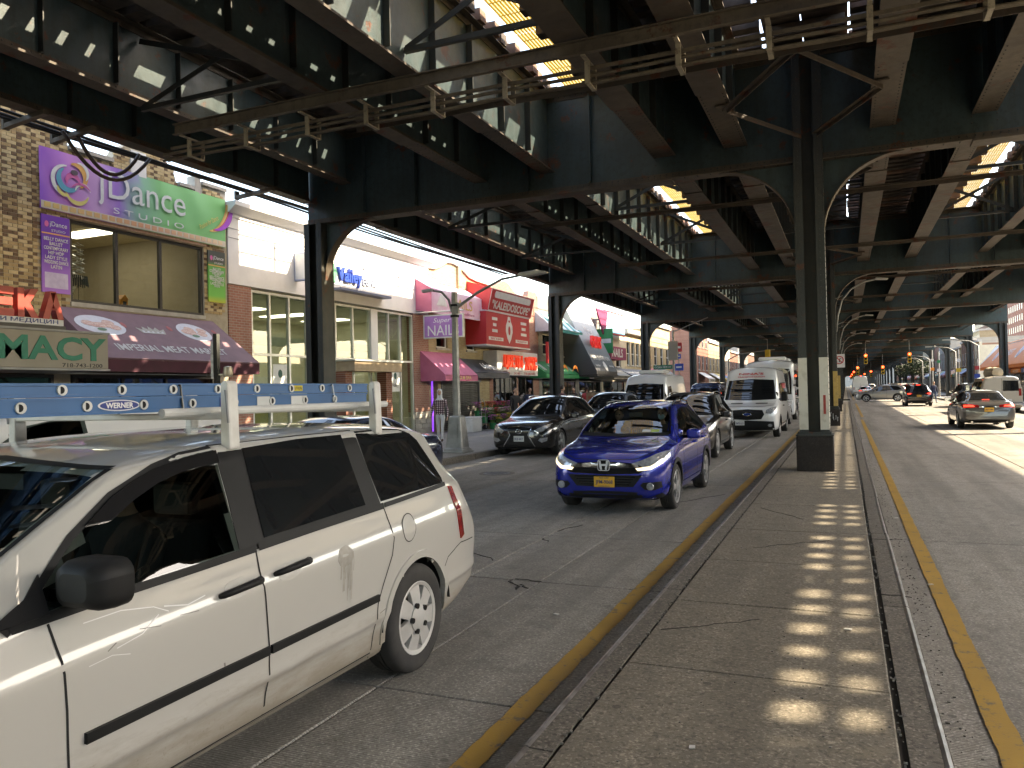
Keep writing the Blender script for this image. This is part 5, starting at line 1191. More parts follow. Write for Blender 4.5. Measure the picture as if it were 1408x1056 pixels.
def win_mesh(side):
    if side in wm_cache: return wm_cache[side]
    f = MB(); f.box(-0.05, 0.02, -0.55, 0.55, 0, 0.06); f.box(-0.05, 0.02, -0.55, 0.55, 1.64, 1.7); f.box(-0.05, 0.02, -0.55, -0.49, 0.06, 1.64); f.box(-0.05, 0.02, 0.49, 0.55, 0.06, 1.64); f.box(-0.04, 0.015, -0.49, 0.49, 0.82, 0.88)
    p = MB(); p.box(-0.02, -0.01, -0.49, 0.49, 0.06, 0.82); p.box(-0.03, -0.02, -0.49, 0.49, 0.88, 1.64)
    s_ = MB(); s_.box(-0.05, 0.08, -0.65, 0.65, -0.1, 0)
    wm_cache[side] = (f.mesh('window', M_wht), p.mesh('pane', pm('dark_pane', (0.03, 0.035, 0.04), rough=0.06, spec=0.8)), s_.mesh('window_sill', M_stone)); return wm_cache[side]
cw = {'tan_brick_far': 'tan brick', 'red_brick': 'red brick', 'yellow_brick': 'yellow brick', 'brown_brick': 'brown brick', 'grey_brick': 'grey brick', 'cream_stucco': 'cream stucco'}
def far_building(side, i, y0, y1, h, mat):
    x = XF if side < 0 else 15.1; d = 1 if side < 0 else -1
    sd = 'left' if side < 0 else 'right'
    n_ = max(2, int((y1-y0)/2.3)); hs = []
    for q in range(n_):
        yc = y0+(y1-y0)*(q+0.5)/n_
        z = 3.9
        while z+2.2 < h: hs.append((yc, z)); z += 2.7
    t = thing('shop_building', '%s building with shops, %s on the %s %s the cross street' % (cw[mat.name], ORD[i], sd, 'past' if y0 > 80 else 'before'), 'building', (x, 0, 0), rz=0 if d > 0 else math.pi)
    s_ = 1 if d > 0 else -1
    ya, yb_ = sorted((y0*s_, y1*s_))
    b = MB(); wall_holes(b, -0.3, 0, ya, yb_, 0.15, h, [(yc*s_-0.55, yc*s_+0.55, z, z+1.7) for yc, z in hs]+[(ya+0.5, yb_-0.5, 0.16, 2.5)]); b.obj('wall', mat, t)
    b = MB(); b.box(-11, -0.301, ya, yb_, 2.6, h-0.4); b.box(-11, -4, ya, yb_, 0.15, 2.599); b.box(-4, -0.301, ya, ya+0.3, 0.15, 2.599); b.box(-4, -0.301, yb_-0.3, yb_, 0.15, 2.599); b.obj('building_core', mat, t)
    b = MB(); b.box(-0.32, 0.18, ya, yb_, h, h+0.25); b.box(-0.3, 0.08, ya, yb_, h-0.3, h-0.002) if False else None; b.obj('cornice', M_stone, t)
    f, p, sl_ = win_mesh(side)
    for yc, z in hs:
        w = link('window', f, t, (-0.06, yc*s_, z)); link('pane', p, w); link('window_sill', sl_, w, (0.06, 0, 0))
    b = MB(); q = ya+0.5
    while q < yb_-0.6: b.box(-0.12, -0.04, q, q+0.07, 0.16, 2.5); q += 1.6
    b.box(-0.12, -0.04, ya+0.5, yb_-0.5, 0.16, 0.45); b.obj('shop_frame', M_greyframe, t)
    b = MB(); b.box(-0.09, -0.07, ya+0.57, yb_-0.5, 0.45, 2.5); b.obj('shop_glass', pm('dark_pane', (0.03, 0.035, 0.04), rough=0.06, spec=0.8), t)
    # awnings per shop
    q = ya+0.4; k = 0
    while q+3.6 < yb_ and y0 < 235:
        w_ = rnd.uniform(3.6, 5.2); w_ = min(w_, yb_-0.3-q); cn, cc = rnd.choice(AWC); nm = rnd.choice(SHOPS)
        tt = thing('shop_awning', '%s shop awning, %s on the %s building on the %s %s the cross street' % (cn, ORD[k], ORD[i], sd, 'past' if y0 > 80 else 'before'), 'awning', (x, 0, 0), rz=0 if d > 0 else math.pi, group='shop awnings further down the street')
        b = MB(); b.prism([(0.01, 3.6), (0.01, 3.55), (1.25, 2.75), (1.27, 2.8)], q, q+w_, 'xz'); b.box(1.245, 1.265, q, q+w_, 2.45, 2.745); b.obj('canopy', pm('awn_'+cn.replace(' ', '_'), cc), tt)
        if y0 < 150:
            letter('lettering', nm, M_whp if cn not in ('white', 'yellow') else M_black, (1.267, q+w_/2, 2.6), YR, ZU, tt, width=w_*0.6, height=0.22)
        q += w_+0.3; k += 1
    return t
for i, a in enumerate(FAR_L): far_building(-1, i if a[0] < 80 else i-1, *a)
for i, a in enumerate(FAR_R): far_building(1, i if a[0] < 80 else i-8, *a)
# orange corner shop on the right
t = thing('corner_awning', 'big orange corner store awning with oval photos on the right side', 'awning', (15.1, 0, 0), rz=math.pi)
M_ora = pm('orange_canvas', (0.62, 0.17, 0.03), (0.56, 0.15, 0.03), scale=1)
b = MB(); b.prism([(0.01, 5.6), (0.01, 2.9), (1.9, 2.9), (1.9, 3.2)], -98, -72, 'xz'); b.obj('canopy', M_ora, t)
b = MB(); b.prism([(0.0, 5.65), (0.0, 2.85), (1.95, 2.85), (1.95, 3.25)], -71.98, -71.9, 'xz'); b.obj('side_panel', M_ora, t)
sl0 = Vector((0.01, 0, 5.6)); sl1 = Vector((1.9, 0, 3.2)); up = (sl0-sl1).normalized(); nr = Vector((0, 1, 0)).cross(up)
for y in (-91.5, -80.0, -76.0):
    for r_, mm, l_ in ((0.85, M_whp, 0.01), (0.7, pm('photo_blue', (0.25, 0.22, 0.38), (0.6, 0.5, 0.5), scale=3), 0.02)):
        b = MB(); b.prism(ell(0, 0, r_, r_*0.95, 20), 0, 0.006, 'xy'); o = b.obj('oval_photo', mm, t); o.matrix_local = basis(YR, up, sl1+(sl0-sl1)*0.5+Vector((0, y, 0))+nr*l_)
b = MB(); b.prism([(-97.9, 0.1), (-94.6, 3.0), (-97.9, 3.0)], 0, 0.006, 'xy'); o = b.obj('pale_corner', M_whp, t); o.matrix_local = basis(YR, up, sl1+nr*0.012)
letter('lettering', 'MARKET', M_whp, sl1+(sl0-sl1)*0.5+Vector((0, -85.5, 0))+nr*0.02, YR, up, t, width=4.4, height=0.7)
# apartment blocks far behind the right row
f, p, sl_ = win_mesh(1)
for (xx, y0, y1, h, mm, lab) in ((44, 245, 275, 26, B_red, 'tall red brick apartment block far behind the orange corner store'), (40, 290, 330, 18, B_tan, 'distant tan brick apartment block behind the right row'), (52, 340, 390, 27, B_brown, 'distant tall brown apartment block behind the right row')):
    ap = thing('apartment_block', lab, 'building', (xx, 0, 0), rz=math.pi)
    b = MB(); b.box(-14, 0, -y1, -y0, 0, h); b.obj('wall', mm, ap)
    b = MB(); b.box(-14.2, 0.2, -y1-0.2, -y0+0.2, h, h+0.6); b.obj('parapet', M_stone, ap)
    for q in range(int((y1-y0)/3)):
        for z in range(int(h/3)-1):
            w = link('window', f, ap, (0.06, -y0-1.5-3*q, 3+3*z)); link('pane', p, w)
            if xx == 44 and q < 4:
                w = link('window', f, ap, (-1.5-3*q, -y0+0.06, 3+3*z), (0, 0, math.pi/2)); link('pane', p, w)
t = thing('end_building', 'far pale building closing the street beyond the elevated railway', 'building', (0, 540, 0))
b = MB(); b.box(-60, 60, 0, 14, 0, 14); b.obj('wall', B_grey, t)
for q in range(20): link('window', f, t, (-38+4*q, -0.06, 4), (0, 0, -math.pi/2))
# ================================================================== VEHICLES
def pchip(xs, ys):
    n = len(xs); h = [xs[i+1]-xs[i] for i in range(n-1)]; d = [(ys[i+1]-ys[i])/h[i] for i in range(n-1)]; m = [0.0]*n
    m[0], m[-1] = d[0], d[-1]
    for i in range(1, n-1):
        if d[i-1]*d[i] > 0: w1 = 2*h[i]+h[i-1]; w2 = h[i]+2*h[i-1]; m[i] = (w1+w2)/(w1/d[i-1]+w2/d[i])
    def f(x):
        i = 0
        while i < n-2 and x > xs[i+1]: i += 1
        t = (x-xs[i])/h[i]; t2, t3 = t*t, t*t*t
        return (2*t3-3*t2+1)*ys[i]+(t3-2*t2+t)*h[i]*m[i]+(-2*t3+3*t2)*ys[i+1]+(t3-t2)*h[i]*m[i+1]
    return f
def chaikin(p, it):
    for _ in range(it):
        q = [p[0]]
        for a, b in zip(p, p[1:]):
            q.append((a[0]*0.75+b[0]*0.25, a[1]*0.75+b[1]*0.25)); q.append((a[0]*0.25+b[0]*0.75, a[1]*0.25+b[1]*0.75))
        q.append(p[-1]); p = q
    return p
def paint(name, c, flake=0.0, rough=0.25, dirt=0.0, dirtc=(0.22, 0.19, 0.15), spec=0.5):
    if name in MATS: return MATS[name]
    m, t, b = newmat(name); setp(b, rough=rough, metal=flake, coat=1.0, coatr=0.03, spec=spec)
    base = mix(t, noise(t, coords(t), 2.5, 3), c, tuple(x*0.94 for x in c))
    if dirt:
        co = coords(t); sx = t.nodes.new('ShaderNodeSeparateXYZ'); t.links.new(co, sx.inputs[0])
        n1 = noise(t, mapping(t, co, (2, 1.2, 6)), 2.2, 7, 0.7)
        zz = t.nodes.new('ShaderNodeMapRange'); zz.inputs['From Min'].default_value = 0.62; zz.inputs['From Max'].default_value = 0.30; t.links.new(sx.outputs[2], zz.inputs['Value'])
        msk = ramp(t, math_n(t, 'ADD', math_n(t, 'MULTIPLY', zz.outputs[0], 0.55), math_n(t, 'MULTIPLY', n1, 0.75)), 0.58, 0.92)
        spk = ramp(t, noise(t, co, 38, 4, 0.7), 0.60, 0.72)
        msk2 = math_n(t, 'MULTIPLY', math_n(t, 'ADD', msk, math_n(t, 'MULTIPLY', spk, math_n(t, 'MULTIPLY', zz.outputs[0], 0.5))), dirt)
        cl = t.nodes.new('ShaderNodeClamp'); t.links.new(msk2, cl.inputs[0])
        base = mix(t, cl.outputs[0], base, dirtc)
        t.links.new(math_n(t, 'SUBTRACT', 1.0, cl.outputs[0]), b.inputs['Coat Weight'])
    t.links.new(base, b.inputs['Base Color'])
    MATS[name] = m; return m
P_black_trim = pm('black_trim', (0.010, 0.010, 0.010), (0.014, 0.014, 0.014), rough=0.55, spec=0.2, bstr=0.1, bscale=200)
P_gloss_black = pm('gloss_black', (0.012, 0.012, 0.013), rough=0.12)
P_tyre = pm('tyre_rubber', (0.022, 0.021, 0.02), (0.04, 0.037, 0.033), scale=6, rough=0.85, bstr=0.2)
P_rim = pm('rim_silver', (0.52, 0.52, 0.52), (0.44, 0.44, 0.44), rough=0.32, metal=0.75)
P_rimw = pm('hubcap_silver', (0.58, 0.57, 0.54), (0.48, 0.46, 0.43), rough=0.4, metal=0.35)
P_chrome = pm('chrome', (0.72, 0.72, 0.73), (0.68, 0.68, 0.69), rough=0.08, metal=1.0)
P_gap = pm('panel_gap', (0.01, 0.01, 0.01), rough=0.9)
P_under = pm('underbody', (0.012, 0.012, 0.012), rough=0.9)
P_cabin = pm('cabin_dark', (0.03, 0.029, 0.028), (0.02, 0.02, 0.02), rough=0.7)
P_seat = pm('seat_cloth', (0.06, 0.058, 0.056), rough=0.8)
P_lamp = pm('lamp_lens', (0.45, 0.46, 0.47), (0.25, 0.26, 0.27), scale=18, rough=0.06, metal=0.3, coat=1.0)
P_red = pm('tail_lens', (0.30, 0.012, 0.012), (0.2, 0.008, 0.008), scale=14, rough=0.1, coat=1.0)
P_redlit = emis('tail_lit', (1.0, 0.05, 0.03), 0.45)
P_led = emis('led_lit', (1.0, 0.90, 0.62), 0.30)
P_amber = pm('amber_lens', (0.6, 0.22, 0.03), rough=0.2)
P_plate_y = pm('yellow_plate', (0.68, 0.36, 0.03), (0.62, 0.32, 0.03), rough=0.45)
P_plate_w = pm('white_plate', (0.68, 0.68, 0.66), rough=0.45)
P_navy = pm('plate_navy', (0.02, 0.03, 0.12))
G_tint = pm('tinted_glass', (0.008, 0.009, 0.010), (0.012, 0.013, 0.014), rough=0.02, spec=0.75)
G_wind = glassmat('windscreen_glass', (0.52, 0.58, 0.56))
G_side = glassmat('side_glass', (0.27, 0.31, 0.30))
class Body:
    def __init__(s, st, wheels, wr, n=84, crease=False):
        """st: rows of (y, zb, w, zm, ws, zs, wr, zr, zt); wheels: y of axles; wr: arch radius"""
        st = sorted(st); ys = [r[0] for r in st]; s.L = ys[-1]
        fs = [pchip(ys, [r[k] for r in st]) for k in range(1, 9)]
        s.f = fs
        us = [0.0]
        yy = sorted(set([s.L*(0.5-0.5*math.cos(math.pi*i/n)) for i in range(n+1)] + [s.L*i/n for i in range(n+1)]))
        ts = [yy[0]]
        for y in yy[1:]:
            if y-ts[-1] > s.L*0.004: ts.append(y)
        ts[-1] = s.L
        rows = []
        for y in ts:
            zb, w, zm, ws, zs, wt, zr, zt = [f(y) for f in fs]
            p = [(0, zb), (w*0.86, zb), (w*0.985, zb+0.09), (w, zm), (w*0.99, zm*0.45+zs*0.55), (ws, zs), (ws*0.93+wt*0.07, zs*0.93+zr*0.07), (wt*0.9+ws*0.1, zr*0.9+zs*0.1), (wt, zr), (wt*0.80, zr+(zt-zr)*0.62), (wt*0.42, zt-0.004), (0, zt)]
            if crease:   # pressed body lines along the doors
                zc = zm*0.42+zs*0.58-0.04+0.012*y; zl = 0.42+0.015*y
                p[2:5] = [(w*0.955, zb+0.05), (w*0.968, zl-0.05), (w*0.992, zl-0.012), (w*0.992, zl+0.012), (w*0.988, zl+0.06), (w, zc-0.10), (w*1.004, zc-0.012), (w*0.998, zc+0.012), (w*0.985, zc+0.05)]
            rows.append([(x, y, z) for x, z in chaikin(p, 2)])
        k = len(rows[0])
        full = [[(x, y, z) for x, y, z in r]+[(-x, y, z) for x, y, z in reversed(r[1:-1])] for r in rows]
        s.full = full; s.m = len(full[0]); s.nr = len(full); s.axles = wheels; s.ar = wr
        V = [p for r in full for p in r]; F = []
        for i in range(s.nr-1):
            for j in range(s.m):
                j2 = (j+1) % s.m; F.append((i*s.m+j, i*s.m+j2, (i+1)*s.m+j2, (i+1)*s.m+j))
        F.append(tuple(reversed(range(s.m)))); F.append(tuple((s.nr-1)*s.m+j for j in range(s.m)))
        s.V, s.F = V, F
        s.bvh = BVHTree.FromPolygons([Vector(v) for v in V], [tuple(f) for f in F])
    def hit(s, view, a, b):
        o, d = {'R': (Vector((3, a, b)), Vector((-1, 0, 0))), 'L': (Vector((-3, a, b)), Vector((1, 0, 0))), 'F': (Vector((a, -3, b)), Vector((0, 1, 0))), 'B': (Vector((a, s.L+3, b)), Vector((0, -1, 0))), 'T': (Vector((a, b, 5)), Vector((0, 0, -1)))}[view]
        l, nr, i, dist = s.bvh.ray_cast(o, d)
        if l is None:
            l, nr, i, dist = s.bvh.find_nearest(o+d*3)
        if nr.dot(d) > 0: nr = -nr
        return l, nr
    def shell(s, name, mat, parent, cuts=(), inset=0.0, arch=True):
        """skin with wheel openings and window openings cut out. cuts: (view, polygon)"""
        V = [Vector(v) for v in s.V]
        if inset:
            me = bpy.data.meshes.new('tmp'); me.from_pydata(s.V, [], s.F)
            bm = bmesh.new(); bm.from_mesh(me); bmesh.ops.recalc_face_normals(bm, faces=bm.faces); bm.normal_update()
            V = [v.co-v.normal*inset for v in bm.verts]; bm.free(); bpy.data.meshes.remove(me)
        inside = set()
        if arch:
            for ay in s.axles:
                zc = s.wz
                for i, v in enumerate(V):
                    r = math.hypot(v.y-ay, v.z-zc)
                    if abs(v.x) > 0.42 and r < s.ar+0.045:
                        if r > s.ar-0.035 and r > 1e-4:
                            f = s.ar/r; V[i] = Vector((v.x, ay+(v.y-ay)*f, zc+(v.z-zc)*f)); inside.add(i)
                        elif r < s.ar: inside.add(i)
        F = []
        for f in s.F:
            if arch and len(f) == 4 and all(i in inside for i in f): continue
            c = sum((V[i] for i in f), Vector())/len(f); dead = False
            for view, poly in cuts:
                if view in 'RL':
                    if (c.x > 0.3) != (view == 'R') or abs(c.x) < 0.3: continue
                    q = (c.y, c.z)
                elif view == 'F':
                    if c.y > s.L*0.6: continue
                    q = (c.x, c.z)
                else:
                    if c.y < s.L*0.6: continue
                    q = (c.x, c.z)
                if pip(q, poly): dead = True; break
            if not dead: F.append(f)
        me = bpy.data.meshes.new(name); me.from_pydata(V, [], F); me.materials.append(mat)
        bm = bmesh.new(); bm.from_mesh(me); bmesh.ops.delete(bm, geom=[v for v in bm.verts if not v.link_faces], context='VERTS'); bmesh.ops.recalc_face_normals(bm, faces=bm.faces); bm.to_mesh(me); bm.free()
        me.polygons.foreach_set('use_smooth', [True]*len(me.polygons)); sharp(me, 0.75)
        return link(name, me, parent)
    def patch(s, view, poly, name, mat, parent, off=0.004, skirt=0.008, step=0.05, smooth=True, holes=(), label=None):
        """thin panel laid on the body: outline given in the view's plane"""
        def dens(pl):
            out = []
            for (a0, b0), (a1, b1) in zip(pl, pl[1:]+pl[:1]):
                n = max(1, int(math.hypot(a1-a0, b1-b0)/step))
                out += [(a0+(a1-a0)*i/n, b0+(b1-b0)*i/n) for i in range(n)]
            return out
        out = dens(list(poly)); hol = [dens(list(h)) for h in holes]
        pts = list(out); edges = [(i, (i+1) % len(out)) for i in range(len(out))]
        for h in hol:
            o = len(pts); pts += h; edges += [(o+i, o+(i+1) % len(h)) for i in range(len(h))]
        a0, a1 = min(p[0] for p in out), max(p[0] for p in out); b0, b1 = min(p[1] for p in out), max(p[1] for p in out)
        na, nb = int((a1-a0)/step), int((b1-b0)/step)
        for i in range(1, na+1):
            for j in range(1, nb+1):
                q = (a0+(a1-a0)*i/(na+1), b0+(b1-b0)*j/(nb+1))
                if pip(q, out) and not any(pip(q, h) for h in hol) and edge_d(q, out) > step*0.35: pts.append(q)
        vs, es, fs, *_ = geometry.delaunay_2d_cdt([Vector(p) for p in pts], edges, [], 1, 1e-5)
        tri = []
        for f in fs:
            c = (sum(vs[i].x for i in f)/len(f), sum(vs[i].y for i in f)/len(f))
            if pip(c, out) and not any(pip(c, h) for h in hol): tri.append(tuple(f))
        co = []
        for v in vs:
            l, n = s.hit(view, v.x, v.y); co.append((l+n*off, l-n*skirt))
        cnt = {}
        for f in tri:
            for a, b in zip(f, f[1:]+f[:1]): cnt[(min(a, b), max(a, b))] = cnt.get((min(a, b), max(a, b)), 0)+1
        V = [c[0] for c in co]; F = list(tri); base = len(V)
        V += [c[1] for c in co]
        for (a, b), n in cnt.items():
            if n == 1: F.append((a, b, base+b, base+a))
        me = bpy.data.meshes.new(name); me.from_pydata(V, [], F); me.materials.append(mat)
        bm = bmesh.new(); bm.from_mesh(me); bmesh.ops.delete(bm, geom=[v for v in bm.verts if not v.link_faces], context='VERTS'); bmesh.ops.recalc_face_normals(bm, faces=bm.faces)
        ref = {'R': (1, 0, 0), 'L': (-1, 0, 0), 'F': (0, -1, 0), 'B': (0, 1, 0), 'T': (0, 0, 1)}[view]
        if sum((f.normal.dot(Vector(ref)) * f.calc_area() for f in bm.faces)) < 0: bmesh.ops.reverse_faces(bm, faces=bm.faces)
        bm.to_mesh(me); bm.free()
        if smooth: me.polygons.foreach_set('use_smooth', [True]*len(me.polygons)); sharp(me, 0.6)
        o = link(name, me, parent)
        if label: o['label'] = label
        return o
    def line(s, view, pts, name, mat, parent, w=0.006, off=0.0015, step=0.04):
        """ribbon following the body: door gaps, creases, trims"""
        q = []
        for (a0, b0), (a1, b1) in zip(pts, pts[1:]):
            n = max(1, int(math.hypot(a1-a0, b1-b0)/step)); q += [(a0+(a1-a0)*i/n, b0+(b1-b0)*i/n) for i in range(n)]
        q.append(pts[-1]); rows = []
        for i, (a, b) in enumerate(q):
            a0, b0 = q[max(0, i-1)]; a1, b1 = q[min(len(q)-1, i+1)]; d = math.hypot(a1-a0, b1-b0) or 1; na, nb = -(b1-b0)/d*w/2, (a1-a0)/d*w/2
            r = []
            for sg in (-1, 1):
                l, n = s.hit(view, a+sg*na, b+sg*nb); r.append(l+n*off)
            rows.append(r)
        mb = MB(); mb.grid(rows); return mb.obj(name, mat, parent, fix=False)
def pip(q, poly):
    x, y = q; c = False; n = len(poly)
    for i in range(n):
        x0, y0 = poly[i]; x1, y1 = poly[i-1]
        if (y0 > y) != (y1 > y) and x < (x1-x0)*(y-y0)/(y1-y0)+x0: c = not c
    return c
def edge_d(q, poly):
    d = 9
    for (a0, b0), (a1, b1) in zip(poly, poly[1:]+poly[:1]):
        l2 = (a1-a0)**2+(b1-b0)**2 or 1e-9; t = max(0, min(1, ((q[0]-a0)*(a1-a0)+(q[1]-b0)*(b1-b0))/l2))
        d = min(d, math.hypot(q[0]-a0-t*(a1-a0), q[1]-b0-t*(b1-b0)))
    return d
def shrink(poly, d):
    """inset polygon (counter-clockwise or clockwise) by d"""
    ar = sum(a[0]*b[1]-b[0]*a[1] for a, b in zip(poly, poly[1:]+poly[:1])); sg = 1 if ar > 0 else -1; out = []
    n = len(poly)
    for i in range(n):
        p, c, q = Vector(poly[i-1]), Vector(poly[i]), Vector(poly[(i+1) % n])
        e0 = (c-p).normalized(); e1 = (q-c).normalized(); n0 = Vector((-e0.y, e0.x))*sg; n1 = Vector((-e1.y, e1.x))*sg
        m = (n0+n1); m = m/max(0.35, m.length_squared/2) if m.length > 1e-3 else n0
        out.append(tuple(c+m*d))
    return out
def roundp(poly, it=2):
    p = list(poly)
    for _ in range(it):
        q = []
        for a, b in zip(p, p[1:]+p[:1]): q += [(a[0]*0.82+b[0]*0.18, a[1]*0.82+b[1]*0.18), (a[0]*0.18+b[0]*0.82, a[1]*0.18+b[1]*0.82)]
        p = q
    return p
WHEELS = {}
def wheel_meshes(r, w, style):
    key = (r, w, style)
    if key in WHEELS: return WHEELS[key]
    rr = r*{'cap': 0.66, 'alloy': 0.72, 'steel': 0.64, 'alloy10': 0.74}[style]
    t = MB(); t.lathe([(rr-0.02, -w*0.42), (rr+0.01, -w*0.48), (r*0.90, -w*0.5), (r*0.97, -w*0.44), (r, -w*0.34), (r, -w*0.10), (r-0.008, -w*0.09), (r-0.008, -w*0.05), (r, -w*0.04), (r, w*0.04), (r-0.008, w*0.05), (r-0.008, w*0.09), (r, w*0.10), (r, w*0.34), (r*0.97, w*0.44), (r*0.90, w*0.5), (r*0.84, w*0.5), (rr+0.012, w*0.48), (rr-0.02, w*0.42)], axis='x', n=40)
    m_t = t.mesh('tyre', P_tyre, smooth=0.7)
    b = MB(); x0 = w*0.30   # outer face towards +x
    b.lathe([(rr+0.012, w*0.45), (rr+0.002, w*0.475), (rr-0.02, w*0.45), (rr-0.03, w*0.30), (rr-0.035, w*0.05)], axis='x', n=40)
    n = {'cap': 7, 'alloy': 5, 'steel': 8, 'alloy10': 10}[style]
    for k in range(n):
        a = 2*math.pi*k/n+0.2
        for dd in ((-0.16, 0.16) if style == 'alloy' else (0,)):
            wo = {'cap': 0.125, 'alloy': 0.055, 'steel': 0.11, 'alloy10': 0.06}[style]*rr/0.24*0.5; wi = {'cap': 0.085, 'alloy': 0.05, 'steel': 0.1, 'alloy10': 0.05}[style]*rr/0.24*0.5
            vs = []
            for (rad, hw, xx) in ((0.045, wi, x0+0.035), (rr*0.55, (wi+wo)/2, x0+0.04), (rr-0.015, wo, w*0.43)):
                aa = a+dd*(rad/rr if rad > 0.05 else 0.3)
                dirv = Vector((0, math.cos(aa), math.sin(aa))); sd = Vector((0, -math.sin(aa), math.cos(aa)))
                for q, dx in ((-1, 0), (1, 0), (1, -0.03), (-1, -0.03)): vs.append(dirv*rad+sd*(q*hw)+Vector((xx+dx, 0, 0)))
            b.add(vs, [(0, 1, 5, 4), (4, 5, 9, 8), (3, 7, 6, 2), (7, 11, 10, 6), (0, 4, 7, 3), (4, 8, 11, 7), (1, 2, 6, 5), (5, 6, 10, 9)])
    b.lathe([(0.0, x0+0.055), (0.055, x0+0.053), (0.085, x0+0.045), (0.088, x0)], axis='x', n=20)
    m_r = b.mesh('rim', P_rimw if style in ('cap', 'steel') else P_rim, smooth=0.5)
    d = MB(); d.lathe([(0.0, w*0.1), (rr*0.6, w*0.1), (rr, w*0.04)], axis='x', n=24)
    m_d = d.mesh('brake_disc', P_under)
    WHEELS[key] = (m_t, m_r, m_d); return WHEELS[key]
def add_wheel(t, y, r, w, track, side, style, lugs=False):
    m_t, m_r, m_d = wheel_meshes(r, w, style)
    o = link('wheel', m_d, t, (side*track, y, r), (rnd.uniform(0, 6) , 0, 0 if side > 0 else math.pi))
    link('tyre', m_t, o); link('rim', m_r, o)
    if lugs:
        b = MB()
        for k in range(5):
            a = 2*math.pi*k/5; b.cyl((w*0.30+0.03, 0.085*math.cos(a), 0.085*math.sin(a)), (w*0.30+0.058, 0.085*math.cos(a), 0.085*math.sin(a)), 0.018, 8)
        b.obj('wheel_nut', P_gloss_black, o)
    return o
def wheel_house(t, B, ay, side, r, z, w, mat=None):
    b = MB(); n = 20; rows = []
    for x in (w*side, (w-0.32)*side): rows.append([(x, ay+r*math.cos(math.pi*(0.02+0.96*k/n)), z+r*math.sin(math.pi*(0.02+0.96*k/n))) for k in range(n+1)])
    b.grid(rows)
    o = len(b.v); b.v += rows[1]; b.f.append(tuple(range(o, o+n+1))); b.m.append(0)
    return b.obj('wheel_house', P_under, t, fix=False)
def arch_lip(B, t, ay, z, r, wd, mat, view, off=0.006, skirt=0.03, a0=-18, a1=198, zmin=0.2):
    """band round the wheel opening following the body side"""
    pts = []
    out = []; inn = []
    n = 22
    for k in range(n+1):
        a = math.radians(a0+(a1-a0)*k/n); out.append((ay+(r+wd)*math.cos(a), max(zmin, z+(r+wd)*math.sin(a)))); inn.append((ay+(r-0.012)*math.cos(a), max(zmin, z+(r-0.012)*math.sin(a))))
    rows = []
    for k in range(n+1):
        l0, n0 = B.hit(view, *out[k]); l1, n1 = B.hit(view, *inn[k])
        sx = 1 if view == 'R' else -1; hx = Vector((sx, 0, 0))
        rows.append([l0-n0*0.004, l0+n0*off, l1+hx*off, l1-hx*skirt])
    b = MB(); b.grid(rows); return b.obj('wheel_arch', mat, t, fix=False, smooth=0.7)
def mirror(t, side, x, y, z, mat, sx=0.24, sy=0.12, sz=0.17, arm=0.12):
    b = MB(); s = side
    pts = rrect(-sx/2, sx/2, -sz/2, sz/2, min(sx, sz)*0.32, 4)
    rows = []
    for q, f in ((-0.5, 0.55), (-0.42, 0.80), (-0.2, 0.96), (0.1, 1.0), (0.45, 0.97), (0.5, 0.90)):
        rows.append([(x+s*(arm+sx/2)+a*f, y+q*sy, z+c*f) for a, c in pts+pts[:1]])
    b.grid(rows); o = len(b.v); b.v += rows[0][:-1]; b.f.append(tuple(range(o, o+len(pts)))); b.m.append(0)
    m = b.obj('mirror', mat, t, smooth=0.8)
    g_ = MB(); g_.v += [(p[0], p[1]-0.004, p[2]) for p in rows[-1][:-1]]; g_.f.append(tuple(range(len(pts)))); g_.m.append(0); g_.obj('mirror_glass', P_chrome, m)
    a = MB(); a.bar((x-s*0.05, y, z-sz*0.3), (x+s*(arm+0.04), y, z-sz*0.28), 0.05, 0.045); a.obj('mirror_arm', P_black_trim, m)
    return m
def plate(t, x, y, z, face, text, mat, ink, w=0.305, h=0.152):
    d = -1 if face == 'F' else 1
    b = MB(); b.box(x-w/2, x+w/2, y+d*0.0-0.006, y+0.006, z-h/2, z+h/2); p = b.obj('number_plate', mat, t, bevel=0.004)
    if text: letter('lettering', text, ink, (x, y+d*0.007, z-0.008), (1, 0, 0) if face == 'F' else (-1, 0, 0), ZU, p, width=w*0.82, height=h*0.46, bold=0.01, depth=0.002)
    return p
def handle(B, t, view, y, z, L, mat, slope=0.0):
    l0, n0 = B.hit(view, y-L/2, z-slope*L/2); l1, n1 = B.hit(view, y+L/2, z+slope*L/2); b = MB()
    pts = [l0-n0*0.005, l0+n0*0.025, l0.lerp(l1, 0.2)+n0*0.042, l0.lerp(l1, 0.8)+n1*0.042, l1+n1*0.025, l1-n1*0.005]
    b.tube(pts, [0.012, 0.015, 0.016, 0.018, 0.020, 0.014], 8); h = b.obj('door_handle', mat, t, smooth='all'); return h
def seat(t, x, y, z=0.45, mat=None, h=0.62):
    mat = mat or P_seat
    b = MB(); b.cbox((x, y-0.02, z), (0.46, 0.48, 0.16)); b.obj('seat', mat, t, bevel=0.05, seg=2)
    b = MB(); b.prism([(y+0.20, z), (y+0.30, z), (y+0.44, z+h), (y+0.34, z+h)], x-0.23, x+0.23, 'yz'); b.obj('seat_back', mat, t, bevel=0.03, seg=2)
    b = MB(); b.cbox((x, y+0.42, z+h+0.10), (0.24, 0.10, 0.16)); b.obj('headrest', mat, t, bevel=0.03, seg=2)
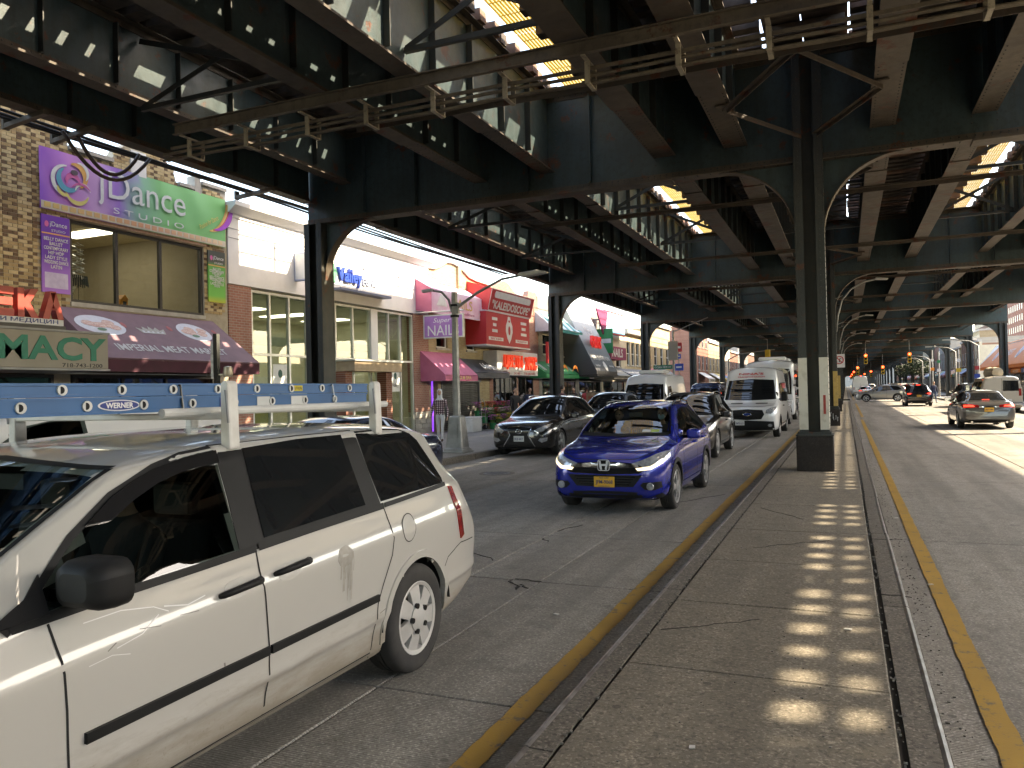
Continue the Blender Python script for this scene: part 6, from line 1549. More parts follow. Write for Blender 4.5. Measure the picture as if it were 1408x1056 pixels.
def steering(t, x, y, z, r=0.185):
    b = MB(); n = 20; ring = [(x+r*math.cos(2*math.pi*k/n), y+0.35*r*math.sin(2*math.pi*k/n), z+0.93*r*math.sin(2*math.pi*k/n)) for k in range(n+1)]
    b.tube(ring, 0.015, 6); b.bar((x-r, y, z), (x+r, y, z), 0.03, 0.03); b.cyl((x, y, z), (x, y-0.3, z-0.15), 0.03, 8); b.obj('steering_wheel', P_cabin, t, smooth=0.8)
# ------------------------------------------------------------------ white minivan, nearest
V0 = (-3.545, 0.39)
mv = thing('minivan', 'dirty white minivan nearest the camera with black side trim and roof rack', 'minivan', (V0[0], V0[1], 0))
W_van = paint('van_white', (0.47, 0.45, 0.405), rough=0.35, dirt=0.9, dirtc=(0.25, 0.215, 0.165))
W_pl = W_van
st = [(0, .30, .55, .5, .5, .62, .45, .66, .68), (.08, .22, .75, .5, .68, .70, .6, .75, .78), (.25, .20, .88, .55, .80, .80, .70, .86, .89), (.5, .20, .95, .6, .87, .88, .74, .93, .95), (.9, .20, .972, .65, .915, .96, .77, 1.0, 1.02),
      (1.08, .20, .975, .66, .925, .985, .79, 1.04, 1.06), (1.3, .20, .975, .67, .935, 1.01, .805, 1.17, 1.20), (1.7, .20, .975, .68, .945, 1.045, .79, 1.40, 1.43), (1.95, .20, .975, .68, .95, 1.06, .775, 1.52, 1.55), (2.3, .20, .975, .68, .955, 1.075, .775, 1.60, 1.68), (2.8, .20, .975, .68, .955, 1.09, .775, 1.63, 1.715),
      (3.6, .20, .975, .68, .955, 1.12, .775, 1.63, 1.72), (4.1, .20, .972, .68, .95, 1.14, .765, 1.61, 1.70), (4.5, .23, .962, .68, .925, 1.155, .73, 1.56, 1.65), (4.72, .27, .945, .66, .89, 1.15, .70, 1.38, 1.47), (4.90, .31, .915, .62, .85, 1.05, .71, 1.18, 1.22), (5.05, .33, .87, .58, .80, .80, .68, .88, .90), (5.14, .36, .76, .55, .70, .68, .6, .72, .73)]
st = [r[:7]+tuple(1.06+(z-1.06)*k_ if z > 1.06 and r[0] > 2 else z for z, k_ in ((r[7], 0.92), (r[8], 0.865))) for r in st]
B = Body(st, (0.95, 4.03), 0.40, n=150, crease=True); B.wz = 0.345
fd_glass = [(1.43, 1.045), (1.55, 1.17), (1.663, 1.274), (1.766, 1.35), (1.86, 1.409), (1.965, 1.459), (2.086, 1.502), (2.269, 1.537), (2.452, 1.555), (2.442, 1.33), (2.428, 1.095), (2.0, 1.07)]
sl_glass = [(2.60, 1.12), (2.612, 1.30), (2.63, 1.548), (3.05, 1.566), (3.455, 1.566), (3.458, 1.35), (3.465, 1.155), (3.0, 1.137)]
q_glass = [(3.61, 1.575), (3.9, 1.575), (4.14, 1.562), (4.27, 1.525), (4.345, 1.475), (4.42, 1.33), (4.467, 1.2), (4.455, 1.172), (4.0, 1.163), (3.63, 1.152), (3.615, 1.35)]
ws_poly = [(-0.77, 1.08), (-0.76, 1.3), (-0.73, 1.515), (0, 1.548), (0.73, 1.515), (0.76, 1.3), (0.77, 1.08), (0, 1.06)]
mir = lambda p: p
cuts = [('R', shrink(fd_glass, 0.02)), ('L', shrink(fd_glass, 0.02)), ('F', shrink(ws_poly, 0.02))]
B.shell('body', W_van, mv, cuts)
B.shell('inner_lining', P_cabin, mv, [('R', fd_glass), ('L', fd_glass), ('F', ws_poly)], inset=0.035)
for v in 'RL':
    B.patch(v, fd_glass, 'side_window', G_side, mv, off=0.001, skirt=0.0)
    band = [(2.425, 1.07), (2.447, 1.33), (2.455, 1.575), (2.62, 1.578), (3.1, 1.584), (3.6, 1.585), (3.62, 1.13), (3.0, 1.112)]
    B.patch(v, band, 'pillar_panel', P_black_trim, mv, off=0.003)
    B.patch(v, sl_glass, 'side_window', G_tint, mv, off=0.007)
    B.patch(v, q_glass, 'quarter_window', G_tint, mv, off=0.005)
    vis = [(1.72, 1.315), (1.86, 1.41), (1.965, 1.458), (2.086, 1.50), (2.269, 1.532), (2.452, 1.55), (2.45, 1.49), (2.25, 1.478), (2.09, 1.44), (1.95, 1.385), (1.83, 1.32)]
    B.patch(v, vis, 'rain_visor', P_gloss_black, mv, off=0.016, skirt=0.0)
    B.line(v, [(1.36, 1.03), (1.75, 1.052), (2.1, 1.066), (2.529, 1.083)], 'belt_trim', P_black_trim, mv, w=0.032, off=0.009)
    B.line(v, [(2.545, 1.086), (3.0, 1.105), (3.638, 1.126)], 'belt_trim', P_black_trim, mv, w=0.034, off=0.009)
    B.line(v, [(3.65, 1.128), (4.1, 1.147), (4.478, 1.16)], 'belt_trim', P_black_trim, mv, w=0.026, off=0.008)
    B.line(v, [(1.34, 1.02), (1.49, 1.13), (1.66, 1.285), (1.86, 1.418), (2.086, 1.508), (2.27, 1.542), (2.455, 1.558)], 'door_seal', P_black_trim, mv, w=0.026, off=0.005)
    B.patch(v, [(1.28, 1.03), (1.50, 1.045), (1.51, 1.18), (1.44, 1.11)], 'mirror_base', P_black_trim, mv, off=0.012)
    B.line(v, [(1.49, 1.018), (1.519, 0.879), (1.535, 0.70), (1.543, 0.496), (1.545, 0.26)], 'door_gap', P_gap, mv, w=0.010)
    B.line(v, [(2.529, 1.075), (2.565, 0.85), (2.597, 0.593), (2.593, 0.427), (2.583, 0.27)], 'door_gap', P_gap, mv, w=0.010)
    B.line(v, [(3.643, 1.115), (3.70, 1.0), (3.719, 0.921), (3.70, 0.82), (3.60, 0.66), (3.545, 0.56), (3.506, 0.306), (3.50, 0.25)], 'door_gap', P_gap, mv, w=0.009)
    B.line(v, [(2.583, 0.272), (1.545, 0.262)], 'door_gap', P_gap, mv, w=0.008); B.line(v, [(3.505, 0.28), (2.583, 0.272)], 'door_gap', P_gap, mv, w=0.008)
    for a, c in ((1.605, 2.588), (2.606, 3.545)):
        za, zc = (0.573+(a-1.605)*0.0124, 0.573+(c-1.605)*0.0124)
        B.patch(v, [(a, za-0.02), (a, za+0.02), (c, zc+0.02), (c, zc-0.02)], 'side_trim', P_black_trim, mv, off=0.016, skirt=0.002, step=0.08)
    for y0 in (2.40, 2.765):
        B.patch(v, roundp([(y0-0.10, 0.90), (y0-0.08, 0.965), (y0+0.05, 0.98), (y0+0.09, 0.92), (y0+0.0, 0.885)]), 'handle_recess', W_pl, mv, off=0.0015, skirt=0.0)
        handle(B, mv, v, y0, 0.925 if y0 < 2.5 else 0.942, 0.235, P_black_trim, slope=0.05)
    arch_lip(B, mv, 4.03, 0.345, 0.40, 0.035, W_pl, v, off=0.010, a0=-10, a1=186, zmin=0.3)
    arch_lip(B, mv, 0.95, 0.345, 0.40, 0.035, W_pl, v, off=0.010, a0=-10, a1=190, zmin=0.22)
    B.patch(v, [(4.52, 1.14), (4.585, 1.13), (4.66, 0.95), (4.725, 0.765), (4.665, 0.745), (4.60, 0.92)], 'tail_light', P_red, mv, off=0.008, step=0.03)
    B.line(v, [(4.95, 0.70), (4.67, 0.715), (4.60, 0.70), (4.45, 0.655), (4.40, 0.60)], 'bumper_gap', P_gap, mv, w=0.007)
    B.line(v, [(1.55, 0.235), (2.5, 0.235), (3.55, 0.24)], 'sill_trim', P_black_trim, mv, w=0.06, off=0.006)
    B.line(v, [(2.465, 1.57), (2.46, 1.60)], 'roof_gap', P_gap, mv, w=0.006)
    for ay in (0.95, 4.03): wheel_house(mv, B, ay, 1 if v == 'R' else -1, 0.43, 0.345, 0.96)
    sgn = 1 if v == 'R' else -1
    mirror(mv, sgn, 0.90, 1.565, 1.155, P_black_trim, sx=0.25, sy=0.16, sz=0.175, arm=0.05)
for ay, lug in ((0.95, False), (4.03, True)):
    add_wheel(mv, ay, 0.345, 0.225, 0.845, 1, 'cap', lugs=lug); add_wheel(mv, ay, 0.345, 0.225, 0.845, -1, 'cap')
B.patch('R', ell(3.905, 0.952, 0.075, 0.085, 20), 'fuel_door', W_pl, mv, off=0.004)
ring = ell(3.905, 0.952, 0.078, 0.088, 24); B.line('R', ring+ring[:1], 'fuel_gap', P_gap, mv, w=0.006, off=0.003, step=0.02)
# scuffs: drip stain, scratches on the front door
M_stain = pm('grey_stain', (0.30, 0.28, 0.24), (0.38, 0.355, 0.31), scale=20, rough=0.7)
for k in range(9):
    y0 = 3.17+0.014*k+rnd.uniform(-0.004, 0.004); z1 = 0.93-rnd.uniform(0, 0.05); z0 = z1-rnd.uniform(0.08, 0.26)
    B.line('R', [(y0, z1), (y0+0.006, (z0+z1)/2), (y0+0.002, z0)], 'drip_stain', M_stain, mv, w=rnd.uniform(0.006, 0.014), off=0.0016+0.0001*k)
B.patch('R', roundp([(3.14, 0.90), (3.17, 0.955), (3.24, 0.97), (3.29, 0.93), (3.28, 0.86), (3.18, 0.85)]), 'drip_stain', M_stain, mv, off=0.0012, skirt=0.0)
M_scr = pm('scratch_white', (0.78, 0.77, 0.74)); M_scd = pm('scratch_dark', (0.20, 0.18, 0.16))
for pts, mm, w_ in (([(1.62, 0.985), (1.78, 0.99), (1.93, 0.965), (2.0, 0.93)], M_scr, 0.004), ([(1.98, 0.955), (2.1, 0.93), (2.2, 0.945)], M_scr, 0.005), ([(1.95, 0.93), (1.86, 0.88), (1.74, 0.86)], M_scr, 0.004), ([(1.70, 0.86), (1.74, 0.88)], M_scd, 0.004), ([(1.85, 0.90), (1.95, 0.885)], M_scd, 0.003), ([(2.05, 0.90), (2.15, 0.893)], M_scd, 0.003), ([(1.62, 0.83), (1.72, 0.84), (1.8, 0.82)], M_scr, 0.003), ([(2.30, 0.62), (2.305, 0.60)], M_scd, 0.010), ([(3.56, 0.50), (3.68, 0.52)], M_scd, 0.004)):
    B.line('R', pts, 'scratch', mm, mv, w=w_, off=0.0018, step=0.03)
B.patch('F', ws_poly, 'windscreen', G_wind, mv, off=0.003, skirt=0.0)
for s_ in (-1, 1): B.line('F', [(s_*0.775, 1.07), (s_*0.765, 1.3), (s_*0.735, 1.515)], 'windscreen_seal', P_black_trim, mv, w=0.022, off=0.004)
B.line('F', [(-0.735, 1.518), (0, 1.551), (0.735, 1.518)], 'windscreen_seal', P_black_trim, mv, w=0.012, off=0.004)
b = MB(); b.box(-0.74, 0.74, 1.12, 1.75, 0.88, 0.99); b.obj('dashboard', P_cabin, mv, bevel=0.03)
b = MB(); b.box(-0.9, 0.9, 1.0, 4.4, 0.28, 0.33); b.obj('cabin_floor', P_cabin, mv)
for x in (-0.42, 0.42): seat(mv, x, 2.15, 0.58)
steering(mv, 0.40, 1.75, 1.0)
b = MB(); b.prism([(1.42, 0.93), (1.46, 1.02), (1.44, 1.03)], -0.5, 0.5, 'yz'); b.obj('wiper', P_gloss_black, mv)
b = MB(); b.cbox((0, 2.0, 1.44), (0.22, 0.03, 0.07)); b.obj('rear_mirror', P_cabin, mv)
# roof rack: bars, uprights
M_wrack = pm('white_rack', (0.64, 0.62, 0.57), (0.52, 0.49, 0.44), scale=8, rough=0.5)
rk = MB(); rk.box(0, 0.01, 0, 0.01, 0, 0.01)
for yb in (2.57, 3.85):
    b = MB(); b.box(-0.80, 0.80, yb-0.03, yb+0.03, 1.695, 1.727); bar_ = b.obj('rack_bar', M_wrack, mv, bevel=0.006)
    for s_ in (-1, 1):
        b = MB(); b.prism([(s_*0.745, 1.55), (s_*0.805, 1.55), (s_*0.797, 1.87), (s_*0.785, 1.885), (s_*0.763, 1.885), (s_*0.75, 1.87)], yb-0.036, yb+0.036, 'xz'); b.obj('rack_upright', M_wrack, bar_, bevel=0.012, seg=2)
        b = MB(); b.tube([(s_*0.80, yb-0.038, 1.68), (s_*0.80, yb-0.044, 1.75), (s_*0.79, yb-0.038, 1.80), (s_*0.79, yb-0.044, 1.84)], 0.006, 5); b.obj('bungee_hook', M_greyframe, bar_)
b = MB(); b.cyl((0.62, 2.3, 1.735), (0.66, 4.15, 1.735), 0.022, 10); tag(b.obj('plastic_pipe', pm('pvc', (0.6, 0.59, 0.55)), None, smooth=True, loc=(V0[0], V0[1], 0)), 'thin white plastic pipe on the minivan roof rack beside the ladder', 'pipe')
# blue extension ladder, lying on the rack
ld = thing('extension_ladder', 'blue fibreglass extension ladder lying on the white minivan roof rack', 'ladder', (-3.12, 0, 0))
M_lb = pm('ladder_blue', (0.018, 0.11, 0.27), (0.015, 0.09, 0.22), scale=3, rough=0.5); M_plug = pm('rung_plug', (0.62, 0.61, 0.57)); M_hole = P_gap; M_al = pm('aluminium', (0.6, 0.6, 0.6), rough=0.35, metal=0.8)
for sec, (z0, z1, xo, y0, y1) in enumerate(((1.738, 1.816, 0.0, -0.6, 4.66), (1.820, 1.880, -0.02, -1.0, 4.70))):
    for xr in (0, -0.42 if sec == 0 else -0.36):
        b = MB(); xx = xo+xr; s_ = 1 if xr == 0 else -1
        b.box(xx-0.004, xx+0.004, y0, y1, z0+0.012, z1-0.012); b.box(xx-0.026, xx+0.012, y0, y1, z0, z0+0.0115); b.box(xx-0.026, xx+0.012, y0, y1, z1-0.0115, z1); b.obj('ladder_rail', M_lb, ld)
    y = y0+(0.305 if sec == 0 else 0.60)
    while y < y1-0.1:
        zc = (z0+z1)/2
        b = MB(); b.cyl((xo+0.002, y, zc), (xo-0.40, y, zc), 0.016, 10); r_ = b.obj('rung', M_al, ld)
        b = MB(); b.prism(ell(y, zc, 0.024, 0.024, 14), xo+0.005, xo+0.013, 'yz'); b.obj('rung_plug', M_plug, r_)
        b = MB(); b.prism([(y-0.006+0.015*math.cos(a_), zc+0.016*math.sin(a_)) for a_ in [math.radians(q) for q in range(-90, 91, 22)]]+[(y-0.010, zc+0.016), (y-0.010, zc-0.016)], xo+0.0135, xo+0.0145, 'yz'); b.obj('rung_hole', M_hole, r_)
        y += 0.305
b = MB(); b.prism(ell(2.62, 1.777, 0.115, 0.026, 24), 0.0055, 0.0075, 'yz'); b.obj('maker_badge', M_whp, ld)
b = MB(); b.prism(ell(2.62, 1.777, 0.105, 0.021, 24), 0.0080, 0.0090, 'yz'); b.obj('maker_badge', pm('badge_blue', (0.02, 0.04, 0.22)), ld)
letter('lettering', 'WERNER', M_whp, (0.0095, 2.62, 1.777), YR, ZU, ld, width=0.15, height=0.026, bold=0.03, depth=0.001)
for y, w_, mm in ((3.60, 0.11, M_plug), (3.92, 0.15, M_plug), (3.28, 0.05, pm('badge_blue', (0.02, 0.04, 0.22)))):
    b = MB(); b.box(0.005, 0.007, y-w_/2, y+w_/2, 1.752, 1.804); b.obj('sticker', mm, ld)
b = MB(); b.box(-0.0155, -0.0135, 3.86, 3.98, 1.834, 1.868); st_ = b.obj('caution_sticker', pm('sticker_yellow', (0.65, 0.5, 0.03)), ld)
letter('lettering', 'CAUTION', M_black, (-0.0130, 3.92, 1.851), YR, ZU, st_, width=0.1, height=0.018, depth=0.0008)
for yb in (2.57, 3.85):
    b = MB(); b.tube([(0.02, yb+0.39+0.03, 1.72), (0.0, yb+0.42, 1.87), (-0.2, yb+0.42, 1.88), (-0.42, yb+0.42, 1.87), (-0.44, yb+0.42, 1.72)], 0.007, 6); b.obj('tie_strap', P_gloss_black, ld)
# ------------------------------------------------------------------ other vehicles
def suv_st(L=4.33, W=0.885, H=1.60, nose=0.0, belt=0.0, rear=0.0):
    """station table of a compact sport utility body, scaled"""
    s = [(0, .30, .60, .50, .55, .66, .48, .72, .74), (.05, .24, .72, .50, .66, .74, .58, .80, .82), (.15, .21, .80, .52, .75, .80, .66, .865, .885), (.32, .20, .855, .58, .80, .86, .70, .92, .94), (.60, .20, .88, .62, .83, .905, .73, .965, .985), (.95, .20, .885, .64, .845, .945, .74, 1.01, 1.03),
         (1.12, .20, .885, .64, .85, .96, .745, 1.05, 1.07), (1.30, .20, .885, .65, .85, .97, .74, 1.15, 1.18), (1.65, .20, .885, .65, .85, .99, .685, 1.33, 1.38), (2.0, .20, .885, .66, .85, 1.0, .625, 1.475, 1.535), (2.35, .20, .885, .66, .85, 1.01, .605, 1.53, 1.595), (2.8, .20, .885, .66, .85, 1.025, .60, 1.53, 1.60),
         (3.3, .20, .885, .67, .85, 1.045, .595, 1.505, 1.58), (3.7, .20, .885, .68, .845, 1.065, .58, 1.455, 1.535), (3.95, .23, .875, .68, .83, 1.08, .565, 1.38, 1.46), (4.12, .27, .86, .67, .80, 1.07, .57, 1.25, 1.31), (4.24, .30, .835, .64, .765, 1.0, .60, 1.09, 1.13), (4.31, .34, .79, .60, .71, .90, .60, .97, .99), (4.33, .38, .72, .58, .66, .82, .57, .88, .90)]
    return [(a*L/4.33, b, w*W/.885, zm, ws*W/.885, zs+belt*(zs > .9), wt*W/.885, zr*(1 if zr < 1.0 else 1+(H/1.6-1)*(zr-1.0)/0.6)+0.0, zt*(1 if zt < 1.0 else 1+(H/1.6-1)*(zt-1.0)/0.6)) for a, b, w, zm, ws, zs, wt, zr, zt in s]
def sx(poly, L=4.33, H=1.60, dz=0.0):
    return [(a*L/4.33, (c if c < 1.0 else c*1.0+(H-1.6)*(c-1.0)/0.6)+dz*(c < 1.2)) for a, c in poly]
SUV_F = [(1.42, 1.03), (1.62, 1.175), (1.85, 1.32), (2.1, 1.435), (2.45, 1.475), (2.52, 1.475), (2.52, 1.06), (2.0, 1.045)]
SUV_R = [(2.60, 1.065), (2.60, 1.475), (3.0, 1.465), (3.3, 1.435), (3.55, 1.37), (3.72, 1.25), (3.78, 1.13), (3.4, 1.09)]
WS_SUV = [(-0.70, 1.09), (-0.655, 1.25), (-0.585, 1.42), (-0.54, 1.49), (0, 1.535), (0.54, 1.49), (0.585, 1.42), (0.655, 1.25), (0.70, 1.09), (0, 1.075)]
RW_SUV = [(-0.60, 1.12), (-0.53, 1.32), (-0.50, 1.42), (0, 1.46), (0.50, 1.42), (0.53, 1.32), (0.60, 1.12), (0, 1.09)]
def sc2(poly, kx=1.0, H=1.60): return [(a*kx, c if c < 1.0 else c+(H-1.6)*(c-1.0)/0.6) for a, c in poly]
def make_suv(name, label, cat, loc, rz, col, L=4.33, W=0.885, H=1.60, axles=(0.84, 3.45), r=0.335, style='alloy', see=False, face='F', clad=True, front=None, rear=None, rails=True, group=None, n=84, trim_window=None, st=None, fpoly=None, rpoly=None, wspoly=None, rwpoly=None, cladcol=None):
    t = thing(name, label, cat, (loc[0], loc[1], 0), rz, group)
    k = L/4.33; B = Body(st or suv_st(L, W, H), tuple(a*k for a in axles), r+0.05, n=n); B.wz = r
    t_ = t; B.t = t; B.W = W; B.k = k; B.H = H
    F = sx(fpoly or SUV_F, L, H) if not st else fpoly; R_ = (None if rpoly is False else sx(rpoly or SUV_R, L, H)) if not st else rpoly
    kx = W/.885; ws = sc2(wspoly or WS_SUV, kx, H) if not st else wspoly; rw = sc2(rwpoly or RW_SUV, kx, H) if not st else rwpoly
    cuts = [('F', shrink(ws, 0.02)), ('R', shrink(F, 0.02)), ('L', shrink(F, 0.02))] if see else []
    B.shell('body', col, t, cuts)
    if see: B.shell('inner_lining', P_cabin, t, [('F', ws), ('R', F), ('L', F)], inset=0.035)
    cc = cladcol or P_black_trim
    for v in 'RL':
        sg = 1 if v == 'R' else -1
        B.patch(v, F, 'side_window', G_side if see else G_tint, t, off=0.003, skirt=0.0 if see else 0.01)
        if R_: B.patch(v, R_, 'side_window', G_tint, t, off=0.003)
        if R_:
            a, c = max(p[0] for p in F), min(p[0] for p in R_)
            B.patch(v, [(a-0.01, 1.05), (a-0.005, max(p[1] for p in F)), (c+0.005, max(p[1] for p in R_)), (c+0.01, 1.06)], 'pillar_panel', P_gloss_black, t, off=0.002, skirt=0.004)
            B.line(v, [((a+c)/2, 1.04), ((a+c)/2+0.0, 0.8), ((a+c)/2-0.03, 0.35)], 'door_gap', P_gap, t, w=0.009)
        B.line(v, [(F[0][0]-0.02, 1.0), (F[0][0]-0.03, 0.7), (F[0][0]+0.02, 0.35)], 'door_gap', P_gap, t, w=0.009)
        ye = axles[1]*k-r-0.03
        if R_: B.line(v, [(ye+0.34, 1.02), (ye+0.30, 0.9), (ye+0.05, 0.68), (ye-0.07, 0.36)], 'door_gap', P_gap, t, w=0.009)
        handle(B, t, v, F[-2][0]-0.16, 0.90, 0.20, col)
        if R_: handle(B, t, v, R_[0][0]+0.62*k, 0.93, 0.20, col)
        for ay in axles:
            arch_lip(B, t, ay*k, r, r+0.05, 0.045 if clad else 0.022, cc if clad else col, v, off=0.010 if clad else 0.005, zmin=0.22); wheel_house(t, B, ay*k, sg, r+0.07, r, W-0.01)
            add_wheel(t, ay*k, r, 0.215, W-0.115, sg, style)
        if clad: B.line(v, [(axles[0]*k+r+0.08, 0.29), ((axles[0]+axles[1])*k/2, 0.29), (axles[1]*k-r-0.08, 0.29)], 'sill_cladding', cc, t, w=0.15, off=0.008)
        if trim_window: B.line(v, [F[0], F[-1], (R_ or F)[-1] if R_ else F[-2]], 'window_trim', P_chrome, t, w=0.018, off=0.006)
        mirror(t, sg, W-0.03, F[0][0]+0.18, 1.075, col, sx=0.22, sy=0.13, sz=0.16, arm=0.03)
        if rails:
            b = MB(); b.tube([(sg*(0.575*kx), 2.1*k, H-0.085), (sg*(0.575*kx), 2.2*k, H-0.02), (sg*0.57*kx, 2.8*k, H-0.005), (sg*0.56*kx, 3.4*k, H-0.035), (sg*0.545*kx, 3.62*k, H-0.13)], 0.014, 6); b.obj('roof_rail', P_gloss_black if rails is True else rails, t, smooth='all')
    B.patch('F', ws, 'windscreen', G_wind if see else G_tint, t, off=0.003, skirt=0.0 if see else 0.01)
    for s_ in (-1, 1): B.line('F', [(s_*ws[-1 if False else 0][0]*-1*1.01, ws[0][1]), (s_*abs(ws[1][0])*1.01, ws[1][1]), (s_*abs(ws[3][0])*1.015, ws[3][1])], 'windscreen_seal', P_gloss_black, t, w=0.025, off=0.005)
    B.line('F', [ws[0], ws[-1], ws[-2]], 'wiper_cowl', P_black_trim, t, w=0.045, off=0.004)
    if see:
        b = MB(); b.box(-0.66*kx, 0.66*kx, 1.30*k, 1.75*k, 0.86, 0.97); b.obj('dashboard', P_cabin, t, bevel=0.03)
        b = MB(); b.box(-0.8*kx, 0.8*kx, 1.0*k, 3.9*k, 0.28, 0.33); b.obj('cabin_floor', P_cabin, t)
        for x in (-0.37, 0.37): seat(t, x, 2.15*k, 0.5, h=0.55)
        steering(t, 0.37, 1.85*k, 0.93, 0.175)
        b = MB(); b.cbox((0, 1.9*k, 1.37), (0.22, 0.03, 0.07)); b.obj('rear_mirror', P_cabin, t)
    if rw: B.patch('B', rw, 'rear_window', G_tint, t, off=0.003)
    if front: front(B, t, kx, k)
    if rear: rear(B, t, kx, k)
    return t, B
def PX(poly, s): return [(s*a, c) for a, c in poly]
def front_lamps(B, t, poly, led=None, lit=True, mat=None):
    for s in (-1, 1):
        o = B.patch('F', PX(poly, s), 'headlight', mat or P_lamp, t, off=0.006, step=0.035)
        if led: B.patch('F', PX(led, s), 'daytime_lamp', P_led if lit else P_chrome, o, off=0.010, skirt=0.003, step=0.03)
def slats(B, t, x0, x1, z0, z1, n, mat, name='grille_slat', w=0.012):
    for i in range(n):
        z = z0+(z1-z0)*(i+0.5)/n; B.line('F', [(-x0-(x1-x0)*i/n, z), (0, z), (x0+(x1-x0)*i/n, z)], name, mat, t, w=w, off=0.008)
# blue compact SUV in front of us
M_blue = paint('blue_paint', (0.009, 0.022, 0.30), flake=0.35, rough=0.22)
def honda_front(B, t, kx, k):
    B.patch('F', [(-0.62, 0.665), (-0.55, 0.735), (0, 0.765), (0.55, 0.735), (0.62, 0.665), (0.50, 0.60), (0, 0.58), (-0.50, 0.60)], 'upper_grille', P_gloss_black, t, off=0.004)
    B.patch('F', [(-0.50, 0.72), (0, 0.755), (0.50, 0.72), (0.56, 0.685), (0.2, 0.675), (0, 0.67), (-0.2, 0.675), (-0.56, 0.685)], 'chrome_bar', P_chrome, t, off=0.016, step=0.04)
    front_lamps(B, t, [(0.40, 0.735), (0.47, 0.655), (0.66, 0.665), (0.80, 0.755), (0.845, 0.90), (0.74, 0.875), (0.58, 0.80)], [(0.46, 0.675), (0.49, 0.64), (0.67, 0.655), (0.80, 0.735), (0.825, 0.80), (0.77, 0.765), (0.65, 0.70)])
    B.patch('F', [(-0.55, 0.575), (0, 0.57), (0.55, 0.575), (0.42, 0.41), (0, 0.40), (-0.42, 0.41)], 'lower_grille', P_black_trim, t, off=0.004)
    slats(B, t, 0.36, 0.48, 0.42, 0.57, 4, P_gloss_black, w=0.014)
    B.patch('F', [(-0.48, 0.335), (0, 0.345), (0.48, 0.335), (0.60, 0.25), (0, 0.235), (-0.60, 0.25)], 'air_intake', P_black_trim, t, off=0.004)
    B.line('F', [(-0.80, 0.30), (-0.6, 0.225), (0, 0.215), (0.6, 0.225), (0.80, 0.30)], 'front_lip', P_black_trim, t, w=0.06, off=0.014)
    for s in (-1, 1):
        o = B.patch('F', PX([(0.52, 0.43), (0.56, 0.475), (0.79, 0.485), (0.80, 0.40), (0.70, 0.365), (0.58, 0.375)], s), 'fog_lamp_bezel', P_black_trim, t, off=0.005, step=0.03)
        l, n = B.hit('F', s*0.66, 0.42); b = MB(); b.lathe([(0, -0.02), (0.045, -0.018), (0.055, -0.005), (0.052, 0.01)], (l.x, l.y-0.015, l.z), 'y', 16); b.obj('fog_lamp', P_lamp, o, smooth=True)
        B.line('F', PX([(0.50, 0.585), (0.66, 0.56), (0.82, 0.55)], s), 'bumper_crease', M_blue, t, w=0.012, off=0.006)
    B.line('T', [(-0.38, 0.35), (-0.46, 0.7), (-0.56, 1.1)], 'hood_crease', M_blue, t, w=0.02, off=0.006); B.line('T', [(0.38, 0.35), (0.46, 0.7), (0.56, 1.1)], 'hood_crease', M_blue, t, w=0.02, off=0.006)
    B.line('F', [(-0.72, 0.90), (-0.45, 0.80), (0, 0.785), (0.45, 0.80), (0.72, 0.90)], 'hood_gap', P_gap, t, w=0.010)
    l, n = B.hit('F', 0, 0.715); y = l.y-0.03
    b = MB(); b.prism(rrect(-0.088, 0.088, 0.635, 0.795, 0.03), y-0.004, y+0.012, 'xz'); e = b.obj('emblem_plate', P_gloss_black, t)
    b = MB(); b.prism([(-0.072, 0.78), (-0.040, 0.78), (-0.036, 0.735), (0.036, 0.735), (0.040, 0.78), (0.072, 0.78), (0.050, 0.65), (0.022, 0.65), (0.028, 0.705), (-0.028, 0.705), (-0.022, 0.65), (-0.050, 0.65)], y-0.014, y-0.005, 'xz'); b.obj('emblem', pm('emblem_silver', (0.75, 0.75, 0.76), rough=0.25, metal=0.3), e)
    b = MB()
    ring = rrect(-0.084, 0.084, 0.639, 0.791, 0.03); b.tube([(a, y-0.007, c) for a, c in ring+ring[:1]], 0.006, 6, cap=False); b.obj('emblem_ring', pm('emblem_silver', (0.75, 0.75, 0.76), rough=0.25, metal=0.3), e)
    l, n = B.hit('F', 0, 0.47); p = plate(t, 0, l.y-0.02, 0.475, 'F', 'JFM-9068', P_plate_y, P_navy)
    letter('lettering', 'NEW YORK', P_navy, (0, -0.0069+l.y-0.02, 0.475+0.058), (1, 0, 0), ZU, p, width=0.14, height=0.018, depth=0.002); letter('lettering', 'EMPIRE STATE', P_navy, (0, -0.0069+l.y-0.02, 0.475-0.062), (1, 0, 0), ZU, p, width=0.16, height=0.014, depth=0.002)
    b = MB(); b.box(0.30, 0.52, 1.40, 1.41, 1.095, 1.135)
    B.patch('F', [(0.27, 1.12), (0.27, 1.155), (0.40, 1.155), (0.40, 1.12)], 'windscreen_sticker', P_plate_w, t, off=0.004, skirt=0.0); B.patch('F', [(0.405, 1.12), (0.405, 1.155), (0.53, 1.155), (0.53, 1.12)], 'windscreen_sticker', pm('lime_sticker', (0.5, 0.6, 0.15)), t, off=0.004, skirt=0.0)
hv, HB = make_suv('sport_utility', 'shiny blue compact sport utility with yellow number plate driving towards us', 'car', (-3.22, 10.82), 0, M_blue, see=True, front=honda_front, n=110, rails=P_gloss_black, trim_window=None)
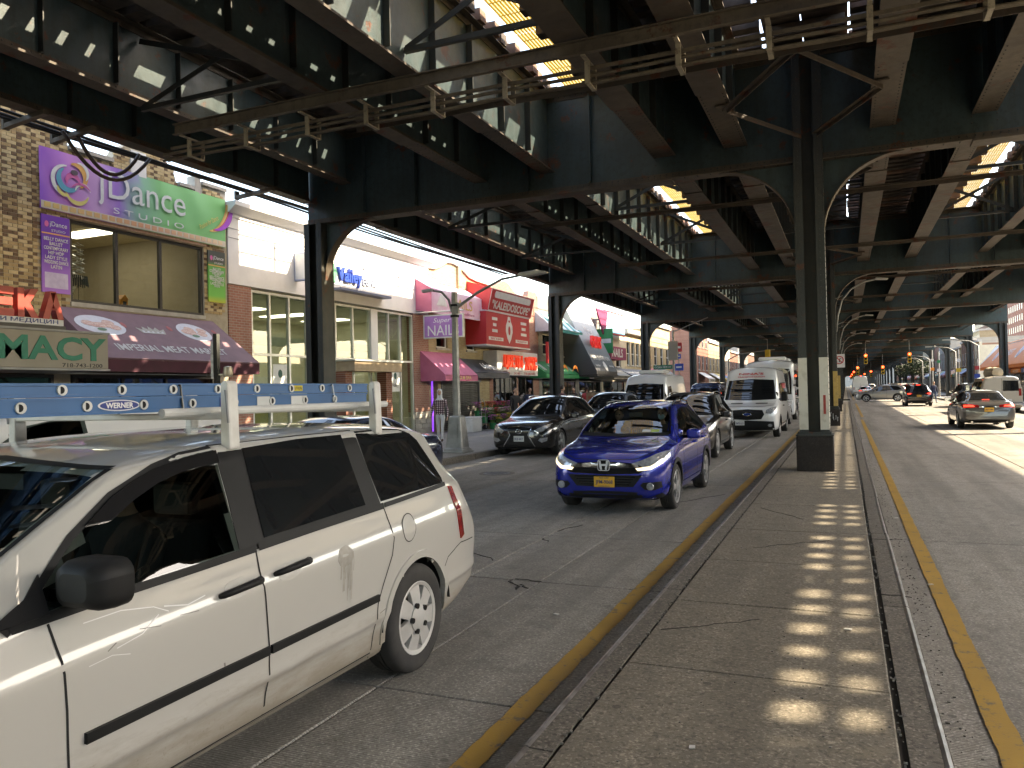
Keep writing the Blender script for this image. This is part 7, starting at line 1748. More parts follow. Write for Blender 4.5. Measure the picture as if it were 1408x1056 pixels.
# black parked SUV with spindle grille
M_blk = paint('black_paint', (0.010, 0.010, 0.011), rough=0.22)
def lexus_front(B, t, kx, k):
    B.patch('F', [(-0.36, 0.80), (0, 0.825), (0.36, 0.80), (0.26, 0.60), (0.46, 0.30), (0.40, 0.24), (0, 0.235), (-0.40, 0.24), (-0.46, 0.30), (-0.26, 0.60)], 'spindle_grille', P_gloss_black, t, off=0.005, step=0.04)
    for s in (-1, 1): B.line('F', PX([(0.37, 0.805), (0.265, 0.60), (0.47, 0.29)], s), 'grille_frame', P_chrome, t, w=0.022, off=0.012)
    B.line('F', [(-0.37, 0.805), (0, 0.83), (0.37, 0.805)], 'grille_frame', P_chrome, t, w=0.02, off=0.012)
    slats(B, t, 0.26, 0.33, 0.62, 0.79, 5, P_black_trim); slats(B, t, 0.40, 0.30, 0.28, 0.42, 4, P_black_trim)
    front_lamps(B, t, [(0.44, 0.72), (0.52, 0.65), (0.70, 0.70), (0.82, 0.83), (0.83, 0.90), (0.66, 0.83)], [(0.50, 0.655), (0.52, 0.635), (0.69, 0.68), (0.70, 0.705), (0.54, 0.672)], lit=False)
    for s in (-1, 1):
        B.patch('F', PX([(0.56, 0.45), (0.62, 0.52), (0.80, 0.53), (0.79, 0.44), (0.66, 0.40)], s), 'fog_lamp', P_lamp, t, off=0.005, step=0.03)
    B.line('F', [(-0.78, 0.24), (0, 0.215), (0.78, 0.24)], 'front_lip', P_gloss_black, t, w=0.04, off=0.01)
    l, n = B.hit('F', 0, 0.70); y = l.y-0.015; b = MB(); ring = ell(0, 0.70, 0.085, 0.06, 24); b.tube([(a, y, c) for a, c in ring+ring[:1]], 0.008, 6, cap=False); b.tube([(0.02, y, 0.745), (-0.03, y, 0.675), (0.06, y, 0.675)], 0.008, 6); b.obj('emblem', P_chrome, t)
    l, n = B.hit('F', 0, 0.50); plate(t, 0, l.y-0.02, 0.50, 'F', 'FKB 4417', P_plate_w, P_navy)
    B.line('F', [(-0.72, 0.93), (-0.42, 0.845), (0, 0.85), (0.42, 0.845), (0.72, 0.93)], 'hood_gap', P_gap, t, w=0.008)
make_suv('sport_utility', 'parked black sport utility with hourglass grille at the left kerb', 'car', (-8.28, 19.75), 0, M_blk, L=4.70, W=0.935, H=1.66, axles=(0.82, 3.38), r=0.36, front=lexus_front, clad=False, rails=P_chrome, trim_window=True, n=90)
# dark bronze SUV behind the blue one
M_brz = paint('bronze_black_paint', (0.022, 0.020, 0.019), flake=0.4, rough=0.3)
def rogue_front(B, t, kx, k):
    B.patch('F', [(-0.36, 0.76), (0, 0.78), (0.36, 0.76), (0.26, 0.50), (0, 0.48), (-0.26, 0.50)], 'grille', P_gloss_black, t, off=0.005)
    for s in (-1, 1): B.line('F', PX([(0.37, 0.77), (0.24, 0.50), (0.0, 0.475)], s), 'grille_frame', P_chrome, t, w=0.035, off=0.012)
    front_lamps(B, t, [(0.46, 0.72), (0.54, 0.66), (0.74, 0.72), (0.83, 0.84), (0.82, 0.90), (0.62, 0.82)], [(0.50, 0.68), (0.54, 0.655), (0.73, 0.70), (0.79, 0.76), (0.70, 0.72)], lit=True)
    B.patch('F', [(-0.6, 0.40), (0, 0.42), (0.6, 0.40), (0.66, 0.26), (0, 0.24), (-0.66, 0.26)], 'air_intake', P_black_trim, t, off=0.004)
    for s in (-1, 1): B.patch('F', PX(ell(0.70, 0.46, 0.06, 0.04, 12), s), 'fog_lamp', P_lamp, t, off=0.005)
    l, n = B.hit('F', 0, 0.45); plate(t, 0, l.y-0.02, 0.43, 'F', 'HTR 2291', P_plate_y, P_navy)
make_suv('sport_utility', 'dark bronze sport utility queued directly behind the blue one', 'car', (-3.95, 19.55), 0, M_brz, L=4.5, W=0.92, H=1.68, axles=(0.84, 3.42), r=0.36, front=rogue_front, clad=True, rails=P_chrome, trim_window=True)
# pale blue grey parked SUV
M_bgr = paint('blue_grey_paint', (0.16, 0.20, 0.27), flake=0.4, rough=0.3)
def plain_front(B, t, kx, k):
    B.patch('F', [(-0.42, 0.75), (0, 0.77), (0.42, 0.75), (0.34, 0.56), (0, 0.54), (-0.34, 0.56)], 'grille', P_gloss_black, t, off=0.005); slats(B, t, 0.30, 0.36, 0.57, 0.74, 3, P_chrome)
    front_lamps(B, t, [(0.46, 0.74), (0.50, 0.64), (0.74, 0.68), (0.84, 0.86), (0.64, 0.82)])
    B.patch('F', [(-0.5, 0.42), (0, 0.44), (0.5, 0.42), (0.58, 0.28), (0, 0.26), (-0.58, 0.28)], 'air_intake', P_black_trim, t, off=0.004)
    l, n = B.hit('F', 0, 0.48); plate(t, 0, l.y-0.02, 0.49, 'F', 'GDL 7703', P_plate_w, P_navy)
make_suv('sport_utility', 'pale blue grey sport utility parked behind the black hourglass-grille one', 'car', (-8.25, 26.6), 0, M_bgr, L=4.5, W=0.92, H=1.70, r=0.35, front=plain_front, clad=True, n=60)
# white SUV behind the transit van
M_whc = paint('white_paint', (0.70, 0.70, 0.69), rough=0.3)
make_suv('sport_utility', 'white sport utility half hidden behind the white lettered van', 'car', (-3.30, 34.6), 0, M_whc, L=4.5, W=0.93, H=1.70, r=0.35, front=plain_front, clad=False, n=60)
# rear details
def suv_rear(B, t, kx, k, lit=True, pl='HRN 6120', col=None):
    L = B.L
    for s in (-1, 1):
        o = B.patch('B', PX([(0.40, 0.93), (0.44, 0.99), (0.66, 1.02), (0.80, 1.00), (0.82, 0.86), (0.66, 0.85)], s), 'tail_light', P_red, t, off=0.008, step=0.04)
        if lit: B.patch('B', PX([(0.52, 0.945), (0.56, 0.99), (0.76, 0.985), (0.77, 0.90), (0.64, 0.90)], s), 'brake_lamp', P_redlit, o, off=0.013, skirt=0.003, step=0.04)
        B.patch('B', PX([(0.62, 0.50), (0.62, 0.54), (0.76, 0.56), (0.76, 0.52)], s), 'reflector', P_red, t, off=0.006)
        b = MB(); b.cyl((s*0.52, L-0.15, 0.30), (s*0.52, L-0.02, 0.29), 0.035, 12); b.obj('exhaust_pipe', P_chrome, t)
    B.patch('B', [(-0.66, 0.44), (0, 0.46), (0.66, 0.44), (0.70, 0.36), (0, 0.34), (-0.70, 0.36)], 'bumper_trim', P_black_trim, t, off=0.006)
    l, n = B.hit('B', 0, 0.78); plate(t, 0, l.y+0.015, 0.78, 'B', pl, P_plate_y, P_navy)
    B.line('B', [(-0.42, 0.90), (0, 0.915), (0.42, 0.90)], 'chrome_strip', P_chrome, t, w=0.02, off=0.008)
    if lit: B.line('B', [(-0.14, B.H*0.94), (0.14, B.H*0.94)], 'high_brake_lamp', P_redlit, t, w=0.03, off=0.008)
    B.line('B', [(-0.6, 1.06), (-0.70, 0.95), (-0.66, 0.60), (0, 0.57), (0.66, 0.60), (0.70, 0.95), (0.6, 1.06)], 'tailgate_gap', P_gap, t, w=0.008)
make_suv('sport_utility', 'black sport utility with red brake lights driving away on the right', 'car', (5.05, 70.6), math.pi, M_blk, L=4.6, W=0.93, H=1.70, r=0.36, rear=suv_rear, clad=False, n=60)
M_char = paint('charcoal_paint', (0.035, 0.035, 0.036), flake=0.4)
make_suv('sport_utility', 'dark grey sport utility driving away between black one and grey sedan', 'car', (8.0, 66.0), math.pi, M_char, L=4.6, W=0.93, H=1.68, r=0.36, rear=lambda B, t, a, b: suv_rear(B, t, a, b, False, 'KAC 3345'), clad=False, n=60)
# silver SUV crossing
M_sil = paint('silver_paint', (0.36, 0.35, 0.33), flake=0.6, rough=0.3)
make_suv('sport_utility', 'silver sport utility crossing the street at the far junction', 'car', (0.9, 84.6), math.pi/2+math.radians(-180), M_sil, L=4.6, W=0.92, H=1.68, r=0.36, front=plain_front, rear=suv_rear, clad=True, n=60)
# ---- sedan
def sedan_st(L=4.85, W=0.92, H=1.45):
    s = [(0, .30, .60, .46, .55, .58, .48, .63, .65), (.06, .22, .74, .46, .68, .66, .60, .70, .72), (.2, .19, .84, .50, .78, .74, .68, .78, .80), (.5, .18, .90, .56, .83, .82, .72, .86, .88), (1.0, .18, .92, .60, .85, .88, .74, .93, .95), (1.3, .18, .92, .60, .855, .90, .75, .97, .99), (1.5, .18, .92, .61, .86, .905, .74, 1.07, 1.10), (1.9, .18, .92, .61, .86, .92, .66, 1.27, 1.31), (2.25, .18, .92, .62, .86, .935, .60, 1.38, 1.435), (2.6, .18, .92, .62, .86, .945, .585, 1.395, 1.45), (3.1, .18, .92, .63, .86, .96, .58, 1.375, 1.435),
         (3.5, .18, .92, .64, .86, .975, .585, 1.29, 1.35), (3.9, .19, .915, .65, .85, .985, .63, 1.13, 1.18), (4.2, .21, .90, .66, .83, .985, .70, 1.03, 1.06), (4.5, .24, .88, .66, .80, .975, .70, 1.015, 1.03), (4.7, .27, .85, .65, .77, .94, .68, .98, .99), (4.8, .30, .81, .62, .73, .88, .65, .91, .92), (4.85, .34, .73, .60, .68, .80, .60, .84, .85)]
    return [(a*L/4.85, b, w*W/.92, zm, ws*W/.92, zs, wt*W/.92, zr, zt) for a, b, w, zm, ws, zs, wt, zr, zt in s]
SED_F = [(1.62, 0.96), (1.8, 1.08), (2.1, 1.24), (2.35, 1.325), (2.68, 1.345), (2.70, 0.985), (2.2, 0.975)]
SED_R = [(2.77, 0.99), (2.76, 1.345), (3.1, 1.325), (3.4, 1.25), (3.62, 1.13), (3.72, 1.03), (3.3, 1.01)]
WS_SED = [(-0.70, 1.0), (-0.66, 1.15), (-0.585, 1.30), (-0.53, 1.36), (0, 1.395), (0.53, 1.36), (0.585, 1.30), (0.66, 1.15), (0.70, 1.0), (0, 0.985)]
RW_SED = [(-0.66, 1.06), (-0.60, 1.20), (-0.53, 1.32), (0, 1.36), (0.53, 1.32), (0.60, 1.20), (0.66, 1.06), (0, 1.06)]
def sed_rear(B, t, kx, k, lit=True):
    L = B.L
    for s in (-1, 1):
        o = B.patch('B', PX([(0.30, 0.82), (0.34, 0.90), (0.60, 0.935), (0.83, 0.935), (0.85, 0.80), (0.62, 0.79)], s), 'tail_light', P_red, t, off=0.008, step=0.04)
        if lit: B.patch('B', PX([(0.46, 0.845), (0.50, 0.895), (0.80, 0.91), (0.81, 0.83)], s), 'brake_lamp', P_redlit, o, off=0.013, skirt=0.003, step=0.04)
        b = MB(); b.cyl((s*0.56, L-0.2, 0.28), (s*0.56, L-0.03, 0.27), 0.04, 12); b.obj('exhaust_pipe', P_chrome, t)
    B.patch('B', [(-0.66, 0.36), (0, 0.38), (0.66, 0.36), (0.70, 0.28), (0, 0.26), (-0.70, 0.28)], 'bumper_trim', P_black_trim, t, off=0.006)
    l, n = B.hit('B', 0, 0.74); plate(t, 0, l.y+0.012, 0.735, 'B', 'JRD 1586', P_plate_y, P_navy)
    B.line('B', [(-0.32, 0.83), (0, 0.845), (0.32, 0.83)], 'chrome_strip', P_chrome, t, w=0.025, off=0.008)
    B.line('B', [(-0.72, 0.955), (-0.62, 0.70), (0, 0.64), (0.62, 0.70), (0.72, 0.955)], 'boot_gap', P_gap, t, w=0.008)
    B.line('B', [(-0.12, 1.085), (0.12, 1.085)], 'high_brake_lamp', P_redlit, t, w=0.02, off=0.006)
M_gry = paint('grey_paint', (0.11, 0.105, 0.10), flake=0.5, rough=0.3)
def make_sedan(name, label, loc, rz, col, front=None, rear=None, n=70, L=4.85, group=None):
    return make_suv(name, label, 'car', loc, rz, col, L=L, W=0.92, H=1.45, axles=(0.90*4.33/4.85, 3.72*4.33/4.85), r=0.33, clad=False, rails=None, st=sedan_st(L), fpoly=[(a*L/4.85, c) for a, c in SED_F], rpoly=[(a*L/4.85, c) for a, c in SED_R], wspoly=WS_SED, rwpoly=RW_SED, front=front, rear=rear, n=n, trim_window=True, group=group)
make_sedan('sedan', 'grey sedan with red tail lights and yellow plate in the sunlit right lane', (4.85, 38.3), math.pi, M_gry, rear=sed_rear, n=84)
make_sedan('sedan', 'dark blue sedan parked at the left kerb beyond the minivan', (-8.2, 8.9), 0, paint('dark_blue_paint', (0.02, 0.03, 0.07), flake=0.3), front=plain_front, n=60)
# ---- vans
def van_st(L, W, H, hood=1.15, cowl=1.05, nose=1.0):
    """tall panel van: short hood, steep windscreen, upright sides"""
    s = [(0, .36, .70, .55, .66, .80*nose, .60, .86*nose, .88*nose), (.06, .28, .86, .55, .80, .90*nose, .70, .98*nose, 1.0*nose), (.2, .25, .95, .58, .89, .98, .80, 1.06, 1.08), (.5, .24, .99, .62, .94, 1.06, .84, 1.14, 1.16), (.80, .24, 1.0, .66, .96, 1.12, .86, 1.20, 1.22), (.98, .24, 1.0, .68, .965, 1.15, .86, 1.30, 1.34), (1.35, .24, 1.0, .70, .975, 1.20, .85, 1.72, 1.78), (1.65, .24, 1.0, .75, .98, 1.25, .84, H-.34, H-.24), (1.9, .24, 1.0, .80, .985, 1.3, .83, H-.17, H-.07), (2.3, .24, 1.0, .85, .985, 1.3, .82, H-.12, H-.02), (3.2, .24, 1.0, .85, .985, 1.3, .82, H-.11, H), (L-.4, .24, 1.0, .85, .985, 1.3, .82, H-.11, H), (L-.1, .28, .985, .85, .965, 1.3, .80, H-.13, H-.03), (L, .36, .95, .85, .93, 1.3, .76, H-.2, H-.1)]
    k = W
    return [(a, b, w*k, zm, ws*k, zs, wt*k, zr, zt) for a, b, w, zm, ws, zs, wt, zr, zt in s]
def make_van(name, label, loc, rz, col, L, W, H, axles, r, front=None, rear=None, ws=None, sw=None, extra=None, cat='van', st=None, n=70, style='steel', rw=None, see=False):
    t = thing(name, label, cat, (loc[0], loc[1], 0), rz); B = Body(st or van_st(L, W, H), axles, r+0.06, n=n); B.wz = r; B.H = H; B.W = W
    B.shell('body', col, t, [('F', shrink(ws, 0.02)), ('R', shrink(sw[0], 0.02)), ('L', shrink(sw[0], 0.02))] if see else [])
    if see: B.shell('inner_lining', P_cabin, t, [('F', ws), ('R', sw[0]), ('L', sw[0])], inset=0.035)
    if ws: B.patch('F', ws, 'windscreen', G_wind if see else G_tint, t, off=0.003, skirt=0 if see else 0.01)
    for v in 'RL':
        sg = 1 if v == 'R' else -1
        for q, pl in enumerate(sw or []): B.patch(v, pl, 'side_window', G_side if see and q == 0 else G_tint, t, off=0.003, skirt=0 if see and q == 0 else 0.01)
        for ay in axles:
            arch_lip(B, t, ay, r, r+0.06, 0.05, P_black_trim, v, off=0.012, zmin=0.26); wheel_house(t, B, ay, sg, r+0.09, r, W-0.01); add_wheel(t, ay, r, 0.22, W-0.14, sg, style)
        B.line(v, [(axles[0]+r+0.1, 0.36), ((axles[0]+axles[1])/2, 0.36), (axles[1]-r-0.1, 0.36)], 'sill_trim', P_black_trim, t, w=0.18, off=0.01)
        B.line(v, [(axles[0]+r+0.14, 1.15), (axles[0]+r+0.16, 0.4)], 'door_gap', P_gap, t, w=0.01); B.line(v, [(axles[0]+r+1.1, 1.9), (axles[0]+r+1.1, 0.4)], 'door_gap', P_gap, t, w=0.01)
        handle(B, t, v, axles[0]+r+0.95, 1.08, 0.2, P_black_trim)
        mirror(t, sg, W-0.04, 1.28, 1.42, P_black_trim, sx=0.22, sy=0.14, sz=0.34, arm=0.05)
    if rw: B.patch('B', rw, 'rear_window', G_tint, t, off=0.003)
    if front: front(B, t)
    if rear: rear(B, t)
    if extra: extra(B, t)
    return t, B
VW_WS = lambda W, z0, z1: [(-0.86*W, z0), (-0.83*W, z0+0.3*(z1-z0)), (-0.76*W, z1-0.05), (0, z1), (0.76*W, z1-0.05), (0.83*W, z0+0.3*(z1-z0)), (0.86*W, z0), (0, z0-0.03)]
VAN_SW = [(1.38, 1.24), (1.62, 1.60), (1.80, 1.86), (2.45, 1.90), (2.45, 1.22)]
def transit_front(B, t):
    B.patch('F', [(-0.50, 0.97), (0, 1.0), (0.50, 0.97), (0.56, 0.82), (0.46, 0.66), (0, 0.63), (-0.46, 0.66), (-0.56, 0.82)], 'grille', P_black_trim, t, off=0.006)
    slats(B, t, 0.44, 0.50, 0.68, 0.96, 5, P_gloss_black, w=0.02)
    front_lamps(B, t, [(0.60, 0.86), (0.62, 0.97), (0.80, 1.06), (0.93, 1.08), (0.92, 0.92), (0.76, 0.84)])
    B.patch('F', [(-0.86, 0.58), (0, 0.62), (0.86, 0.58), (0.88, 0.30), (0, 0.28), (-0.88, 0.30)], 'bumper', P_black_trim, t, off=0.012, step=0.08)
    for s in (-1, 1): B.patch('F', PX(ell(0.74, 0.45, 0.07, 0.05, 14), s), 'fog_lamp', P_lamp, t, off=0.018)
    l, n = B.hit('F', 0, 0.83); b = MB(); b.prism(ell(0, 0.83, 0.13, 0.052, 20), l.y-0.028, l.y-0.014, 'xz'); o = b.obj('emblem', pm('emblem_blue', (0.02, 0.05, 0.2), rough=0.2), t); ring = ell(0, 0.83, 0.13, 0.052, 24); b = MB(); b.tube([(a, l.y-0.028, c) for a, c in ring+ring[:1]], 0.007, 6, cap=False); b.obj('emblem_ring', P_chrome, o)
    l, n = B.hit('F', 0, 0.50); plate(t, -0.25, l.y-0.03, 0.53, 'F', '84701-LV', P_plate_w, P_navy)
    B.line('F', [(-0.84, 1.13), (-0.5, 1.09), (0, 1.10), (0.5, 1.09), (0.84, 1.13)], 'hood_gap', P_gap, t, w=0.01)
    for x0 in (-0.62, 0.22): B.line('F', [(x0, 1.19), (x0+0.4, 1.19)], 'hood_vent', P_gap, t, w=0.03, off=0.004)
M_whv = paint('van_white_clean', (0.70, 0.70, 0.68), rough=0.32)
def nina_extra(B, t):
    for body, z, w, h in (("NINA'S", 2.24, 0.86, 0.11), ('TRANSPORTATION', 2.13, 0.95, 0.05)):
        l, n = B.hit('F', 0, z); u = (Vector((0, 0, 1))-n*n.z).normalized()
        letter('lettering', body, M_redp, l+n*0.006, (1, 0, 0), u, t, width=w, height=h, bold=0.03)
    for s, sg in (('R', 1), ('L', -1)):
        l, n = B.hit(s, 3.9, 1.75); letter('lettering', "NINA'S", M_redp, l+Vector((sg*0.008, 0, 0)), (0, sg, 0), ZU, t, width=1.6, height=0.3, bold=0.03)
make_van('passenger_van', 'white passenger van with red lettering above its windscreen', (-3.15, 27.9), 0, M_whv, 5.6, 1.02, 2.52, (1.02, 4.6), 0.35, front=transit_front, ws=VW_WS(1.02, 1.32, 2.06), sw=[VAN_SW, [(2.62, 1.22), (2.62, 1.9), (3.75, 1.92), (3.75, 1.22)], [(3.87, 1.22), (3.87, 1.92), (5.0, 1.92), (5.0, 1.22)]], extra=nina_extra, n=80)
def promaster_front(B, t):
    B.patch('F', [(-0.55, 0.90), (0, 0.93), (0.55, 0.90), (0.58, 0.74), (0, 0.70), (-0.58, 0.74)], 'grille', P_black_trim, t, off=0.006); slats(B, t, 0.5, 0.5, 0.73, 0.9, 3, P_chrome)
    front_lamps(B, t, [(0.64, 0.92), (0.66, 1.05), (0.86, 1.14), (0.94, 1.10), (0.92, 0.95), (0.78, 0.88)])
    B.patch('F', [(-0.88, 0.60), (0, 0.64), (0.88, 0.60), (0.9, 0.32), (0, 0.3), (-0.9, 0.32)], 'bumper', P_black_trim, t, off=0.012, step=0.08)
    l, n = B.hit('F', 0, 0.5); plate(t, 0, l.y-0.03, 0.5, 'F', '61925-MK', P_plate_w, P_navy)
def roof_box(B, t):
    b = MB(); b.box(-0.55, 0.55, 2.6, 4.0, B.H+0.0, B.H+0.16); b.obj('roof_unit', M_whv, t, bevel=0.05, seg=2)
make_van('cargo_van', 'tall white cargo van parked at the left kerb behind the pale blue grey car', (-8.0, 31.9), 0, M_whv, 5.9, 1.03, 2.46, (0.98, 4.7), 0.35, front=promaster_front, ws=VW_WS(1.03, 1.32, 2.02), sw=[VAN_SW], extra=roof_box, n=60)
make_van('cargo_van', 'dark blue van parked beyond the tall white cargo van', (-7.5, 44.5), 0, paint('navy_paint', (0.05, 0.08, 0.17), flake=0.2), 4.8, 0.98, 2.1, (0.95, 3.9), 0.34, front=promaster_front, ws=VW_WS(0.98, 1.28, 1.76), sw=[[(1.36, 1.24), (1.62, 1.55), (1.8, 1.72), (2.45, 1.74), (2.45, 1.22)]], n=50)
# neighbouring white van beside the minivan, with its driver
NW = (-6.05, 1.3)
nvn, NB = make_suv('sport_utility', 'white sport utility with a visible driver just beyond the blue ladder', 'car', NW, 0, paint('van_white2', (0.60, 0.59, 0.56), rough=0.35), L=4.95, W=0.98, H=1.87, axles=(0.84, 3.45), r=0.36, see=True, front=plain_front, clad=False, rails=None, n=80, rpoly=False)
# beige van on the right
M_bei = paint('beige_paint', (0.42, 0.38, 0.31), rough=0.4)
def bei_rear(B, t):
    for s in (-1, 1): B.patch('B', PX([(0.78, 0.95), (0.78, 1.35), (0.90, 1.35), (0.91, 0.95)], s), 'tail_light', P_red, t, off=0.01)
    B.line('B', [(0, 1.9), (0, 0.5)], 'door_gap', P_gap, t, w=0.015)
    l, n = B.hit('B', 0, 0.7); plate(t, -0.3, l.y+0.012, 0.7, 'B', '22870-JT', P_plate_w, P_navy)
    b = MB(); b.box(-0.95, 0.95, B.L-0.05, B.L+0.1, 0.42, 0.58); b.obj('bumper', P_chrome, t, bevel=0.02)
bvan, _ = make_van('passenger_van', 'beige van with wrapped load on its roof parked ahead of grey sedan', (7.85, 55.2), math.pi, M_bei, 5.4, 1.0, 2.05, (0.95, 4.4), 0.35, rear=bei_rear, ws=VW_WS(1.0, 1.3, 1.72), sw=[[(1.36, 1.24), (1.62, 1.55), (1.8, 1.7), (2.45, 1.74), (2.45, 1.22)], [(2.6, 1.22), (2.6, 1.74), (3.6, 1.76), (3.6, 1.22)], [(3.75, 1.22), (3.75, 1.76), (5.0, 1.76), (5.0, 1.22)]], rw=[(-0.80, 1.22), (-0.76, 1.78), (-0.04, 1.8), (-0.04, 1.22)], n=50)
NB2 = bvan
b = MB(); b.lathe([(0.0, -1.6), (0.28, -1.55), (0.34, -0.6), (0.30, 0.3), (0.36, 1.0), (0.2, 1.5), (0, 1.55)], (7.85, 52.5, 2.25), 'y', 12); tag(b.obj('wrapped_load', pm('tarp', (0.40, 0.34, 0.24), (0.32, 0.27, 0.19), scale=2), smooth=True), 'tan wrapped bundle lying on the roof of the beige van', 'bundle')
# bus
def bus_st(L, W, H):
    s = [(0, .40, .80, .7, .80, 1.2, .76, H-.55, H-.42), (.05, .34, .93, .7, .92, 1.2, .86, H-.38, H-.25), (.2, .30, .99, .7, .98, 1.2, .92, H-.25, H-.12), (.5, .28, 1.0, .7, 1.0, 1.2, .95, H-.18, H-.06), (1.2, .28, 1.0, .7, 1.0, 1.2, .95, H-.15, H), (L-.4, .28, 1.0, .7, 1.0, 1.2, .95, H-.15, H), (L-.05, .32, .98, .7, .98, 1.2, .93, H-.2, H-.05), (L, .4, .95, .7, .95, 1.2, .9, H-.3, H-.15)]
    return [(a, b, w*W, zm, ws*W, zs, wt*W, zr, zt) for a, b, w, zm, ws, zs, wt, zr, zt in s]
def bus_front(B, t):
    B.patch('F', [(-1.0, 0.75), (0, 0.8), (1.0, 0.75), (1.05, 0.45), (0, 0.42), (-1.05, 0.45)], 'bumper', P_black_trim, t, off=0.01, step=0.1)
    front_lamps(B, t, [(0.72, 0.85), (0.72, 1.05), (1.02, 1.08), (1.05, 0.88)], [(0.76, 0.89), (0.76, 1.01), (0.98, 1.03), (1.0, 0.9)])
    b = MB()
    for y in (2.0, 5.5): b.box(-0.7, 0.7, y, y+1.8, B.H+0.0, B.H+0.2)
    b.obj('roof_unit', M_whv, t, bevel=0.06)
    for s in (-1, 1): mirror(t, s, 1.14, 0.15, 1.95, P_gloss_black, sx=0.22, sy=0.16, sz=0.5, arm=0.1)
make_van('bus', 'white coach with black wraparound windscreen behind the white lettered van', (-3.55, 41.3), 0, M_whv, 10.5, 1.2, 3.12, (2.0, 7.8), 0.45, front=bus_front, ws=[(-1.05, 1.35), (-1.06, 2.1), (-0.98, 2.62), (0, 2.70), (0.98, 2.62), (1.06, 2.1), (1.05, 1.35), (0, 1.3)], sw=[[(0.5, 1.3), (0.5, 2.55), (2.6, 2.6), (2.6, 1.4)], [(2.8, 1.5), (2.8, 2.55), (6.2, 2.55), (6.2, 1.5)], [(6.3, 1.5), (6.3, 2.55), (10.1, 2.55), (10.1, 1.5)]], cat='bus', st=bus_st(10.5, 1.2, 3.12), n=60)
# red SUV and further queue
M_rdc = paint('red_paint', (0.25, 0.02, 0.02)); 
protoR, _ = make_suv('sport_utility', 'red sport utility parked beyond the dark blue van', 'car', (-7.4, 51), 0, M_rdc, H=1.75, n=44, front=plain_front, clad=False)
def recolour(src, label, loc, rz, col, old, name, group=None):
    c = copy_tree(src); c.name = name; c.location = (loc[0], loc[1], 0); c.rotation_euler = (0, 0, rz); c['label'] = label
    if 'group' in c: del c['group']
    for o in c.children:
        if o.type == 'MESH' and o.data.materials and o.data.materials[0] == old:
            o.data = o.data.copy(); o.data.materials[0] = col
    return c
SED, _ = make_sedan('sedan', 'white taxi pale sedan driving away far ahead on the right', (2.4, 118), math.pi, M_whc, rear=sed_rear, n=44); SED['label'] = 'white sedan driving away beyond the silver crossing car'
cl = [('silver', M_sil), ('black', M_blk), ('white', M_whc), ('dark grey', M_char), ('beige', M_bei), ('dark blue', MATS['dark_blue_paint'])]
k = 0
for (x, y, away) in ((-3.3, 55, 0), (-3.4, 62, 0), (-3.2, 69, 0), (-7.6, 58, 0), (-7.7, 64, 0), (-7.6, 70, 0), (-3.3, 98, 0), (-3.2, 106, 0), (-7.6, 100, 0), (-7.6, 108, 0), (-7.6, 116, 0), (7.4, 98, 1), (7.5, 105, 1), (7.5, 112, 1), (7.5, 119, 1), (4.6, 126, 1), (7.5, 127, 1), (2.0, 136, 1), (7.5, 135, 1), (-3.2, 122, 0), (-6.0, 130, 0), (3.2, 150, 1), (7.5, 144, 1), (2.2, 168, 1), (-3.4, 145, 0), (7.5, 153, 1), (5.0, 180, 1)):
    cn, cm = cl[k % 6]; src, old, nm = ((SED, M_whc, 'sedan') if (k % 2 and away) else (protoR, M_rdc, 'sport_utility'))
    side = 'right' if x > 0 else 'left'
    recolour(src, '%s %s on the %s, %s distant car counted from the camera' % (cn, 'sedan' if nm == 'sedan' else 'sport utility', side, ORD[k]), (x, y+(4.8 if away else 0)), math.pi if away else 0, cm, old, nm); k += 1
make_van('box_truck', 'white box truck stopped far down the street beside the median', (1.9, 128), math.pi, M_whv, 6.0, 1.1, 2.9, (1.0, 4.7), 0.4, ws=VW_WS(1.1, 1.4, 2.2), sw=[VAN_SW], rear=bei_rear, cat='truck', n=40)
# ================================================================== STREET FURNITURE
M_galv = pm('galvanised', (0.30, 0.30, 0.285), (0.22, 0.22, 0.21), scale=5, rough=0.5, metal=0.4, wpos=True)
M_lampgrey = pm('lamp_grey', (0.5, 0.5, 0.48), rough=0.45, metal=0.3)
t = thing('street_lamp', 'grey octagonal lamp post with two curved arms on left kerb', 'street lamp', (-9.95, 19.31, 0.15))
b = MB()
o_ = [rrect(-0.30*f, 0.30*f, -0.30*f, 0.30*f, 0.06, 2) for f in (1.0, 1.0, 0.86, 0.62, 0.5)]
b.grid([[(x, y, z) for x, y in p+p[:1]] for p, z in zip(o_, (0, 0.10, 0.14, 0.98, 1.02))]); b.obj('base', M_galv, t)
b = MB(); b.box(-0.33, 0.33, -0.33, 0.33, 0, 0.05); b.obj('base_plate', M_galv, t, bevel=0.01)
b = MB(); b.box(-0.12, 0.12, -0.262, -0.255, 0.25, 0.8); b.obj('access_door', M_galv, t)
b = MB(); b.tube([(0, 0, 1.0), (0, 0, 4.45)], [0.115, 0.085], 8); b.obj('pole', M_galv, t)
b = MB(); b.tube([(0.08, 0, 4.02), (0.7, 0, 4.38), (1.45, 0, 4.70), (2.0, 0, 4.76)], [0.045, 0.04, 0.035, 0.03], 8); b.bar((0.09, 0, 3.85), (0.09, 0, 4.15), 0.08, 0.10, up=(0, 1, 0)); a_ = b.obj('lamp_arm', M_galv, t, smooth=0.8)
b = MB(); b.prism([(1.95, 4.74), (2.1, 4.70), (2.75, 4.76), (2.78, 4.80), (2.5, 4.86), (2.0, 4.82)], -0.13, 0.13, 'xz'); b.obj('lamp_head', M_lampgrey, a_, bevel=0.02)
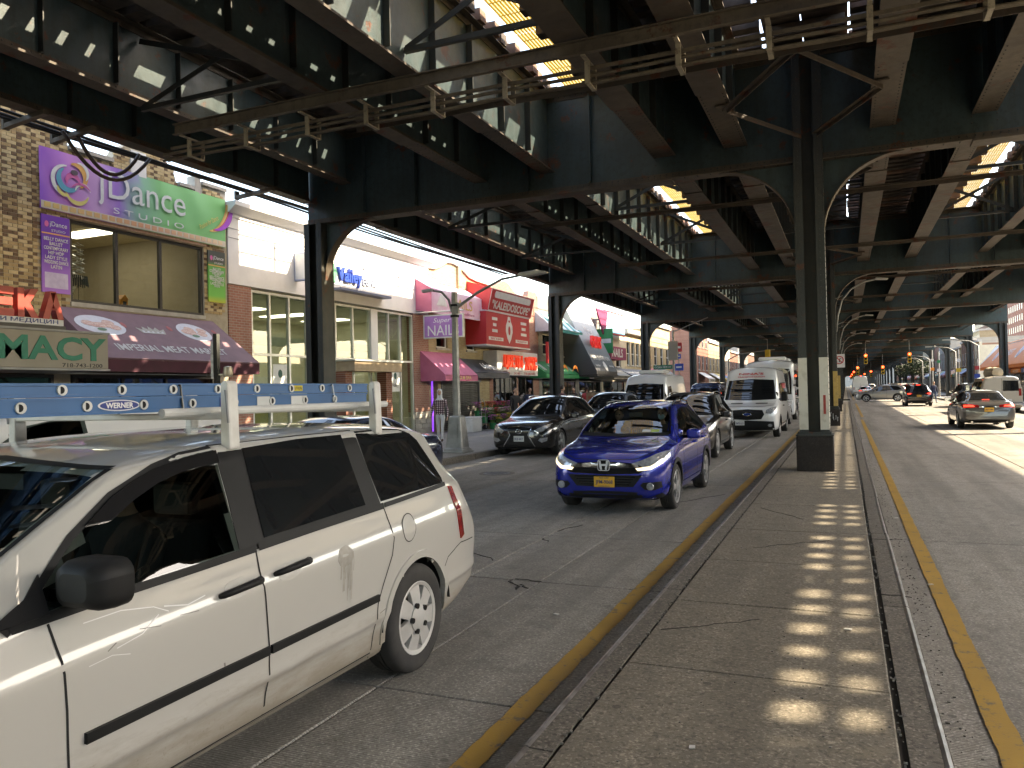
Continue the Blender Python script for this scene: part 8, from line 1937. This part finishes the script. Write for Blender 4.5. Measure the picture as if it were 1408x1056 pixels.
b = MB(); b.tube([(-0.08, 0, 3.9), (-0.18, 0, 4.25), (-0.40, 0, 4.48), (-0.7, 0, 4.54)], [0.04, 0.035, 0.03, 0.025], 8); a_ = b.obj('lamp_arm', M_galv, t, smooth=0.8)
b = MB(); b.prism([(-0.65, 4.52), (-1.0, 4.50), (-1.02, 4.58), (-0.68, 4.60)], -0.07, 0.07, 'xz'); b.obj('lamp_head', M_lampgrey, a_, bevel=0.015)
for z in (3.75, 4.05): 
    b = MB(); b.lathe([(0.10, z), (0.125, z), (0.125, z+0.06), (0.10, z+0.06)], n=12); b.obj('clamp', P_black_trim, t)
# lamps on curved arms from the middle columns
for k in (1, 2, 3, 4):
    t = thing('column_lamp', 'thin curved lamp arm reaching right from the %s middle column beyond the white footed one' % ORD[k-1], 'street lamp', (CX, B0+BY*k, 0), group='lamp arms on the middle columns')
    b = MB(); b.tube([(0.28, -0.1, 3.9), (0.34, -0.1, 4.5), (0.52, -0.1, 5.15), (0.85, -0.1, 5.55), (1.3, -0.1, 5.80), (1.75, -0.1, 5.88)], 0.032, 8); b.obj('curved_arm', M_galv, t, smooth='all')
    b = MB(); b.prism([(1.7, 5.86), (2.15, 5.82), (2.2, 5.88), (1.75, 5.95)], -0.2, 0.0, 'xz'); b.obj('lamp_head', M_lampgrey, t, bevel=0.02)
    for z in (4.15, 5.2):
        b = MB(); b.bar((0.26, -0.1, z), (0.55, -0.1, z+0.12), 0.03, 0.03); b.obj('strut', M_galv, t)
t = thing('meter_pole', 'thin black pole with a pale sticker strip standing at left kerb before awning', 'pole', (-9.6, 9.98, 0.15))
b = MB(); b.box(-0.04, 0.04, -0.035, 0.035, 0, 2.72); b.obj('post', P_gloss_black, t)
b = MB(); b.box(-0.11, -0.041, -0.02, -0.005, 1.98, 2.6); b.obj('sticker_strip', pm('sticker_pale', (0.55, 0.5, 0.42), (0.3, 0.27, 0.24), scale=14), t)
b = MB(); b.lathe([(0, 2.0), (0.075, 2.0), (0.085, 2.06), (0.07, 2.16), (0, 2.18)], (0.22, 0.02, 0), 'z', 12); b.bar((0.03, 0, 2.04), (0.22, 0.02, 2.04), 0.02, 0.02); b.obj('lamp', pm('brass', (0.3, 0.25, 0.18), rough=0.35, metal=0.6), t, smooth=True)
# signs at the cross street
t = thing('street_sign', 'pole with green street name sign and tall beige box at the left kerb', 'street sign', (-10.0, 49.5, 0.15))
b = MB(); b.cyl((0, 0, 0), (0, 0, 5.3), 0.07, 8); b.bar((0, 0, 5.2), (2.2, 0, 6.0), 0.06, 0.06); b.obj('pole', M_galv, t)
b = MB(); b.box(-1.3, -0.08, -0.02, 0.02, 2.85, 3.12); sg_ = b.obj('name_plate', pm('sign_green', (0.01, 0.16, 0.09)), t); letter('lettering', 'OCEAN VIEW AV', M_whp, (-0.7, -0.022, 2.985), (1, 0, 0), ZU, sg_, width=1.05, height=0.12)
b = MB(); b.box(-0.3, 0.3, -0.18, -0.08, 3.4, 4.6); b.obj('signal_back', M_beige, t)
t = thing('parking_sign', 'pole with red and blue parking signs beyond the green street sign', 'sign', (-10.0, 51.2, 0.15))
b = MB(); b.cyl((0, 0, 0), (0, 0, 4.6), 0.035, 8); b.obj('pole', M_galv, t)
for z, w_, h_, c_, nm in ((4.3, 0.45, 0.6, M_redp, 'red_plate'), (3.7, 0.3, 0.3, M_bl, 'blue_plate'), (3.0, 0.6, 0.45, M_bl, 'blue_plate')):
    b = MB(); b.box(-w_/2, w_/2, -0.06, -0.04, z-h_/2, z+h_/2); q_ = b.obj(nm, c_, t); b = MB(); b.box(-w_*0.3, w_*0.3, -0.063, -0.061, z-h_*0.12, z+h_*0.12); b.obj('white_mark', M_whp, q_)
t = thing('bus_lane_sign', 'white sign with red no-turn circle on the third middle column', 'sign', (CX+0.25, 50.9, 3.2))
b = MB(); b.box(-0.30, 0.30, -0.02, 0, -0.4, 0.4); b.obj('plate', M_whp, t)
b = MB(); ring = ell(0, 0.05, 0.22, 0.22, 20); b.tube([(x, -0.03, z) for x, z in ring+ring[:1]], 0.03, 6, cap=False); b.bar((-0.15, -0.03, 0.2), (0.15, -0.03, -0.1), 0.02, 0.05); b.obj('prohibition_ring', M_redp, t)
b = MB(); b.bar((0.0, -0.025, -0.08), (0.0, -0.025, 0.12), 0.01, 0.05); b.bar((0.0, -0.025, 0.12), (0.1, -0.025, 0.12), 0.01, 0.05); b.obj('arrow', M_black, t)
# traffic signals
M_sigy = pm('signal_yellow', (0.62, 0.40, 0.03), rough=0.5)
N_sig = emis('signal_red', (1.0, 0.04, 0.02), 4.0); M_sigd = pm('signal_dark', (0.02, 0.02, 0.02)); 
def signal(label, x, y, z, mast_x=None, back=False, sc=1.0, body=None):
    t = thing('traffic_signal', label, 'traffic light', (x, y, z)); f = 1 if back else -1
    b = MB(); b.box(-0.17*sc, 0.17*sc, -0.12*sc, 0.12*sc, -0.75*sc, 0.30*sc); b.obj('housing', body or M_sigy, t, bevel=0.02)
    for i, zz in enumerate((0.12, -0.22, -0.56)):
        b = MB(); b.lathe([(0, f*0.125*sc), (0.10*sc, f*0.125*sc), (0.115*sc, f*0.13*sc)], (0, 0, zz*sc), 'y', 14); b.obj('red_lamp' if i == 0 else 'dark_lamp', N_sig if (i == 0 and not back) else M_sigd, t)
        b = MB(); b.lathe([(0.12*sc, f*0.12*sc), (0.13*sc, f*0.28*sc)], (0, 0, zz*sc), 'y', 14); b.obj('visor', body or M_sigy, t)
    b = MB(); b.cyl((0, 0, 0.3*sc), (0, 0, 6.12-z), 0.03, 6); b.obj('hanger', M_galv, t)
    return t
k = 0
for y, xs in ((89.5, (1.97, 6.06)), (128, (1.68, 5.09)), (172, (1.56, 4.69)), (215, (1.5, 4.4)), (270, (1.5, 4.4))):
    for i, x in enumerate(xs):
        signal('red traffic light hanging under the girders, %s pair ahead, %s of the two' % (ORD[k], ('left', 'right')[i]), x, y, 4.6 if y < 100 else 4.05, sc=1.0 if y < 100 else 1.25)
    k += 1
signal('yellow traffic light seen from behind over the left lanes', -6.6, 75.8, 4.75, back=True, sc=1.3)
t = thing('signal_mast', 'grey mast arm reaching over left lanes towards the yellow traffic light', 'mast', (-10.2, 76.2, 0.15)); b = MB(); b.tube([(0, 0, 0), (0, 0, 4.2), (1.0, 0, 4.7), (4.2, 0, 5.0)], [0.1, 0.08, 0.06, 0.04], 8); b.obj('arm', M_galv, t, smooth=0.8)
# right pavement clutter
for i, (x, y, h) in enumerate(((9.6, 82.5, 4.6), (9.5, 98.0, 5.0), (9.6, 106, 5.5), (9.6, 71.5, 3.4))):
    t = thing('pole', 'pale kerbside pole with small signs on the right pavement, %s from the near end' % ORD[(1, 2, 3, 0)[i]], 'pole', (x, y, 0.15), group='kerbside poles on the right')
    b = MB(); b.cyl((0, 0, 0), (0, 0, h), 0.10, 8); b.obj('post', M_galv, t)
    b = MB(); b.box(-0.2, 0.2, -0.14, -0.11, h*0.55, h*0.55+0.35); b.obj('sign_plate', (M_sigy, M_whp, M_or7, M_bl)[i], t)
    b = MB(); b.box(-0.16, 0.16, -0.14, -0.11, h*0.75, h*0.75+0.3); b.obj('sign_plate', (M_whp, M_gr7, M_whp, M_redp)[i], t)
for i, (x, y) in enumerate(((10.2, 75), (10.0, 88), (10.2, 116), (10.0, 124))):
    t = thing('street_lamp', 'slim grey lamp post on the right pavement, %s from the near end' % ORD[i], 'street lamp', (x, y, 0.15), group='lamp posts on the right')
    b = MB(); b.tube([(0, 0, 0), (0, 0, 4.6), (-0.6, 0, 5.0), (-2.0, 0, 5.2)], [0.1, 0.08, 0.05, 0.04], 8); b.obj('post', M_galv, t, smooth=0.8); b = MB(); b.cbox((-2.3, 0, 5.18), (0.6, 0.2, 0.1)); b.obj('lamp_head', M_lampgrey, t)
# street trees far down the right pavement
M_bark = pm('bark', (0.09, 0.07, 0.055), rough=0.9); M_leaf = pm('leaf_dark_green', (0.05, 0.075, 0.03), (0.03, 0.05, 0.02), scale=3)
for i, (x, y) in enumerate(((10.4, 134), (10.6, 152), (10.3, 170), (-11, 150), (-10.8, 172))):
    t = thing('street_tree', 'small dark street tree far down the %s pavement, %s' % ('right' if x > 0 else 'left', ('nearest', 'second', 'third', 'nearer', 'further')[i]), 'tree', (x, y, 0.15))
    b = MB(); b.tube([(0, 0, 0), (0.05, 0, 2.2), (0.1, 0.1, 4)], [0.12, 0.09, 0.04], 8)
    for q in range(6):
        a = q*1.05; b.tube([(0.05, 0, 2.0+0.2*q), (0.8*math.cos(a), 0.8*math.sin(a), 3.2+0.25*q)], [0.05, 0.015], 6)
    b.obj('trunk', M_bark, t)
    b = MB()
    for q in range(700):
        v = Vector((rnd.gauss(0, 1), rnd.gauss(0, 1), rnd.gauss(0, 1))).normalized()*rnd.uniform(0.5, 1)**0.5
        p = Vector((v.x*1.6, v.y*1.6, 4.0+v.z*1.3)); s_ = rnd.uniform(0.10, 0.22); d = Vector((rnd.gauss(0, 1), rnd.gauss(0, 1), rnd.gauss(0, 1))).normalized(); e = d.orthogonal().normalized(); f = d.cross(e)
        b.add([p+e*s_, p+f*s_*0.6, p-e*s_, p-f*s_*0.6], [(0, 1, 2, 3)])
    b.obj('crown', M_leaf, t, kind='stuff', fix=False)
# flower stand, box, hand truck, mailbox, news box
t = thing('flower_stand', 'stepped stand of pink, orange and white flowers in buckets outside the shop', 'flower stand', (-15.15, 33.4, 0.15))
cols = [pm('petal_%d' % i, c, rough=0.7) for i, c in enumerate(((0.62, 0.10, 0.30), (0.75, 0.35, 0.05), (0.55, 0.16, 0.45), (0.72, 0.66, 0.55), (0.70, 0.12, 0.12), (0.75, 0.55, 0.08)))]
M_gl = pm('stem_green', (0.06, 0.16, 0.03), (0.12, 0.25, 0.05), scale=12)
for st_, (xo, zo) in enumerate(((0.75, 0.0), (0.35, 0.28), (0.0, 0.55))):
    if st_:
        b = MB(); b.box(xo-0.2, xo+0.2, -2.2, 2.3, zo-0.03, zo); b.box(xo-0.18, xo-0.14, -2.1, -2.06, 0, zo-0.03); b.box(xo-0.18, xo-0.14, 2.1, 2.14, 0, zo-0.03); b.obj('shelf', M_plank, t)
    for q in range(8):
        y = -2.0+0.56*q+rnd.uniform(-0.05, 0.05)
        b = MB(); b.lathe([(0, zo), (0.12, zo), (0.16, zo+0.28), (0.145, zo+0.28), (0.11, zo+0.02), (0, zo+0.02)], (xo, y, 0), 'z', 10); bu = b.obj('bucket', P_black_trim if q % 3 else M_gr7, t)
        st = MB(); fl = MB(); c_ = rnd.choice(cols)
        for m_ in range(26):
            a = rnd.uniform(0, 6.28); r_ = rnd.uniform(0.02, 0.2); hh = zo+rnd.uniform(0.42, 0.66); p = (xo+r_*math.cos(a), y+r_*math.sin(a), hh)
            st.tube([(xo+r_*0.4*math.cos(a), y+r_*0.4*math.sin(a), zo+0.2), p], 0.006, 4, cap=False)
            st.add([(p[0], p[1], hh-0.12), (p[0]+0.05, p[1]+0.03, hh-0.05), (p[0]+0.02, p[1]+0.08, hh-0.02)], [(0, 1, 2)])
            s_ = rnd.uniform(0.05, 0.085)
            for (dx, dy) in ((1, 0), (-1, 0), (0, 1), (0, -1)): fl.add([p, (p[0]+dx*s_-dy*s_*0.5, p[1]+dy*s_+dx*s_*0.5, p[2]+0.02), (p[0]+dx*s_*1.3, p[1]+dy*s_*1.3, p[2]-0.005), (p[0]+dx*s_+dy*s_*0.5, p[1]+dy*s_-dx*s_*0.5, p[2]+0.02)], [(0, 1, 2, 3)])
        st.obj('stems', M_gl, bu, kind='stuff', fix=False); fl.obj('blossoms', c_, bu, kind='stuff', fix=False)
t = thing('foam_box', 'white foam box on the pavement beside the hand truck', 'box', (-14.5, 29.4, 0.15)); b = MB(); b.box(-0.3, 0.3, -0.45, 0.45, 0, 0.56); b.obj('body', pm('white_foam', (0.75, 0.75, 0.73)), t, bevel=0.03); b = MB(); b.box(-0.32, 0.32, -0.47, 0.47, 0.565, 0.63); b.obj('lid', pm('white_foam', (0.75, 0.75, 0.73)), t, bevel=0.02)
t = thing('hand_truck', 'grey two wheeled hand truck standing between white box and flowers', 'hand truck', (-14.4, 30.5, 0.15), math.pi/2)
b = MB()
for x in (-0.2, 0.2): b.tube([(x, 0, 0.1), (x, 0.05, 1.15), (x*0.6, 0.12, 1.35)], 0.018, 6)
for z in (0.3, 0.6, 0.9): b.bar((-0.2, 0.02+z*0.03, z), (0.2, 0.02+z*0.03, z), 0.03, 0.03)
b.obj('frame', M_galv, t); b = MB(); b.box(-0.25, 0.25, -0.3, 0.0, 0.02, 0.035); b.obj('toe_plate', M_galv, t)
for x in (-0.26, 0.26):
    b = MB(); b.lathe([(0, -0.025), (0.09, -0.025), (0.12, -0.02), (0.12, 0.02), (0.09, 0.025), (0, 0.025)], (x, 0.08, 0.12), 'x', 14); b.obj('wheel', P_tyre, t)
t = thing('mailbox', 'dark blue street mailbox beside a cardboard news box on left pavement', 'mailbox', (-11.2, 34.0, 0.15))
b = MB(); b.box(-0.3, 0.3, -0.3, 0.3, 0.12, 0.95); pts = [(0.3*math.cos(math.radians(a)), 0.95+0.3*math.sin(math.radians(a))) for a in range(0, 181, 20)]; b.prism(pts, -0.3, 0.3, 'xz'); b.obj('body', pm('mail_blue', (0.03, 0.06, 0.16)), t)
b = MB()
for x in (-0.25, 0.25):
    for y in (-0.25, 0.25): b.box(x-0.03, x+0.03, y-0.03, y+0.03, 0, 0.12)
b.obj('legs', P_black_trim, t, kind='stuff'); b = MB(); b.box(-0.24, 0.24, -0.32, -0.301, 0.85, 1.02); b.obj('flap', pm('mail_blue2', (0.05, 0.09, 0.2)), t)
t = thing('carton_stack', 'tan cardboard cartons stacked on left pavement behind the mailbox', 'carton', (-11.0, 35.6, 0.15))
for i, z in enumerate((0, 0.52, 1.02)):
    b = MB(); b.box(-0.36+0.03*i, 0.36, -0.3, 0.3, z, z+0.5); c_ = b.obj('carton', pm('cardboard', (0.42, 0.27, 0.15), (0.36, 0.23, 0.13), scale=3), t, bevel=0.006); b = MB(); b.box(-0.05, 0.05, -0.302, -0.3005, z+0.02, z+0.48); b.obj('tape', pm('carton_tape', (0.5, 0.36, 0.22)), c_)
    if i == 2: letter('lettering', 'ROSA', M_redp, (0.0, -0.3035, z+0.27), (1, 0, 0), ZU, c_, width=0.42, height=0.14, shear=0.3)
# overhead wires on the right
for q in range(3):
    b = MB(); b.tube([(10.2+0.4*q, 60+4*i, 7.2-0.5*math.sin(math.pi*i/12)+0.25*q) for i in range(13)], 0.02, 5); tag(b.obj('overhead_wire', P_black_trim), 'black overhead wire above the right pavement, %s from the street' % ORD[q], 'wire', 'overhead wires on the right')
# ================================================================== PEOPLE
SKEL_E = [(0, 1), (1, 2), (2, 3), (3, 4), (4, 5), (2, 6), (6, 7), (7, 8), (8, 9), (2, 10), (10, 11), (11, 12), (12, 13), (0, 14), (14, 15), (15, 16), (16, 17), (0, 18), (18, 19), (19, 20), (20, 21)]
SKEL_R = [.125, .115, .125, .052, .05, .05, .065, .043, .035, .022, .065, .043, .035, .022, .085, .058, .042, .04, .085, .058, .042, .04]
def pose(walk=0.18, arms=0.1, elbow=0.05, armf=(0.0, 0.0)):
    j = [(0, 0, 0.95), (0, 0, 1.15), (0, 0.0, 1.40), (0, 0, 1.50), (0, -0.015, 1.56), (0, -0.02, 1.60)]
    for s, w in ((1, armf[0]), (-1, armf[1])): j += [(s*0.19, 0, 1.42), (s*(0.23+arms*0.3), w*0.3-0.02, 1.14), (s*(0.24+arms*0.4), w-0.06-elbow, 0.92), (s*(0.24+arms*0.4), w*1.1-0.10-elbow*1.3, 0.80)]
    for s, w in ((1, walk), (-1, -walk)): j += [(s*0.10, 0, 0.90), (s*0.11, -w*0.55-0.02, 0.50), (s*0.11, -w, 0.09), (s*0.12, -w-0.14, 0.03)]
    return j
def seated():
    j = [(0, 0, 0.20), (0, 0.03, 0.42), (0, 0.06, 0.66), (0, 0.05, 0.77), (0, 0.03, 0.82), (0, 0.02, 0.86)]
    for s in (1, -1): j += [(s*0.19, 0.05, 0.66), (s*0.24, -0.08, 0.42), (s*0.19, -0.30, 0.52), (s*0.15, -0.38, 0.55)]
    for s in (1, -1): j += [(s*0.10, -0.04, 0.18), (s*0.13, -0.42, 0.22), (s*0.13, -0.55, -0.15), (s*0.13, -0.68, -0.2)]
    return j
PEOPLE = []
def person(label, loc, rz, joints, mats, h=1.0, cat='person', head=None, hair=None, scarf=None, mask=False, cap=None, hands=True, group=None):
    """mats: (skin, top, trousers, shoes); body grown from a joint chain, then coloured by zone"""
    me = bpy.data.meshes.new('person_skeleton'); me.from_pydata(joints, SKEL_E, [])
    ob = bpy.data.objects.new('person_skeleton', me); COL.objects.link(ob)
    sk = ob.modifiers.new('skin', 'SKIN'); sk.use_smooth_shade = True
    for i, v in enumerate(me.skin_vertices[0].data): r = SKEL_R[i]; v.radius = (r*1.25 if i in (0, 1, 2) else r, r*0.85 if i in (0, 1, 2) else r); v.use_root = (i == 0)
    su = ob.modifiers.new('sub', 'SUBSURF'); su.levels = 2; su.render_levels = 2
    PEOPLE.append((ob, label, loc, rz, joints, mats, h, cat, hair, scarf, mask, cap, group))
def build_people():
    dg = bpy.context.evaluated_depsgraph_get()
    res = []
    for p in PEOPLE: res.append(bpy.data.meshes.new_from_object(p[0].evaluated_get(dg)))
    for p, me in zip(PEOPLE, res):
        ob, label, loc, rz, J, mats, h, cat, hair, scarf, mask, cap, group = p
        t = thing('person', label, cat, loc, rz, group); t.scale = (h, h, h)
        me.materials.clear()
        for m in mats: me.materials.append(m)
        sit = J[0][2] < 0.5; hz = J[0][2]
        for f in me.polygons:
            c = f.center; d = {k: (Vector(J[k])-c).length for k in (9, 13, 8, 12, 4, 5, 17, 21, 16, 20)}
            if min(d[9], d[13]) < 0.055: k = 0
            elif c.z > J[3][2]+0.005 and abs(c.x) < 0.12: k = 0
            elif min(d[17], d[21]) < 0.12: k = 3
            elif (c.z < hz-0.02 and not sit and min((Vector(J[q])-c).length for q in (7, 8, 9, 11, 12, 13)) > 0.09): k = 2
            elif sit and (c.z < hz+0.02 or (c.y < -0.15 and c.z < hz+0.12)): k = 2
            else: k = 1
            f.material_index = k; f.use_smooth = True
        link('body', me, t); bpy.data.objects.remove(ob)
        hp = Vector(J[5])+Vector((0, -0.01, 0.10))
        b = MB(); rows = []
        for i in range(13):
            v = math.pi*i/12; rz_ = math.sin(v); zz = math.cos(v)
            rows.append([(0.074*rz_*math.cos(u)*(1.0 if zz > -0.2 else 1+0.35*(zz+0.2)), (0.095*rz_*math.sin(u))*(1.0 if zz > -0.2 else 1+0.2*(zz+0.2)), 0.118*zz) for u in [2*math.pi*k/16 for k in range(17)]])
        b.grid([[(hp.x+x, hp.y+y, hp.z+z) for x, y, z in r] for r in rows])
        hd = b.obj('head', mats[0], t, smooth='all', merge=True)
        b = MB(); b.prism([(hp.y-0.088, hp.z+0.015), (hp.y-0.118, hp.z-0.025), (hp.y-0.088, hp.z-0.035)], hp.x-0.014, hp.x+0.014, 'yz'); b.obj('nose', mats[0], hd, bevel=0.004)
        b = MB()
        for s in (-1, 1): b.lathe([(0, -0.008), (0.012, -0.004), (0.014, 0.004)], (hp.x+s*0.030, hp.y-0.083, hp.z+0.012), 'y', 8)
        b.obj('eyes', P_gloss_black, hd); b = MB(); b.cbox((hp.x, hp.y-0.083, hp.z-0.058), (0.045, 0.012, 0.010)); b.obj('mouth', pm('lip', (0.35, 0.14, 0.12)), hd, bevel=0.003)
        for s in (-1, 1):
            b = MB(); b.lathe([(0, -0.008), (0.024, -0.005), (0.026, 0.006), (0, 0.008)], (hp.x+s*0.076, hp.y+0.005, hp.z-0.005), 'x', 10); b.obj('ear', mats[0], hd, smooth='all')
        def capm(r0, r1, cut, mat, name, back=1.0, front=-0.2):
            b = MB(); rows = []
            for i in range(9):
                v = math.pi*0.62*i/8; rows.append([(hp.x+r0*math.sin(v)*math.cos(u), hp.y+0.012+r1*math.sin(v)*math.sin(u)*(1.0 if math.sin(u) > 0 else 0.93 if i < 5 else 0.55), hp.z+0.01+0.125*math.cos(v)) for u in [2*math.pi*k/16 for k in range(17)]])
            b.grid(rows); b.obj(name, mat, hd, smooth='all', merge=True)
        if hair: capm(0.082, 0.102, 0, hair, 'hair')
        if cap: capm(0.085, 0.106, 0, cap, 'cap')
        if scarf:
            b = MB(); rows = []
            for i, (r0, r1, z) in enumerate(((0.02, 0.02, 0.135), (0.06, 0.075, 0.115), (0.09, 0.11, 0.05), (0.095, 0.115, -0.03), (0.09, 0.10, -0.11), (0.10, 0.10, -0.19), (0.16, 0.13, -0.26))):
                rows.append([(hp.x+r0*math.cos(u), hp.y+0.015+r1*math.sin(u)*(1.0 if math.sin(u) > -0.3 or i > 4 or i < 2 else 0.62), hp.z+z) for u in [2*math.pi*k/18 for k in range(19)]])
            b.grid(rows); b.obj('headscarf', scarf, hd, smooth='all', merge=True)
        if mask:
            b = MB(); b.lathe([(0.0, -0.02), (0.035, -0.015), (0.058, 0.01), (0.06, 0.03)], (hp.x, hp.y-0.085, hp.z-0.045), 'y', 12); b.obj('face_mask', pm('mask_blue', (0.35, 0.52, 0.58)), hd, smooth='all')
        # fingers: five short chains per hand
        for wi, hi, s in ((8, 9, 1), (12, 13, -1)):
            w = Vector(J[wi]); q = Vector(J[hi]); d = (q-w).normalized(); sd = d.cross(Vector((1, 0, 0))).normalized(); b = MB()
            for k in range(4):
                o = q+d*0.015+sd*(0.014*(k-1.5)); L_ = (0.06, 0.072, 0.068, 0.052)[k]
                b.tube([o-d*0.02, o+d*L_*0.5, o+d*L_*0.95+Vector((-s*0.018, 0, 0))], [0.009, 0.0085, 0.006], 6)
            b.tube([w.lerp(q, 0.6), w.lerp(q, 0.75)+sd*(-0.032), q+sd*(-0.038)], [0.011, 0.010, 0.007], 6); b.obj('fingers', mats[0], t, smooth='all', kind=None)
    return
SK = pm('skin', (0.48, 0.29, 0.20), (0.42, 0.25, 0.17), rough=0.6); SK2 = pm('skin_tan', (0.36, 0.21, 0.14), rough=0.6)
def plaid(name, a, b_, c):
    m, t, bs = newmat(name); co = coords(t); 
    w1 = t.nodes.new('ShaderNodeTexWave'); w1.bands_direction = 'X'; w1.inputs['Scale'].default_value = 4.2; t.links.new(co, w1.inputs[0])
    w2 = t.nodes.new('ShaderNodeTexWave'); w2.bands_direction = 'Z'; w2.inputs['Scale'].default_value = 4.2; t.links.new(co, w2.inputs[0])
    t.links.new(mix(t, ramp(t, w2.outputs['Fac'], 0.45, 0.55), mix(t, ramp(t, w1.outputs['Fac'], 0.45, 0.55), a, b_), mix(t, ramp(t, w1.outputs['Fac'], 0.45, 0.55), b_, c)), bs.inputs['Base Color']); setp(bs, rough=0.85); return m
C_plaid = plaid('plaid_coat', (0.50, 0.44, 0.44), (0.16, 0.07, 0.09), (0.03, 0.025, 0.03)); C_plaid2 = plaid('plaid_shirt', (0.30, 0.10, 0.09), (0.12, 0.05, 0.06), (0.03, 0.025, 0.04))
C_white = pm('white_cloth', (0.62, 0.62, 0.63), rough=0.85); C_jean = pm('jeans', (0.05, 0.08, 0.14), rough=0.85); C_blk = pm('black_cloth', (0.02, 0.02, 0.022), rough=0.85); C_navy = pm('navy_cloth', (0.02, 0.03, 0.07), rough=0.85); C_shoe = pm('brown_shoe', (0.10, 0.05, 0.03))
H_br = pm('dark_hair', (0.03, 0.02, 0.015), rough=0.6)
person('woman in white headscarf and plaid jacket walking on the left pavement', (-12.75, 23.5, 0.15), 0.25, pose(0.20, 0.12, 0.06), (SK, C_plaid, C_white, C_shoe), 0.98, scarf=C_white)
person('man in dark red plaid shirt standing behind the black parked car', (-10.7, 30.2, 0.15), 2.6, pose(0.05), (SK, C_plaid2, C_jean, C_blk), 1.02, hair=H_br)
person('person with dark hair whose head shows over the black parked car', (-12.3, 29.0, 0.15), 1.2, pose(0.1), (SK, C_blk, C_blk, C_blk), 1.0, hair=H_br)
person('person in navy jacket standing in the right lane beyond the black car', (6.9, 75.5, 0.0), 0.4, pose(0.12), (SK, C_navy, C_jean, C_blk), 1.02, hair=H_br)
person('person in black jacket on the right pavement at the edge of view', (10.2, 54.5, 0.15), 3.0, pose(0.12), (SK2, C_blk, C_jean, C_blk), 1.02, hair=H_br)
person('pedestrian in red top on the far right pavement', (11.5, 80, 0.15), 0.3, pose(0.15), (SK, M_redp, C_jean, C_blk), 1.0, hair=H_br)
person('pedestrian in black on the left pavement outside the green store', (-13.5, 40.0, 0.15), -0.4, pose(0.15), (SK, C_blk, C_jean, C_blk), 1.0, hair=H_br)
person('shopper in pale coat on the left pavement near the fur shop', (-13.2, 46.5, 0.15), 2.9, pose(0.16), (SK, C_white, C_jean, C_blk), 0.97, hair=H_br)
person('shopper in navy coat beside the flower stand', (-13.9, 34.6, 0.15), 0.8, pose(0.06), (SK, C_navy, C_blk, C_blk), 1.0, hair=H_br)
person('pedestrian in red top on the left pavement past the flower stand', (-12.0, 37.6, 0.15), 3.3, pose(0.18), (SK2, M_redp, C_blk, C_blk), 1.0, hair=H_br)
person('pedestrian in white shirt crossing at the far junction', (4.2, 93.0, 0.0), 1.5, pose(0.2), (SK, C_white, C_jean, C_blk), 1.0, hair=H_br)
person('pedestrian in brown coat on the right pavement under the orange awning', (11.8, 88.0, 0.15), 2.8, pose(0.12), (SK, C_shoe, C_blk, C_blk), 1.0, hair=H_br)
person('driver in dark jacket with face mask inside the blue sport utility', (-3.22+0.37, 10.82+2.2, 0.47), 0, seated(), (SK2, C_blk, C_blk, C_blk), 0.94, hair=H_br, mask=True)
person('passenger in dark clothes inside the blue sport utility', (-3.22-0.37, 10.82+2.2, 0.47), 0, seated(), (SK2, C_blk, C_blk, C_blk), 0.92, hair=H_br)
person('driver in dark clothes inside the nearest white minivan', (V0[0]+0.42, V0[1]+2.22, 0.52), 0, seated(), (SK2, C_blk, C_blk, C_blk), 0.96, hair=H_br)
person('driver in the white sport utility looking ahead beyond the ladder', (NW[0]+0.56, NW[1]+2.42, 0.72), -0.1, seated(), (SK, C_blk, C_blk, C_blk), 0.94, hair=H_br)
build_people()
import OpenImageIO as oiio, sys
import numpy as np
b=oiio.ImageBuf('/workdir/render_main.png'); a=b.get_pixels(oiio.UINT8) 
if a.dtype!=np.uint8: a=(a*255).astype(int)
k=a.shape[1]/1408
for n,(x,y) in dict(blob=(1095,980),shade=(980,980),road=(700,850),roadR=(1300,720),roadRn=(1340,900),sunroad=(1380,640),vanDoor=(250,880),vanRear=(480,700),webG1=(810,210),webD=(590,160),webB=(250,110),flE=(720,40),colL=(443,420),brick=(25,260),valL=(360,320),valR=(560,350),maroon=(300,470),honda=(850,610),side=(640,620),pier=(600,480),sky=(600,330)).items():
    x=int(x*k);y=int(y*k); print(n,a[y-3:y+4,x-3:x+4,:3].reshape(-1,3).mean(0).round())
